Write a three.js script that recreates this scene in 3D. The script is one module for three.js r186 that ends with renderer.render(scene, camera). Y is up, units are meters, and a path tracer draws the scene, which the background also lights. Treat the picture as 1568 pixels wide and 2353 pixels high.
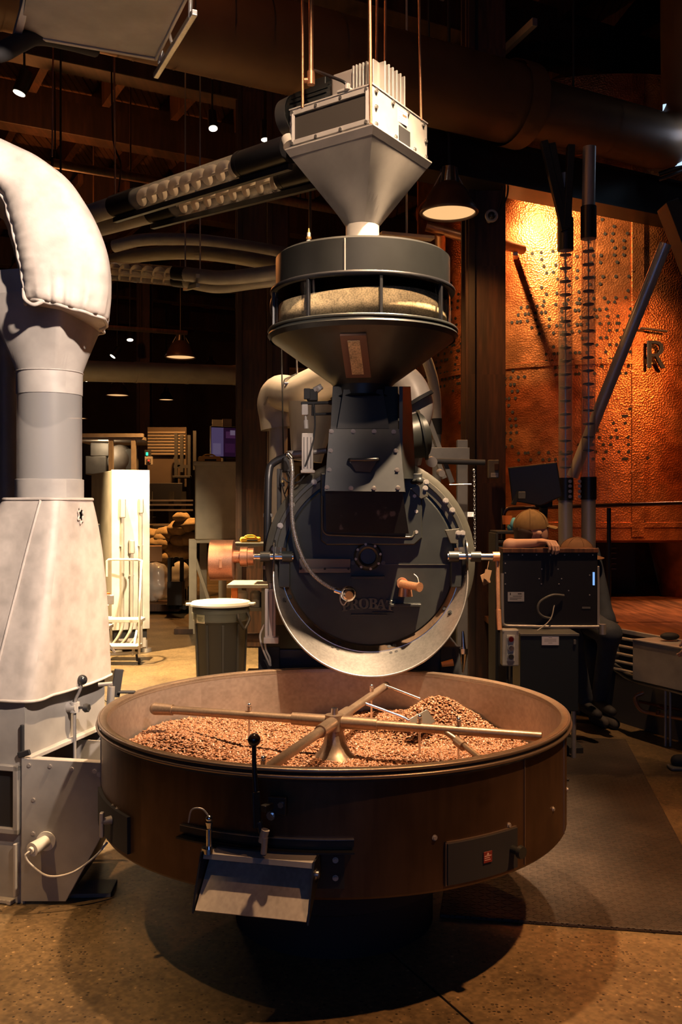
import * as THREE from 'three';
import { mergeGeometries, mergeVertices, toCreasedNormals } from 'three/addons/utils/BufferGeometryUtils.js';
import { RoundedBoxGeometry } from 'three/addons/geometries/RoundedBoxGeometry.js';
import { TextGeometry } from 'three/addons/geometries/TextGeometry.js';
import { FontLoader } from 'three/addons/loaders/FontLoader.js';
import { RectAreaLightUniformsLib } from 'three/addons/lights/RectAreaLightUniformsLib.js';
RectAreaLightUniformsLib.init();

// ---------------------------------------------------------------- camera, exposure, large lights
const V3 = THREE.Vector3;
const FOC = 2200, CX = 784, CY = 1160, EYE = 1.5;             // focal length and horizon in picture units
const scene = new THREE.Scene();
scene.background = new THREE.Color(0x000000);
const camera = new THREE.PerspectiveCamera(2 * Math.atan(1176.5 / FOC) * 180 / Math.PI, 1568 / 2353, 0.05, 80);
camera.position.set(0, EYE, 0);
camera.lookAt(0, EYE, -10);
camera.setViewOffset(1568, 2353, 0, 16.5, 1568, 2353);
scene.add(camera);
const renderer = new THREE.WebGLRenderer({ antialias: true });
renderer.toneMapping = THREE.LinearToneMapping;
renderer.toneMappingExposure = 1.0;
renderer.shadowMap.enabled = true;
renderer.shadowMap.type = THREE.PCFSoftShadowMap;

const WARM = 0xffcf98, AMBER = 0xffb060, COOL = 0x74a8ff, NEUTRAL = 0xffe6c8;
function spotLight(color, power, p, t, angle, penumbra, size = 3) {
  const l = new THREE.SpotLight(color, power, 0, angle, penumbra, 2);
  l.position.set(...p); l.target.position.set(...t); l.castShadow = true; l.shadow.radius = size;
  l.shadow.mapSize.set(1024, 1024); l.shadow.bias = -0.0005;
  scene.add(l, l.target); return l;
}
function pointLight(color, power, p, size = 3) {
  const l = new THREE.PointLight(color, power, 0, 2);
  l.position.set(...p); l.castShadow = true; l.shadow.radius = size; scene.add(l); return l;
}
// spots above the frame, some hidden behind things or added for brightness: [colour, power, position, aim, cone, softness]
const SPOTS = [
  [0xffd8ac, 470, [1.22, 5.45, -3.3], [0.08, 1.35, -4.3], 0.31, 0.9, 3],      // roaster front, from the upper right
  [0xffc890, 85, [-0.12, 5.5, -3.62], [-0.05, 0.6, -3.3], 0.28, 0.25, 3],      // straight down on the pan
  [0xffe6d2, 140, [1.05, 3.7, -0.8], [-1.3, 1.9, -3.8], 0.36, 0.5, 3],        // on the white jacket
  [0xffc98a, 150, [-2.4, 5.4, -1.6], [-1.6, 0, -2.6], 0.25, 0.9, 3],           // floor before the column
  [0xffb878, 120, [2.3, 5.4, -1.6], [1.3, 0, -3.2], 0.34, 0.9, 3],              // floor before the mat
  [0xffd79a, 430, [-2.6, 4.0, -9.0], [-1.55, 0, -8.5], 0.62, 0.8, 3],           // pale floor at the back, unseen lamp behind the hood
  [0xffe2b8, 120, [-0.3, 2.9, -6.9], [-2.1, 1.2, -9.7], 0.34, 0.7, 3],         // white cabinet, unseen lamp behind the hopper
  [0xffd296, 46, [1.19, 4.25, -7.8], [1.95, 3.5, -8.4], 0.85, 0.8, 2],       // upper copper, from behind the column
  [0xff9c58, 21, [3.35, 3.4, -6.3], [2.55, 1.9, -8.4], 0.6, 0.9, 3],            // lower copper
  [0xffb080, 120, [3.7, 5.6, -7.0], [2.9, 0.65, -7.5], 0.26, 0.9, 3],           // wooden deck
  [0xffd0a0, 34, [0.12, 3.78, -5.6], [-0.35, 2.0, -6.1], 0.6, 0.9, 3],          // ducts behind the roaster, unseen lamp behind the feeder
  [0xffc48c, 60, [1.9, 5.5, -4.6], [1.35, 1.1, -6.0], 0.24, 0.8, 3],           // console, added to brighten the people there
  [0xffd8b4, 75, [0.35, 5.2, -1.9], [0.05, 2.9, -4.3], 0.235, 0.5, 3],         // feeder and hopper, from the front
  [0xffd2a0, 34, [-0.55, 5.6, -4.2], [-0.75, 3.2, -5.25], 0.32, 0.8, 3],       // clear screw tubes, added to brighten them
];
for (const s of SPOTS) spotLight(...s);
// the shop window behind the camera: cool daylight, weak
const dayLight = new THREE.RectAreaLight(COOL, 0.42, 4.2, 2.6);
dayLight.position.set(-0.6, 2.5, 3.72); dayLight.lookAt(-0.6, 1.6, -4); scene.add(dayLight);

// ---------------------------------------------------------------- helpers
let seed = 7;
const rnd = () => { seed = (seed * 1664525 + 1013904223) >>> 0; return seed / 4294967296; };
const rr = (a, b) => a + (b - a) * rnd();
const W = (px, py, Z) => new V3((px - CX) / FOC * Z, EYE - (py - CY) / FOC * Z, -Z);   // a point seen at px, py that stands Z metres away
const lerp = (a, b, t) => a + (b - a) * t;
const sstep = (a, b, x) => { const t = Math.min(1, Math.max(0, (x - a) / (b - a))); return t * t * (3 - 2 * t); };
function hash(x, y, s) { let h = (x * 374761393 + y * 668265263 + s * 2147483647) | 0; h = Math.imul(h ^ (h >>> 13), 1274126177); return ((h ^ (h >>> 16)) >>> 0) / 4294967296; }
function vnoise(x, y, p, s = 0) {      // value noise that repeats every p
  const xi = Math.floor(x), yi = Math.floor(y), fx = x - xi, fy = y - yi, w = (i) => ((i % p) + p) % p;
  const u = fx * fx * (3 - 2 * fx), v = fy * fy * (3 - 2 * fy);
  return lerp(lerp(hash(w(xi), w(yi), s), hash(w(xi + 1), w(yi), s), u), lerp(hash(w(xi), w(yi + 1), s), hash(w(xi + 1), w(yi + 1), s), u), v);
}
function fbm(u, v, p, oct = 4, s = 0) { let a = 0, k = 0.5, t = 0; for (let i = 0; i < oct; i++) { a += k * vnoise(u * p, v * p, p, s + i); t += k; k *= 0.5; p *= 2; } return a / t; }
function tex(n, fn, srgb = true) {
  const d = new Uint8Array(n * n * 4);
  for (let y = 0; y < n; y++) for (let x = 0; x < n; x++) {
    const c = fn((x + 0.5) / n, (y + 0.5) / n), i = (y * n + x) * 4;
    for (let k = 0; k < 3; k++) d[i + k] = Math.max(0, Math.min(255, (Array.isArray(c) ? c[k] : c) * 255));
    d[i + 3] = 255;
  }
  const t = new THREE.DataTexture(d, n, n, THREE.RGBAFormat);
  t.wrapS = t.wrapT = THREE.RepeatWrapping; t.magFilter = THREE.LinearFilter; t.minFilter = THREE.LinearMipmapLinearFilter; t.generateMipmaps = true;
  if (srgb) t.colorSpace = THREE.SRGBColorSpace;
  t.needsUpdate = true; return t;
}
const rep = (t, a, b = a) => { const c = t.clone(); c.repeat.set(a, b); c.needsUpdate = true; return c; };
// uv in metres from the dominant axis of every face
function boxUV(g) {
  const q = g.index ? g.toNonIndexed() : g;
  if (!q.attributes.normal) q.computeVertexNormals();
  const p = q.attributes.position, n = p.count, uv = new Float32Array(n * 2), a = new V3(), b = new V3(), c = new V3();
  for (let i = 0; i < n; i += 3) {
    a.fromBufferAttribute(p, i); b.fromBufferAttribute(p, i + 1).sub(a); c.fromBufferAttribute(p, i + 2).sub(a); b.cross(c);
    const x = Math.abs(b.x), y = Math.abs(b.y), z = Math.abs(b.z);
    for (let k = 0; k < 3; k++) {
      const X = p.getX(i + k), Y = p.getY(i + k), Z = p.getZ(i + k), j = (i + k) * 2;
      if (y >= x && y >= z) { uv[j] = X; uv[j + 1] = Z; } else if (x >= z) { uv[j] = Z; uv[j + 1] = Y; } else { uv[j] = X; uv[j + 1] = Y; }
    }
  }
  q.setAttribute('uv', new THREE.BufferAttribute(uv, 2));
  for (const k of Object.keys(q.attributes)) if (!['position', 'normal', 'uv', 'color'].includes(k)) q.deleteAttribute(k);
  return q;
}
const M4 = new THREE.Matrix4();
function place(g, x, y, z, rx = 0, ry = 0, rz = 0) { g.applyMatrix4(M4.makeRotationFromEuler(new THREE.Euler(rx, ry, rz, 'YXZ'))); g.translate(x, y, z); return g; }
const box = (w, h, d, x = 0, y = 0, z = 0, ry = 0, r = 0.004, rx = 0, rz = 0) => place(r ? new RoundedBoxGeometry(w, h, d, 1, Math.min(r, w / 2.2, h / 2.2, d / 2.2)) : new THREE.BoxGeometry(w, h, d), x, y, z, rx, ry, rz);
const UPV = new V3(0, 1, 0);
function rod(a, b, r, r2 = r, seg = 14, open = false) {        // round bar between two points
  const d = b.clone().sub(a), g = new THREE.CylinderGeometry(r2, r, d.length(), seg, 1, open);
  g.applyQuaternion(new THREE.Quaternion().setFromUnitVectors(UPV, d.clone().normalize()));
  const m = a.clone().add(b).multiplyScalar(0.5); g.translate(m.x, m.y, m.z); return g;
}
function bar(a, b, w, h, r = 0.004) {                        // square bar between two points
  const d = b.clone().sub(a), L = d.length(), g = r ? new RoundedBoxGeometry(w, h, L, 1, Math.min(r, w / 2.2, h / 2.2)) : new THREE.BoxGeometry(w, h, L);
  const m = new THREE.Matrix4().lookAt(a, b, UPV); g.applyMatrix4(m);
  const c = a.clone().add(b).multiplyScalar(0.5); g.translate(c.x, c.y, c.z); return g;
}
function tube(pts, r, seg = 40, rad = 10, tension = 0.5) { return new THREE.TubeGeometry(new THREE.CatmullRomCurve3(pts, false, 'catmullrom', tension), seg, r, rad, false); }
const V = (x, y, z) => new V3(x, y, z);
function lathe(pts, x, y, z, seg = 48, a0 = 0, a1 = Math.PI * 2) { const g = new THREE.LatheGeometry(pts.map(p => new THREE.Vector2(p[0], p[1])), seg, a0, a1); g.translate(x, y, z); return toCreasedNormals(g, 0.6); }
const ball = (r, p, sx = 1, sy = 1, sz = 1, s = 18) => { const g = new THREE.SphereGeometry(r, s, Math.round(s * 0.7)); g.scale(sx, sy, sz); g.translate(p.x, p.y, p.z); return g; };
function loft(rings, capA = true, capB = true, closed = true) {   // rings: arrays of V3 of one length
  const n = rings[0].length, pos = [], idx = [];
  for (const r of rings) for (const p of r) pos.push(p.x, p.y, p.z);
  const m = closed ? n : n - 1;
  for (let i = 0; i < rings.length - 1; i++) for (let j = 0; j < m; j++) {
    const a = i * n + j, b = i * n + (j + 1) % n, c = a + n, d = b + n; idx.push(a, b, c, b, d, c);
  }
  const cap = (k, flip) => { const c = new V3(); rings[k].forEach(p => c.add(p)); c.multiplyScalar(1 / n); const o = pos.length / 3; pos.push(c.x, c.y, c.z); for (let j = 0; j < n; j++) { const a = k * n + j, b = k * n + (j + 1) % n; flip ? idx.push(o, b, a) : idx.push(o, a, b); } };
  if (capA) cap(0, true); if (capB) cap(rings.length - 1, false);
  const g = new THREE.BufferGeometry(); g.setAttribute('position', new THREE.Float32BufferAttribute(pos, 3)); g.setIndex(idx); g.computeVertexNormals(); return g;
}
function extr(pts, depth, bevel = 0.004, seg = 2) {              // outline in x, y pushed along z from 0 to depth
  const s = new THREE.Shape(pts.map(p => new THREE.Vector2(p[0], p[1])));
  return new THREE.ExtrudeGeometry(s, { depth, bevelEnabled: bevel > 0, bevelThickness: bevel, bevelSize: bevel, bevelSegments: seg, curveSegments: 12 });
}
function displace(g, fn) { const q = mergeVertices((() => { const c = g.clone(); c.deleteAttribute('uv'); c.deleteAttribute('normal'); return c; })(), 1e-4); q.computeVertexNormals(); const p = q.attributes.position, n = q.attributes.normal, a = new V3(), b = new V3(); for (let i = 0; i < p.count; i++) { a.fromBufferAttribute(p, i); b.fromBufferAttribute(n, i); const d = fn(a, b); a.addScaledVector(b, d); p.setXYZ(i, a.x, a.y, a.z); } q.computeVertexNormals(); return q; }
const n3 = (x, y, z, s = 0) => (vnoise(x + 31, y + 17, 4096, s) + vnoise(y + 5, z + 71, 4096, s + 9) + vnoise(z + 13, x + 43, 4096, s + 5)) / 1.5 - 1;

const taken = {};
function numbered(n) { if (!(n in taken)) { taken[n] = 0; return n; } taken[n]++; return n + '_' + String(taken[n]).padStart(3, '0'); }
const allThings = [];
function thing(name, label, category, group, kind) {
  const o = new THREE.Group(); o.name = numbered(name); o.userData = { label, category };
  if (group) o.userData.group = group; if (kind) o.userData.kind = kind;
  scene.add(o); allThings.push(o); return o;
}
function part(name, geos, m, parent, label) {
  const list = (Array.isArray(geos) ? geos : [geos]).map(boxUV);
  const g = list.length > 1 ? mergeGeometries(list.map(x => { if (!x.attributes.normal) x.computeVertexNormals(); return x; })) : list[0];
  const o = new THREE.Mesh(g, m); o.name = name; o.castShadow = o.receiveShadow = true;
  if (label) o.userData.label = label;
  parent.add(o); return o;
}
function single(name, geos, m, label, category, group, kind) {      // a thing of one mesh
  const o = part(numbered(name), geos, m, scene); o.userData = { label, category }; if (group) o.userData.group = group; if (kind) o.userData.kind = kind;
  allThings.push(o); return o;
}
function struct(name, geos, m, label, category) { const o = part(numbered(name), geos, m, scene); o.userData = { label, category, kind: 'structure' }; return o; }
const boltGeo = boxUV(mergeGeometries([new THREE.CylinderGeometry(1, 1, 0.7, 6).toNonIndexed(), (() => { const g = new THREE.CylinderGeometry(1.45, 1.45, 0.25, 10); g.translate(0, -0.4, 0); return g.toNonIndexed(); })()]));
function bolt(p, n, r, m, parent, name = 'bolt') {
  const o = new THREE.Mesh(boltGeo, m); o.name = name; o.castShadow = o.receiveShadow = true; o.position.copy(p); o.scale.setScalar(r);
  o.quaternion.setFromUnitVectors(UPV, n.clone().normalize()); parent.add(o); return o;
}
// put every thing's origin at its base
function rebase() {
  const b = new THREE.Box3();
  for (const o of allThings) {
    if (o.userData.noRebase) { delete o.userData.noRebase; continue; }
    b.setFromObject(o); if (b.isEmpty()) continue;
    const c = new V3((b.min.x + b.max.x) / 2, b.min.y, (b.min.z + b.max.z) / 2);
    if (o.isGroup) { for (const k of o.children) k.position.sub(c); o.position.copy(c); }
    else { o.geometry.translate(-c.x, -c.y, -c.z); o.position.copy(c); }
  }
}
// smooth union of tapered capsules, meshed by surface nets
function sdfBody(caps, cell, k = 0.02, extra = null) {
  const lo = new V3(1e9, 1e9, 1e9), hi = new V3(-1e9, -1e9, -1e9);
  for (const c of caps) for (const [x, y, z, r] of [c.slice(0, 4), c.slice(4, 8)]) { lo.min(new V3(x - r, y - r, z - r)); hi.max(new V3(x + r, y + r, z + r)); }
  const pad = cell * 3 + k; lo.subScalar(pad); hi.addScalar(pad);
  const nx = Math.ceil((hi.x - lo.x) / cell) + 1, ny = Math.ceil((hi.y - lo.y) / cell) + 1, nz = Math.ceil((hi.z - lo.z) / cell) + 1;
  const f = new Float32Array(nx * ny * nz);
  const C = caps.map(c => ({ c, dx: c[4] - c[0], dy: c[5] - c[1], dz: c[6] - c[2], L: (c[4] - c[0]) ** 2 + (c[5] - c[1]) ** 2 + (c[6] - c[2]) ** 2 + 1e-9 }));
  let q = 0;
  for (let z = 0; z < nz; z++) for (let y = 0; y < ny; y++) for (let x = 0; x < nx; x++, q++) {
    const X = lo.x + x * cell, Y = lo.y + y * cell, Z = lo.z + z * cell; let d = 10;
    for (const { c, dx, dy, dz, L } of C) {
      let t = ((X - c[0]) * dx + (Y - c[1]) * dy + (Z - c[2]) * dz) / L; t = t < 0 ? 0 : t > 1 ? 1 : t;
      const ex = X - c[0] - dx * t, ey = Y - c[1] - dy * t, ez = Z - c[2] - dz * t;
      const e = Math.sqrt(ex * ex + ey * ey + ez * ez) - (c[3] + (c[7] - c[3]) * t), kk = c[8] ?? k;
      const h = Math.max(kk - Math.abs(d - e), 0) / kk; d = Math.min(d, e) - h * h * kk * 0.25;
    }
    f[q] = extra ? extra(d, X, Y, Z) : d;
  }
  const id = new Int32Array(nx * ny * nz).fill(-1), pos = [], idx = [], at = (x, y, z) => (z * ny + y) * nx + x;
  for (let z = 0; z < nz - 1; z++) for (let y = 0; y < ny - 1; y++) for (let x = 0; x < nx - 1; x++) {
    let n = 0, sx = 0, sy = 0, sz = 0;
    for (let e = 0; e < 12; e++) {
      const ax = e >> 2, u = e & 1, v = (e >> 1) & 1, o = [0, 0, 0], o2 = [0, 0, 0];
      o[(ax + 1) % 3] = u; o[(ax + 2) % 3] = v; o2[(ax + 1) % 3] = u; o2[(ax + 2) % 3] = v; o2[ax] = 1;
      const a = f[at(x + o[0], y + o[1], z + o[2])], b = f[at(x + o2[0], y + o2[1], z + o2[2])];
      if ((a < 0) !== (b < 0)) { const t = a / (a - b); sx += o[0] + (o2[0] - o[0]) * t; sy += o[1] + (o2[1] - o[1]) * t; sz += o[2] + (o2[2] - o[2]) * t; n++; }
    }
    if (n) { id[at(x, y, z)] = pos.length / 3; pos.push(lo.x + (x + sx / n) * cell, lo.y + (y + sy / n) * cell, lo.z + (z + sz / n) * cell); }
  }
  for (let z = 1; z < nz - 1; z++) for (let y = 1; y < ny - 1; y++) for (let x = 1; x < nx - 1; x++) {
    const a = f[at(x, y, z)] < 0;
    const quad = (p, q2, r, s, flip) => { if (p < 0 || q2 < 0 || r < 0 || s < 0) return; flip ? idx.push(p, r, q2, q2, r, s) : idx.push(p, q2, r, q2, s, r); };
    if (a !== (f[at(x + 1, y, z)] < 0)) quad(id[at(x, y - 1, z - 1)], id[at(x, y, z - 1)], id[at(x, y - 1, z)], id[at(x, y, z)], !a);
    if (a !== (f[at(x, y + 1, z)] < 0)) quad(id[at(x - 1, y, z - 1)], id[at(x, y, z - 1)], id[at(x - 1, y, z)], id[at(x, y, z)], a);
    if (a !== (f[at(x, y, z + 1)] < 0)) quad(id[at(x - 1, y - 1, z)], id[at(x, y - 1, z)], id[at(x - 1, y, z)], id[at(x, y, z)], !a);
  }
  const g = new THREE.BufferGeometry(); g.setAttribute('position', new THREE.Float32BufferAttribute(pos, 3)); g.setIndex(idx); g.computeVertexNormals(); return g;
}

// ---------------------------------------------------------------- materials
const T = {};
T.concrete = tex(1536, (u, v) => {
  const b = fbm(u, v, 6, 5), g = fbm(u, v, 128, 2, 40), cell = 130;
  let c = 0.5 + (b - 0.5) * 0.28 + (g - 0.5) * 0.22;
  const xi = Math.floor(u * cell), yi = Math.floor(v * cell), k = hash(xi, yi, 3);
  if (k > 0.72) { const ox = (0.3 + 0.4 * hash(xi, yi, 4)), oy = (0.3 + 0.4 * hash(xi, yi, 5)), r = 0.08 + 0.32 * hash(xi, yi, 6) ** 2, d = Math.hypot((u * cell - xi - ox), (v * cell - yi - oy) * (0.7 + hash(xi, yi, 7))); if (d < r) c = k > 0.955 ? c * 1.4 : c * (0.38 + 0.3 * hash(xi, yi, 8)); }
  return [c * 1.0, c * 0.9, c * 0.74];
});
T.fine = tex(512, (u, v) => { const c = 0.86 + (fbm(u, v, 8, 5, 3) - 0.5) * 0.2; return [c, c, c]; });
T.stain = tex(1024, (u, v) => {                                  // heat-stained steel
  const a = fbm(u, v, 4, 5, 11), s = fbm(u * 1, v * 0.12, 64, 3, 19), d = sstep(0.62, 0.8, fbm(u, v, 9, 4, 31));
  const c = 0.78 + (a - 0.5) * 0.5 + (s - 0.5) * 0.16; return [c * (1 - 0.12 * d), c * (0.93 - 0.12 * d), c * (0.86 - 0.1 * d)];
});
T.brush = tex(512, (u, v) => { const c = 0.84 + (fbm(u, v, 96, 2, 5) - 0.5) * 0.12 + (fbm(u, v, 5, 5, 8) - 0.5) * 0.26; return [c, c, c]; });
const hammer = (u, v, n, s) => { const x = u * n, y = v * n, xi = Math.floor(x), yi = Math.floor(y); let d = 9; for (let j = -1; j < 2; j++) for (let i = -1; i < 2; i++) { const a = ((xi + i) % n + n) % n, b = ((yi + j) % n + n) % n; const dx = xi + i + hash(a, b, s) - x, dy = yi + j + hash(a, b, s + 1) - y; d = Math.min(d, Math.hypot(dx, dy)); } return d; };
T.hammer = tex(1024, (u, v) => Math.min(1, 0.9 * hammer(u, v, 44, 5) ** 1.2 * 0.8 + 0.3 * fbm(u, v, 6, 4, 2)), false);
T.copper = tex(1024, (u, v) => { const a = fbm(u, v, 3, 6, 7), b = fbm(u, v, 22, 4, 17), r = sstep(0.5, 0.75, a); const c = 0.72 + (b - 0.5) * 0.4; return [c * (1.05 - 0.12 * r), c * (0.92 - 0.25 * r), c * (0.84 - 0.3 * r)]; });
T.wood = tex(512, (u, v) => { const g = fbm(u, v * 0.08, 48, 4, 2), b = fbm(u, v * 0.3, 7, 3, 9), c = 0.62 + (g - 0.5) * 0.5 + (b - 0.5) * 0.4; return [c, c * 0.9, c * 0.82]; });
T.weave = tex(512, (u, v) => { const n = 96, a = Math.sin(u * n * Math.PI * 2) * Math.sin(v * n * Math.PI * 2), c = 0.82 + 0.1 * a + (fbm(u, v, 6, 4, 4) - 0.5) * 0.18; return [c, c * 0.99, c * 0.97]; });
T.weaveBump = tex(512, (u, v) => 0.5 + 0.25 * Math.sin(u * 96 * Math.PI * 2) * Math.sin(v * 96 * Math.PI * 2) + (fbm(u, v, 24, 3, 6) - 0.5) * 0.3, false);
T.tread = tex(512, (u, v) => {                                   // lozenge tread of the rubber mat
  const n = 16, x = u * n, y = v * n, xi = Math.floor(x), yi = Math.floor(y), f = (xi + yi) & 1, fx = x - xi - 0.5, fy = y - yi - 0.5;
  const a = f ? (fx + fy) * 0.7071 : (fx - fy) * 0.7071, b = f ? (fx - fy) * 0.7071 : (fx + fy) * 0.7071;
  return sstep(0.19, 0.11, Math.abs(a)) * sstep(0.5, 0.36, Math.abs(b)) * 0.9 + 0.05;
}, false);
T.treadCol = tex(512, (u, v) => { const a = fbm(u, v, 6, 5, 21), c = 0.7 + (a - 0.5) * 0.5; return [c, c * 0.93, c * 0.86]; });
T.cream = tex(512, (u, v) => { const d = hammer(u, v, 46, 3), c = 0.9 - 0.28 * Math.min(1, d) + (fbm(u, v, 12, 4, 3) - 0.5) * 0.3; return [c, c * 0.93, c * 0.78]; });
T.scorch = tex(512, (u, v) => { const a = fbm(u, v, 4, 6, 41), b = fbm(u, v, 14, 4, 43), k = sstep(0.60, 0.68, a * 0.65 + b * 0.35), c = 0.22 + 0.12 * (b - 0.5) + 0.6 * k; return [c, c * 0.95, c * 0.93]; });
T.deck = tex(256, (u, v) => sstep(0.2, 0.3, Math.abs(((u * 8) % 1) - 0.5)), false);

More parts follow.
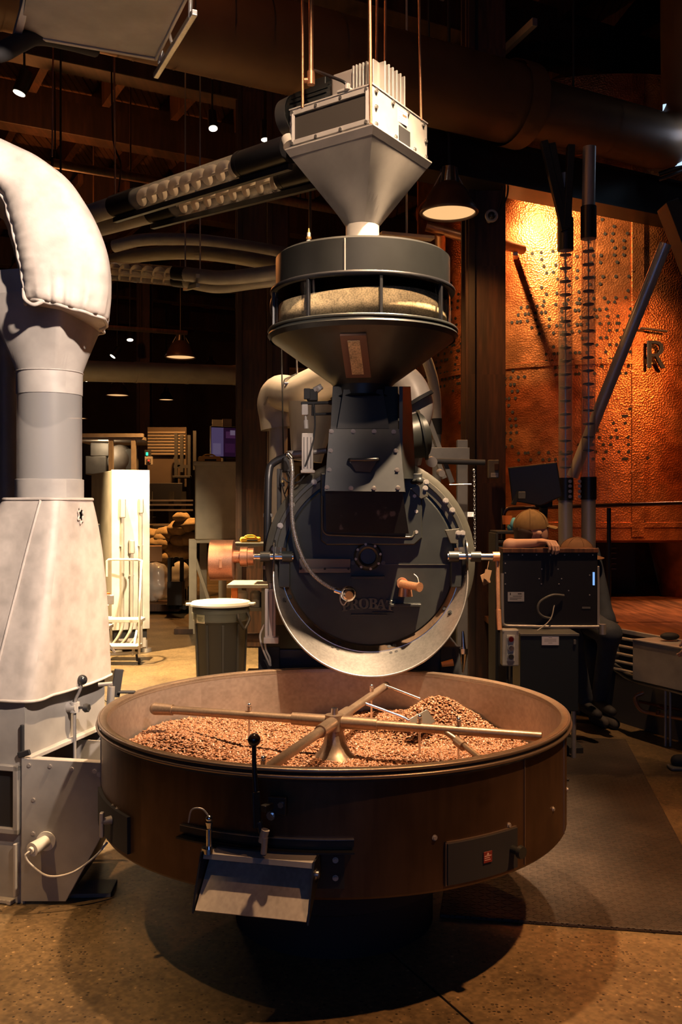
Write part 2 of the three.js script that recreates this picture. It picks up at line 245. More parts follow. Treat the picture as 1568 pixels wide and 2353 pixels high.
const std = (color, roughness = 0.5, metalness = 0, o = {}) => new THREE.MeshStandardMaterial({ color, roughness, metalness, ...o });
const lin = (r, g, b) => new THREE.Color().setRGB(r, g, b);
const M = {
  concrete: std(lin(0.60, 0.52, 0.40), 0.42, 0, { map: rep(T.concrete, 0.55), roughnessMap: null }),
  joint: std(lin(0.03, 0.026, 0.02), 0.95),
  rubber: std(lin(0.085, 0.07, 0.06), 0.62, 0, { map: rep(T.treadCol, 0.9), bumpMap: rep(T.tread, 2.2), bumpScale: 0.006 }),
  panSteel: std(lin(0.20, 0.14, 0.10), 0.4, 0.8, { map: rep(T.stain, 0.8) }),
  panInner: std(lin(0.50, 0.42, 0.36), 0.42, 0.75, { map: rep(T.brush, 0.9) }),
  rim: std(lin(0.30, 0.23, 0.18), 0.35, 0.8),
  bronze: std(lin(0.46, 0.33, 0.23), 0.36, 0.8, { map: rep(T.brush, 2) }),
  chrome: std(lin(0.86, 0.84, 0.82), 0.18, 1),
  steel: std(lin(0.66, 0.63, 0.6), 0.34, 0.9, { map: rep(T.brush, 1.5) }),
  steelDull: std(lin(0.42, 0.39, 0.36), 0.5, 0.6),
  black: std(lin(0.012, 0.012, 0.014), 0.38),
  blackMatt: std(lin(0.016, 0.016, 0.018), 0.75),
  blackPlastic: std(lin(0.02, 0.02, 0.022), 0.3),
  iron: std(lin(0.042, 0.046, 0.044), 0.4, 0.25, { map: rep(T.fine, 2) }),
  ironBlue: std(lin(0.075, 0.078, 0.082), 0.38, 0.2, { map: rep(T.fine, 2) }),
  ironGreen: std(lin(0.115, 0.11, 0.09), 0.36, 0.3, { map: rep(T.fine, 2) }),
  greyPaint: std(lin(0.42, 0.39, 0.355), 0.48, 0, { map: rep(T.fine, 1.5) }),
  greyLight: std(lin(0.52, 0.48, 0.44), 0.42, 0, { map: rep(T.fine, 1.5) }),
  greyDark: std(lin(0.17, 0.165, 0.155), 0.5, 0, { map: rep(T.fine, 1.5) }),
  beige: std(lin(0.36, 0.31, 0.22), 0.5, 0, { map: rep(T.fine, 1) }),
  cream: std(lin(0.74, 0.68, 0.58), 0.45, 0, { map: rep(T.fine, 1) }),
  white: std(lin(0.80, 0.77, 0.70), 0.4, 0, { map: rep(T.fine, 1) }),
  paper: std(lin(0.78, 0.77, 0.75), 0.7),
  jacket: std(lin(0.74, 0.67, 0.62), 0.46, 0, { map: rep(T.weave, 4), bumpMap: rep(T.weaveBump, 4), bumpScale: 0.0006 }),
  wadding: std(lin(0.45, 0.38, 0.33), 0.9, 0, { map: rep(T.weave, 8) }),
  duct: std(lin(0.20, 0.10, 0.042), 0.5, 0.3, { map: rep(T.fine, 0.7) }),
  copper: std(lin(0.86, 0.38, 0.15), 0.36, 0.8, { map: rep(T.copper, 0.55), bumpMap: rep(T.hammer, 1.5), bumpScale: 0.0035 }),
  copperPlain: std(lin(0.86, 0.42, 0.22), 0.38, 0.75, { map: rep(T.brush, 3) }),
  copperDark: std(lin(0.34, 0.14, 0.06), 0.5, 0.6, { map: rep(T.copper, 0.6) }),
  hole: std(lin(0.012, 0.007, 0.004), 0.9),
  wood: std(lin(0.11, 0.05, 0.024), 0.6, 0, { map: rep(T.wood, 1.2) }),
  woodDark: std(lin(0.07, 0.036, 0.02), 0.65, 0, { map: rep(T.wood, 0.8) }),
  deckWood: std(lin(0.42, 0.22, 0.115), 0.45, 0, { map: rep(T.wood, 0.8) }),
  ceiling: std(lin(0.16, 0.075, 0.036), 0.8, 0, { bumpMap: rep(T.deck, 0.8), bumpScale: 0.03 }),
  wall: std(lin(0.075, 0.052, 0.036), 0.85, 0, { map: rep(T.fine, 0.5) }),
  wallRear: std(lin(0.16, 0.13, 0.1), 0.85),
  steelBlack: std(lin(0.022, 0.02, 0.019), 0.4, 0.3),
  glass: new THREE.MeshPhysicalMaterial({ color: lin(0.97, 0.97, 0.96), roughness: 0.03, transmission: 1, thickness: 0, ior: 1.45 }),
  glassTube: new THREE.MeshPhysicalMaterial({ color: lin(0.82, 0.80, 0.77), roughness: 0.12, transmission: 0.84, thickness: 0, ior: 1.45 }),
  glassMilky: new THREE.MeshPhysicalMaterial({ color: lin(0.72, 0.70, 0.68), roughness: 0.3, transmission: 0.72, thickness: 0, ior: 1.45 }),
  plasticBag: new THREE.MeshPhysicalMaterial({ color: lin(0.82, 0.80, 0.80), roughness: 0.25, transmission: 0.7, thickness: 0, ior: 1.4 }),
  liner: new THREE.MeshPhysicalMaterial({ color: lin(0.72, 0.78, 0.72), roughness: 0.2, transmission: 0.9, thickness: 0, ior: 1.4 }),
  hopperBlack: std(lin(0.02, 0.0215, 0.0215), 0.42, 0.2, { map: rep(T.fine, 2) }),
  greenBeans: std(lin(0.96, 0.87, 0.72), 0.8, 0, { map: rep(T.cream, 3) }),
  auger: std(lin(0.8, 0.72, 0.6), 0.4, 0.2),
  yellow: std(lin(0.78, 0.40, 0.03), 0.5),
  orange: std(lin(0.80, 0.22, 0.05), 0.5),
  burlap: std(lin(0.52, 0.40, 0.23), 0.9, 0, { map: rep(T.weave, 6) }),
  cardboard: std(lin(0.36, 0.2, 0.1), 0.85),
  bin: std(lin(0.035, 0.036, 0.034), 0.55),
  lidGrey: std(lin(0.60, 0.62, 0.58), 0.5),
  redGlass: std(lin(0.10, 0.005, 0.006), 0.15),
  blueCloth: std(lin(0.12, 0.45, 0.6), 0.8),
  skin: std(lin(0.62, 0.36, 0.25), 0.5),
  hair: std(lin(0.07, 0.045, 0.03), 0.7),
  shirt: std(lin(0.05, 0.045, 0.042), 0.85),
  denim: std(lin(0.05, 0.065, 0.095), 0.85, 0, { map: rep(T.weave, 5) }),
  tan: std(lin(0.36, 0.22, 0.085), 0.85, 0, { map: rep(T.weave, 6) }),
  brownCap: std(lin(0.26, 0.13, 0.065), 0.85, 0, { map: rep(T.weave, 6) }),
  bean: std(lin(1, 1, 1), 0.42),
  beanBed: std(lin(0.12, 0.055, 0.025), 0.8),
  sock: std(lin(0.5, 0.48, 0.46), 0.9),
  lampWarm: new THREE.MeshStandardMaterial({ color: 0x000000, emissive: new THREE.Color(0.95, 0.53, 0.22), emissiveIntensity: 1.05 }),
  lampWhite: new THREE.MeshStandardMaterial({ color: 0x000000, emissive: new THREE.Color(1, 0.86, 0.66), emissiveIntensity: 5 }),
  ledGreen: new THREE.MeshStandardMaterial({ color: 0x000000, emissive: new THREE.Color(0.03, 0.9, 0.5), emissiveIntensity: 1.4 }),
  ledRed: new THREE.MeshStandardMaterial({ color: 0x000000, emissive: new THREE.Color(1, 0.08, 0.04), emissiveIntensity: 1.0 }),
  ledBlue: new THREE.MeshStandardMaterial({ color: 0x000000, emissive: new THREE.Color(0.25, 0.5, 1), emissiveIntensity: 1.0 }),
  lampReflector: std(lin(0.85, 0.6, 0.36), 0.4, 0.3),
  dayGlass: new THREE.MeshStandardMaterial({ color: 0x000000, emissive: new THREE.Color(0.18, 0.39, 1), emissiveIntensity: 0.42 }),
};
function labelTex(w, h, draw) { const c = document.createElement('canvas'); c.width = w; c.height = h; const x = c.getContext('2d'); draw(x, w, h); const t = new THREE.CanvasTexture(c); t.colorSpace = THREE.SRGBColorSpace; return t; }
function plate(name, w, h, p, ry, rx, texture, parent, label, em) {           // a thin printed plate
  const g = new THREE.BoxGeometry(w, h, 0.002); place(g, p.x, p.y, p.z, rx, ry, 0);
  const m = em ? new THREE.MeshStandardMaterial({ color: 0x000000, emissive: 0xffffff, emissiveMap: texture, emissiveIntensity: em }) : new THREE.MeshStandardMaterial({ map: texture, roughness: 0.6 });
  const o = new THREE.Mesh(g, m); o.name = name; o.castShadow = o.receiveShadow = true; if (label) o.userData.label = label; parent.add(o); return o;
}
const font = await new FontLoader().loadAsync('fonts/droid/droid_serif_bold.typeface.json');
const fontSans = await new FontLoader().loadAsync('fonts/droid/droid_sans_regular.typeface.json');

// ---------------------------------------------------------------- the hall
const ROOM = { x0: -10, x1: 8, z0: -27, z1: 3.9, h: 6.6 };
const UD = V(0.88, 0, -0.475), VD = V(-0.475, 0, -0.88);       // the two directions of the roof frame
{
  const fl = thing('floor', 'polished concrete floor with dark aggregate speckles and saw-cut joints', 'floor', null, 'structure'); fl.userData.noRebase = true;
  part('joint_bed', box(18.4, 0.2, 31.4, -1, -0.107, -11.55, 0, 0), M.joint, fl);
  // slabs laid along the joint that shows in front of the pan
  const d = V(0.432, 0, 0.902), c = V(0.902, 0, -0.432), o = V(0.335, 0, -2.86), L = 7.5, Wd = 5.2;
  for (let i = -3; i < 3; i++) for (let j = -5; j < 2; j++) {
    const m = o.clone().addScaledVector(c, (i + 0.5) * Wd).addScaledVector(d, (j + 0.62) * L);
    if (m.x < -14 || m.x > 12 || m.z < -31 || m.z > 8) continue;
    const g = new RoundedBoxGeometry(Wd - 0.008, 0.06, L - 0.008, 1, 0.002); place(g, m.x, -0.03, m.z, 0, Math.atan2(d.x, d.z), 0);
    part('slab', g, M.concrete, fl);
  }
  const H = ROOM.h, wy = H / 2;
  struct('wall_left', box(0.2, H, 31, ROOM.x0 - 0.1, wy, -11.55, 0, 0), M.wall, 'dark side wall of the hall beyond the white column', 'wall');
  struct('wall_right', box(0.2, H, 31, ROOM.x1 + 0.1, wy, -11.55, 0, 0), M.wall, 'dark side wall of the hall beyond the copper cask', 'wall');
  struct('wall_back', box(18.4, H, 0.2, -1, wy, ROOM.z0 - 0.1, 0, 0), M.wall, 'dark brown far end wall of the roasting hall', 'wall');
  struct('wall_rear', [box(18.4, 1.2, 0.2, -1, 0.6, ROOM.z1 + 0.1, 0, 0), box(18.4, H - 3.8, 0.2, -1, (H + 3.8) / 2, ROOM.z1 + 0.1, 0, 0), box(7.3, 2.6, 0.2, -6.35, 2.5, ROOM.z1 + 0.1, 0, 0), box(7.3, 2.6, 0.2, 5.15, 2.5, ROOM.z1 + 0.1, 0, 0)], M.wallRear, 'plain wall with a wide shop window behind the viewer', 'wall');
  const wn = thing('window_1', 'wide shop window with cool daylight behind the viewer', 'window', null, 'structure'); wn.userData.noRebase = true;
  part('window_pane', box(4.2, 2.6, 0.02, -0.6, 2.5, ROOM.z1 + 0.08, 0, 0), M.dayGlass, wn);
  for (let i = 0; i < 5; i++) part('mullion', box(0.07, 2.6, 0.12, -2.7 + i * 1.05, 2.5, ROOM.z1 + 0.04, 0, 0), M.steelBlack, wn);
  const ce = thing('ceiling', 'dark brown corrugated roof deck on rows of beams and joists', 'ceiling', null, 'structure'); ce.userData.noRebase = true;
  part('roof_deck', box(18.4, 0.2, 31.4, -1, H + 0.1, -11.55, Math.PI * 0, 0), M.ceiling, ce);
  const base = V(-2.9, 0, -9.2);
  const inRoom = (p) => V(Math.max(ROOM.x0 + 0.15, Math.min(ROOM.x1 - 0.15, p.x)), p.y, Math.max(ROOM.z0 + 0.15, Math.min(ROOM.z1 - 0.15, p.z)));
  const clip = (m, dir) => {                                  // longest run along dir inside the room
    let a = -1e9, b = 1e9;
    for (const [k, lo, hi] of [['x', ROOM.x0 + 0.2, ROOM.x1 - 0.2], ['z', ROOM.z0 + 0.2, ROOM.z1 - 0.2]]) {
      let t0 = (lo - m[k]) / dir[k], t1 = (hi - m[k]) / dir[k]; if (t0 > t1) [t0, t1] = [t1, t0]; a = Math.max(a, t0); b = Math.min(b, t1);
    }
    return a < b ? [m.clone().addScaledVector(dir, a), m.clone().addScaledVector(dir, b)] : null;
  };
  for (let i = -3; i < 7; i++) {
    const m = base.clone().addScaledVector(VD, i * 2.1); m.y = 6.0 + (i % 2 ? 0.12 : 0);
    const s = clip(m, UD); if (s) part('beam', bar(s[0], s[1], 0.26, 0.5, 0.01), M.woodDark, ce);
  }
  for (let i = -14; i < 16; i++) {
    const m = base.clone().addScaledVector(UD, i * 0.85 + 0.3); m.y = 6.42;
    const s = clip(m, VD); if (s) part('joist', bar(s[0], s[1], 0.09, 0.3, 0), M.wood, ce);
  }
  // rows of bar joists lower down, over the far half
  for (let i = 0; i < 11; i++) {
    const a = base.clone().addScaledVector(VD, 3.2).addScaledVector(UD, i * 0.62 - 3.2); a.y = 5.78;
    const b = a.clone().addScaledVector(VD, 9); if (b.x < ROOM.x0 + 0.2) continue;
    part('joist', bar(a, inRoom(b), 0.07, 0.12, 0), M.wood, ce);
  }
}
// rubber mat
{
  const d = V(0.165, 0, -0.986), e = V(0.986, 0, 0.165), p = V(1.345, 0, -3.31);
  const cen = p.clone().addScaledVector(d, 1.4).addScaledVector(e, -0.5);
  const g = new RoundedBoxGeometry(1.0, 0.014, 2.8, 1, 0.004); const mat = boxUV(g); mat.applyMatrix4(M4.makeRotationY(Math.atan2(-d.x, -d.z))); mat.translate(cen.x, 0.0075, cen.z);
  const o = new THREE.Mesh(mat, M.rubber); o.name = 'rubber_mat'; o.castShadow = o.receiveShadow = true; scene.add(o); allThings.push(o);
  o.userData = { label: 'dark ribbed rubber floor mat beside the cooling pan', category: 'mat' };
  const g2 = new RoundedBoxGeometry(0.62, 0.012, 0.9, 1, 0.004), m2 = boxUV(g2), c2 = p.clone().addScaledVector(d, 2.2).addScaledVector(e, -0.78);
  m2.applyMatrix4(M4.makeRotationY(Math.atan2(-d.x, -d.z) + 0.12)); m2.translate(c2.x, 0.0215, c2.z);
  const o2 = new THREE.Mesh(m2, M.rubber); o2.name = 'rubber_mat_001'; o2.castShadow = o2.receiveShadow = true; scene.add(o2); allThings.push(o2);
  o2.userData = { label: 'smaller rubber mat lying on top of the long one', category: 'mat' };
}

// ---------------------------------------------------------------- lamps
function pendant(p, dia, label, power, top = ROOM.h) {
  const k = dia / 0.45, t = thing('pendant_lamp', label, 'lamp', 'bell pendant lamps');
  part('shade', lathe([[0.225, 0.012], [0.222, 0.05], [0.2, 0.085], [0.175, 0.145], [0.13, 0.215], [0.075, 0.255], [0.07, 0.25], [0.125, 0.205], [0.168, 0.14], [0.194, 0.08], [0.215, 0.045], [0.218, 0.012]].map(q => [q[0] * k, q[1] * k]), p.x, p.y, p.z, 36), std(lin(0.09, 0.05, 0.04), 0.35, 0.5), t);
  part('rim', (() => { const g = new THREE.TorusGeometry(0.226 * k, 0.014 * k, 8, 40); g.rotateX(Math.PI / 2); g.translate(p.x, p.y + 0.012 * k, p.z); return g; })(), std(lin(0.12, 0.085, 0.075), 0.4, 0.4), t);
  part('diffuser', (() => { const g = new THREE.CylinderGeometry(0.212 * k, 0.212 * k, 0.006, 36); g.translate(p.x, p.y + 0.02 * k, p.z); return g; })(), M.lampWarm, t);
  part('neck', lathe([[0.05, 0.385], [0.058, 0.38], [0.075, 0.25], [0, 0.25]].map(q => [q[0] * k, q[1] * k]), p.x, p.y, p.z, 12), M.chrome, t);
  for (let i = 0; i < 6; i++) { const a = i / 6 * Math.PI * 2 + 0.3; part('fin', bar(V(p.x + Math.cos(a) * 0.062 * k, p.y + 0.375 * k, p.z + Math.sin(a) * 0.062 * k), V(p.x + Math.cos(a) * 0.08 * k, p.y + 0.255 * k, p.z + Math.sin(a) * 0.08 * k), 0.02 * k, 0.012 * k, 0), M.blackMatt, t); }
  for (const s of [-1, 1]) part('stay', rod(V(p.x + s * 0.06 * k, p.y + 0.34 * k, p.z), V(p.x + s * 0.19 * k, p.y + 0.1 * k, p.z), 0.004 * k), M.steelDull, t);
  part('stem', rod(V(p.x, p.y + 0.38 * k, p.z), V(p.x, top - 0.02, p.z), 0.012), M.steelBlack, t);
  if (power) spotLight(AMBER, power, [p.x, p.y + 0.012 * k, p.z], [p.x, 0, p.z], 1.15, 0.6, 2);
  return t;
}
pendant(W(1032, 492, 6.85), 0.395, 'large brown bell pendant lamp hanging before the copper cask', 12);
pendant(W(415, 822, 14.2), 0.44, 'brown bell pendant with chrome neck hanging above the long beige duct', 60);
pendant(W(270, 909, 18.5), 0.44, 'bell pendant just under the beige duct, left of the wooden post', 60);
pendant(W(382, 919, 21), 0.32, 'small dark bell pendant in the far aisle past the wooden post', 40);
pendant(W(176, 962, 20), 0.44, 'bell pendant half hidden behind the clear column tube', 40);
pendant(W(485, 846, 24), 0.34, 'tiny bell pendant whose chrome neck shows above the beige duct', 0);
function spotCan(p, dir, r, label, size = 1) {
  const t = thing('track_spotlight', label, 'spotlight', 'small track spotlights'), d = dir.clone().normalize();
  const b = p.clone().addScaledVector(d, -0.2 * size);
  part('can', rod(b, p, r * 0.9, r, 16), M.steelBlack, t);
  part('lens', rod(p.clone().addScaledVector(d, 0.0005), p.clone().addScaledVector(d, 0.004), r * 0.86, r * 0.86, 16), M.lampWhite, t);
  const q = b.clone().addScaledVector(d, 0.06 * size).add(V(0, 0.1 * size, 0));
  part('bracket', rod(b.clone().addScaledVector(d, 0.06 * size), q, 0.012), M.steelBlack, t);
  part('stem', rod(q, V(q.x, ROOM.h - 0.01, q.z), 0.01), M.steelBlack, t);
}
spotCan(W(490, 295, 9.5), V(0.12, -1, 0.35), 0.05, 'tilted track spotlight shining beside the dark roof beam');
spotCan(W(610, 321, 9.9), V(0.05, -1, 0.1), 0.05, 'track spotlight seen just left of the black motor');
spotCan(W(44, 214, 8.2), V(-0.3, -1, 0.1), 0.06, 'track spotlight above the white padded hood');
spotCan(W(299, 781, 16), V(0.1, -1, 0.3), 0.06, 'far ceiling spotlight between joists above the beige duct');
spotCan(W(259, 819, 17), V(-0.5, -0.8, 0.3), 0.06, 'far tilted ceiling spotlight just over the beige duct');
spotCan(W(194, 873, 17), V(-0.3, -1, 0.3), 0.07, 'far spotlight tucked between beige duct and column');
// cans for every spot
SPOTS.forEach((s, i) => { const p = V(...s[2]), d = V(...s[3]).sub(p).normalize(); spotCan(p.clone().addScaledVector(d, -0.03), d, 0.07, ['key track spotlight aimed at the roaster front', 'track spotlight straight above the cooling pan', 'track spotlight aimed at the white padded column', 'track spotlight over the floor before the column', 'track spotlight over the floor before the mat', 'unseen spotlight over the pale floor at the back', 'unseen spotlight aimed at the white cabinet', 'track spotlight aimed at the upper copper', 'track spotlight aimed at the lower copper', 'track spotlight over the wooden deck', 'unseen spotlight aimed at the ducts behind the roaster', 'added unseen spotlight aimed at the console', 'track spotlight aimed at the square funnel', 'added unseen spotlight aimed at the clear screw tubes'][i]); });

// ---------------------------------------------------------------- pipes and ducts overhead
{ // large brown duct, parallel to the roof beams
  const t = thing('air_duct', 'huge brown round spiral duct crossing under the roof', 'duct'), dir = UD.clone().normalize();
  const o = V(0.34, 4.4, -6.44), P = (s) => o.clone().addScaledVector(dir, s), ring = (s, r, w, n = 'seam_ring') => part(n, rod(P(s), P(s + w), r, r, 44, true), M.duct, t);
  part('duct_pipe', rod(P(-3.6), P(1.0), 0.275, 0.275, 48, true), M.duct, t);
  for (let i = 0; i < 18; i++) ring(-3.5 + i * 0.25, 0.2785, 0.012);
  ring(0.97, 0.30, 0.16, 'collar'); part('collar_face', rod(P(1.128), P(1.13), 0.30, 0.30, 44), M.duct, t);
  part('branch_pipe', rod(P(1.1), P(2.35), 0.215, 0.215, 40, true), M.duct, t);
  ring(1.16, 0.222, 0.03); ring(1.9, 0.219, 0.015);
  const e = P(2.3); part('branch_elbow', tube([e, P(2.5), P(2.72).add(V(0, 0.1, 0)), P(2.82).add(V(0, 0.4, 0)), P(2.82).add(V(0, 1.1, 0)), P(2.82).add(V(0, 2.1, 0))], 0.215, 40, 32), M.duct, t);
  for (const s of [-2.4, 0.3, 1.6]) part('hanger', rod(P(s).add(V(0, 0.2, 0)), P(s).setY(ROOM.h - 0.01), 0.008), M.steelBlack, t);
}
{ // long beige duct
  single('supply_duct', (() => { const a = W(120, 850, 10.2), b = W(600, 864, 11.6); const d = b.clone().sub(a).normalize(); const out = [rod(a.clone().addScaledVector(d, -1.5), b.clone().addScaledVector(d, 0.6), 0.115, 0.115, 26)]; for (let i = 0; i < 5; i++) { const q = a.clone().addScaledVector(d, i * 0.62 + 0.3); out.push(rod(q, q.clone().addScaledVector(d, 0.03), 0.12, 0.12, 26)); } return out; })(), M.beige, 'long beige round duct running across above the white cabinet', 'duct');
}
{ // bent conveying pipes behind the column
  single('conveying_pipe', tube([W(262, 566, 8.6), W(330, 551, 8.5), W(440, 551, 8.3), W(560, 566, 8.1), W(690, 588, 7.9)], 0.055, 40, 14), M.greyPaint, 'upper bent grey conveying pipe passing behind the round hopper', 'pipe', 'bent conveying pipes');
  single('conveying_pipe', tube([W(255, 600, 8.4), W(310, 588, 8.3), W(420, 580, 8.1), W(540, 590, 7.9), W(690, 618, 7.7)], 0.06, 40, 14), M.beige, 'beige bent conveying pipe below the upper grey one', 'pipe', 'bent conveying pipes');
  for (const [y0, y1, c, lab] of [[612, 640, 0, 'upper sight-tube conveying pipe with clear left half'], [628, 655, 1, 'lower sight-tube conveying pipe with black sleeve']]) {
    const t = thing('sight_pipe', lab, 'pipe', 'straight sight pipes');
    const a = W(225, y0, 7.9 + c * 0.25), b = W(400, y0 + 15, 7.5 + c * 0.25), e = W(428, y0 + 18, 7.45 + c * 0.25);
    part('clear_tube', rod(a, b, 0.05, 0.05, 20, true), M.glassTube, t);
    part('inner_screw', helix(a, b, 0.04, 0.12), M.auger, t);
    part('sleeve', rod(b, e, 0.055, 0.055, 20), M.black, t);
    part('outlet_pipe', tube([e, W(500, y0 + 26 + c * 4, 7.3 + c * 0.25), W(570, y0 + 22, 7.2 + c * 0.25), W(680, y0 + 8, 7.0 + c * 0.25)], 0.055, 30, 16), M.greyPaint, t);
    part('hanger_rod', rod(W(460 - c * 34, y0 + 20, 7.35 + c * 0.25), V(W(460 - c * 34, 0, 7.35 + c * 0.25).x, 6.0, -7.35 - c * 0.25), 0.006), M.steelDull, t);
    part('hanger_channel', bar(W(455, y0 + 22 + c * 6, 7.3), W(425, y0 + 44 - c * 8, 7.9), 0.03, 0.03, 0), M.greyPaint, t);
  }
}
function helix(a, b, r, pitch, blade = true) {                 // screw blade along a to b
  const d = b.clone().sub(a), L = d.length(), n = Math.ceil(L / pitch * 18), pos = [], idx = [];
  const q = new THREE.Quaternion().setFromUnitVectors(UPV, d.clone().normalize());
  for (let i = 0; i <= n; i++) { const y = L * i / n, an = y / pitch * Math.PI * 2; for (const k of [0.12, 1]) for (const s of [-0.0025, 0.0025]) { const v = V(Math.cos(an) * r * k, y + s, Math.sin(an) * r * k).applyQuaternion(q).add(a); pos.push(v.x, v.y, v.z); } }
  for (let i = 0; i < n; i++) { const o = i * 4, p = o + 4; for (const [x, y] of [[0, 2], [2, 3], [3, 1], [1, 0]]) idx.push(o + x, o + y, p + x, o + y, p + y, p + x); }
  const g = new THREE.BufferGeometry(); g.setAttribute('position', new THREE.Float32BufferAttribute(pos, 3)); g.setIndex(idx); g.computeVertexNormals();
  const rr2 = rod(a, b, r * 0.16, r * 0.16, 8); const x = boxUV(g), y = boxUV(rr2); return mergeGeometries([x, y]);
}
{ // sprinkler pipes and conduit under the roof
  single('sprinkler_pipe', [rod(W(120, 375, 10.2), W(520, 442, 11.4), 0.05, 0.05, 16), rod(W(300, 405, 10.7), W(300, 405, 10.7).setY(6.58), 0.01)], M.wood, 'brown sprinkler pipe above the clear screw tubes', 'pipe');
  single('sprinkler_pipe', [rod(W(610, 452, 8.6), W(780, 482, 9.0), 0.045, 0.045, 16), rod(W(690, 466, 8.8), W(690, 466, 8.8).setY(6.58), 0.01)], M.wood, 'brown sprinkler pipe passing under the clear screw tubes', 'pipe');
  single('sprinkler_pipe', [rod(W(190, 748, 12), W(430, 765, 12.6), 0.03, 0.03, 12), rod(W(215, 750, 12.06), W(215, 750, 12.06).setY(6.58), 0.01)], M.wood, 'thin copper-brown pipe above the bell pendant', 'pipe');
  for (const i of [0, 1, 2]) single('roof_conduit', tube([W(1010 + i * 8, 100 - i * 10, 10), W(1150, 155 + i * 10, 9.9), W(1200, 150 + i * 10, 10), W(1320, 105 + i * 8, 10.6), W(1420, 112 + i * 8, 11), W(1568, 170 + i * 8, 11.6)], 0.014, 50, 6), M.steelDull, ['upper', 'middle', 'lower'][i] + ' of three thin dark conduits bending over the large brown duct', 'conduit', 'conduits above the brown duct');
  for (const [a, b, c, d, l] of [[940, 75, 1035, -30, 'short dark roof strut right of the feeder rods'], [1000, 100, 1120, 5, 'second dark roof strut above the brown duct'], [1150, 125, 1230, 50, 'dark roof strut above the duct collar']])
    single('roof_strut', bar(W(a, b, 9.2), W(c, d, 8.6), 0.05, 0.07, 0), M.steelDull, l, 'strut');
}
// unseen amber uplights added to brighten the roof, above frame or behind hood
for (const [x, y, z, power, lab] of [[-1.6, 4.55, -4.6, 3.2, 'added unseen amber uplight washing the roof above the white padded hood'], [-3.25, 4.5, -11.0, 10, 'added unseen amber uplight washing the far joists behind the padded hood']]) {
  const t = thing('added_uplight', lab, 'lamp'), p = V(x, y, z);
  part('bowl', lathe([[0, -0.1], [0.12, -0.08], [0.18, 0], [0.17, 0], [0.11, -0.07], [0, -0.09]], p.x, p.y, p.z, 28), M.steelBlack, t);
  part('bulb', ball(0.05, p), new THREE.MeshStandardMaterial({ color: 0x000000, emissive: new THREE.Color(1, 0.6, 0.3), emissiveIntensity: 3 }), t);
  part('stem', rod(p.clone().add(V(0, -0.09, 0.1)), V(p.x, ROOM.h - 0.01, p.z + 0.14), 0.01), M.steelBlack, t);
  pointLight(0xff9a50, power, [p.x, p.y + 0.08, p.z], 4);
}

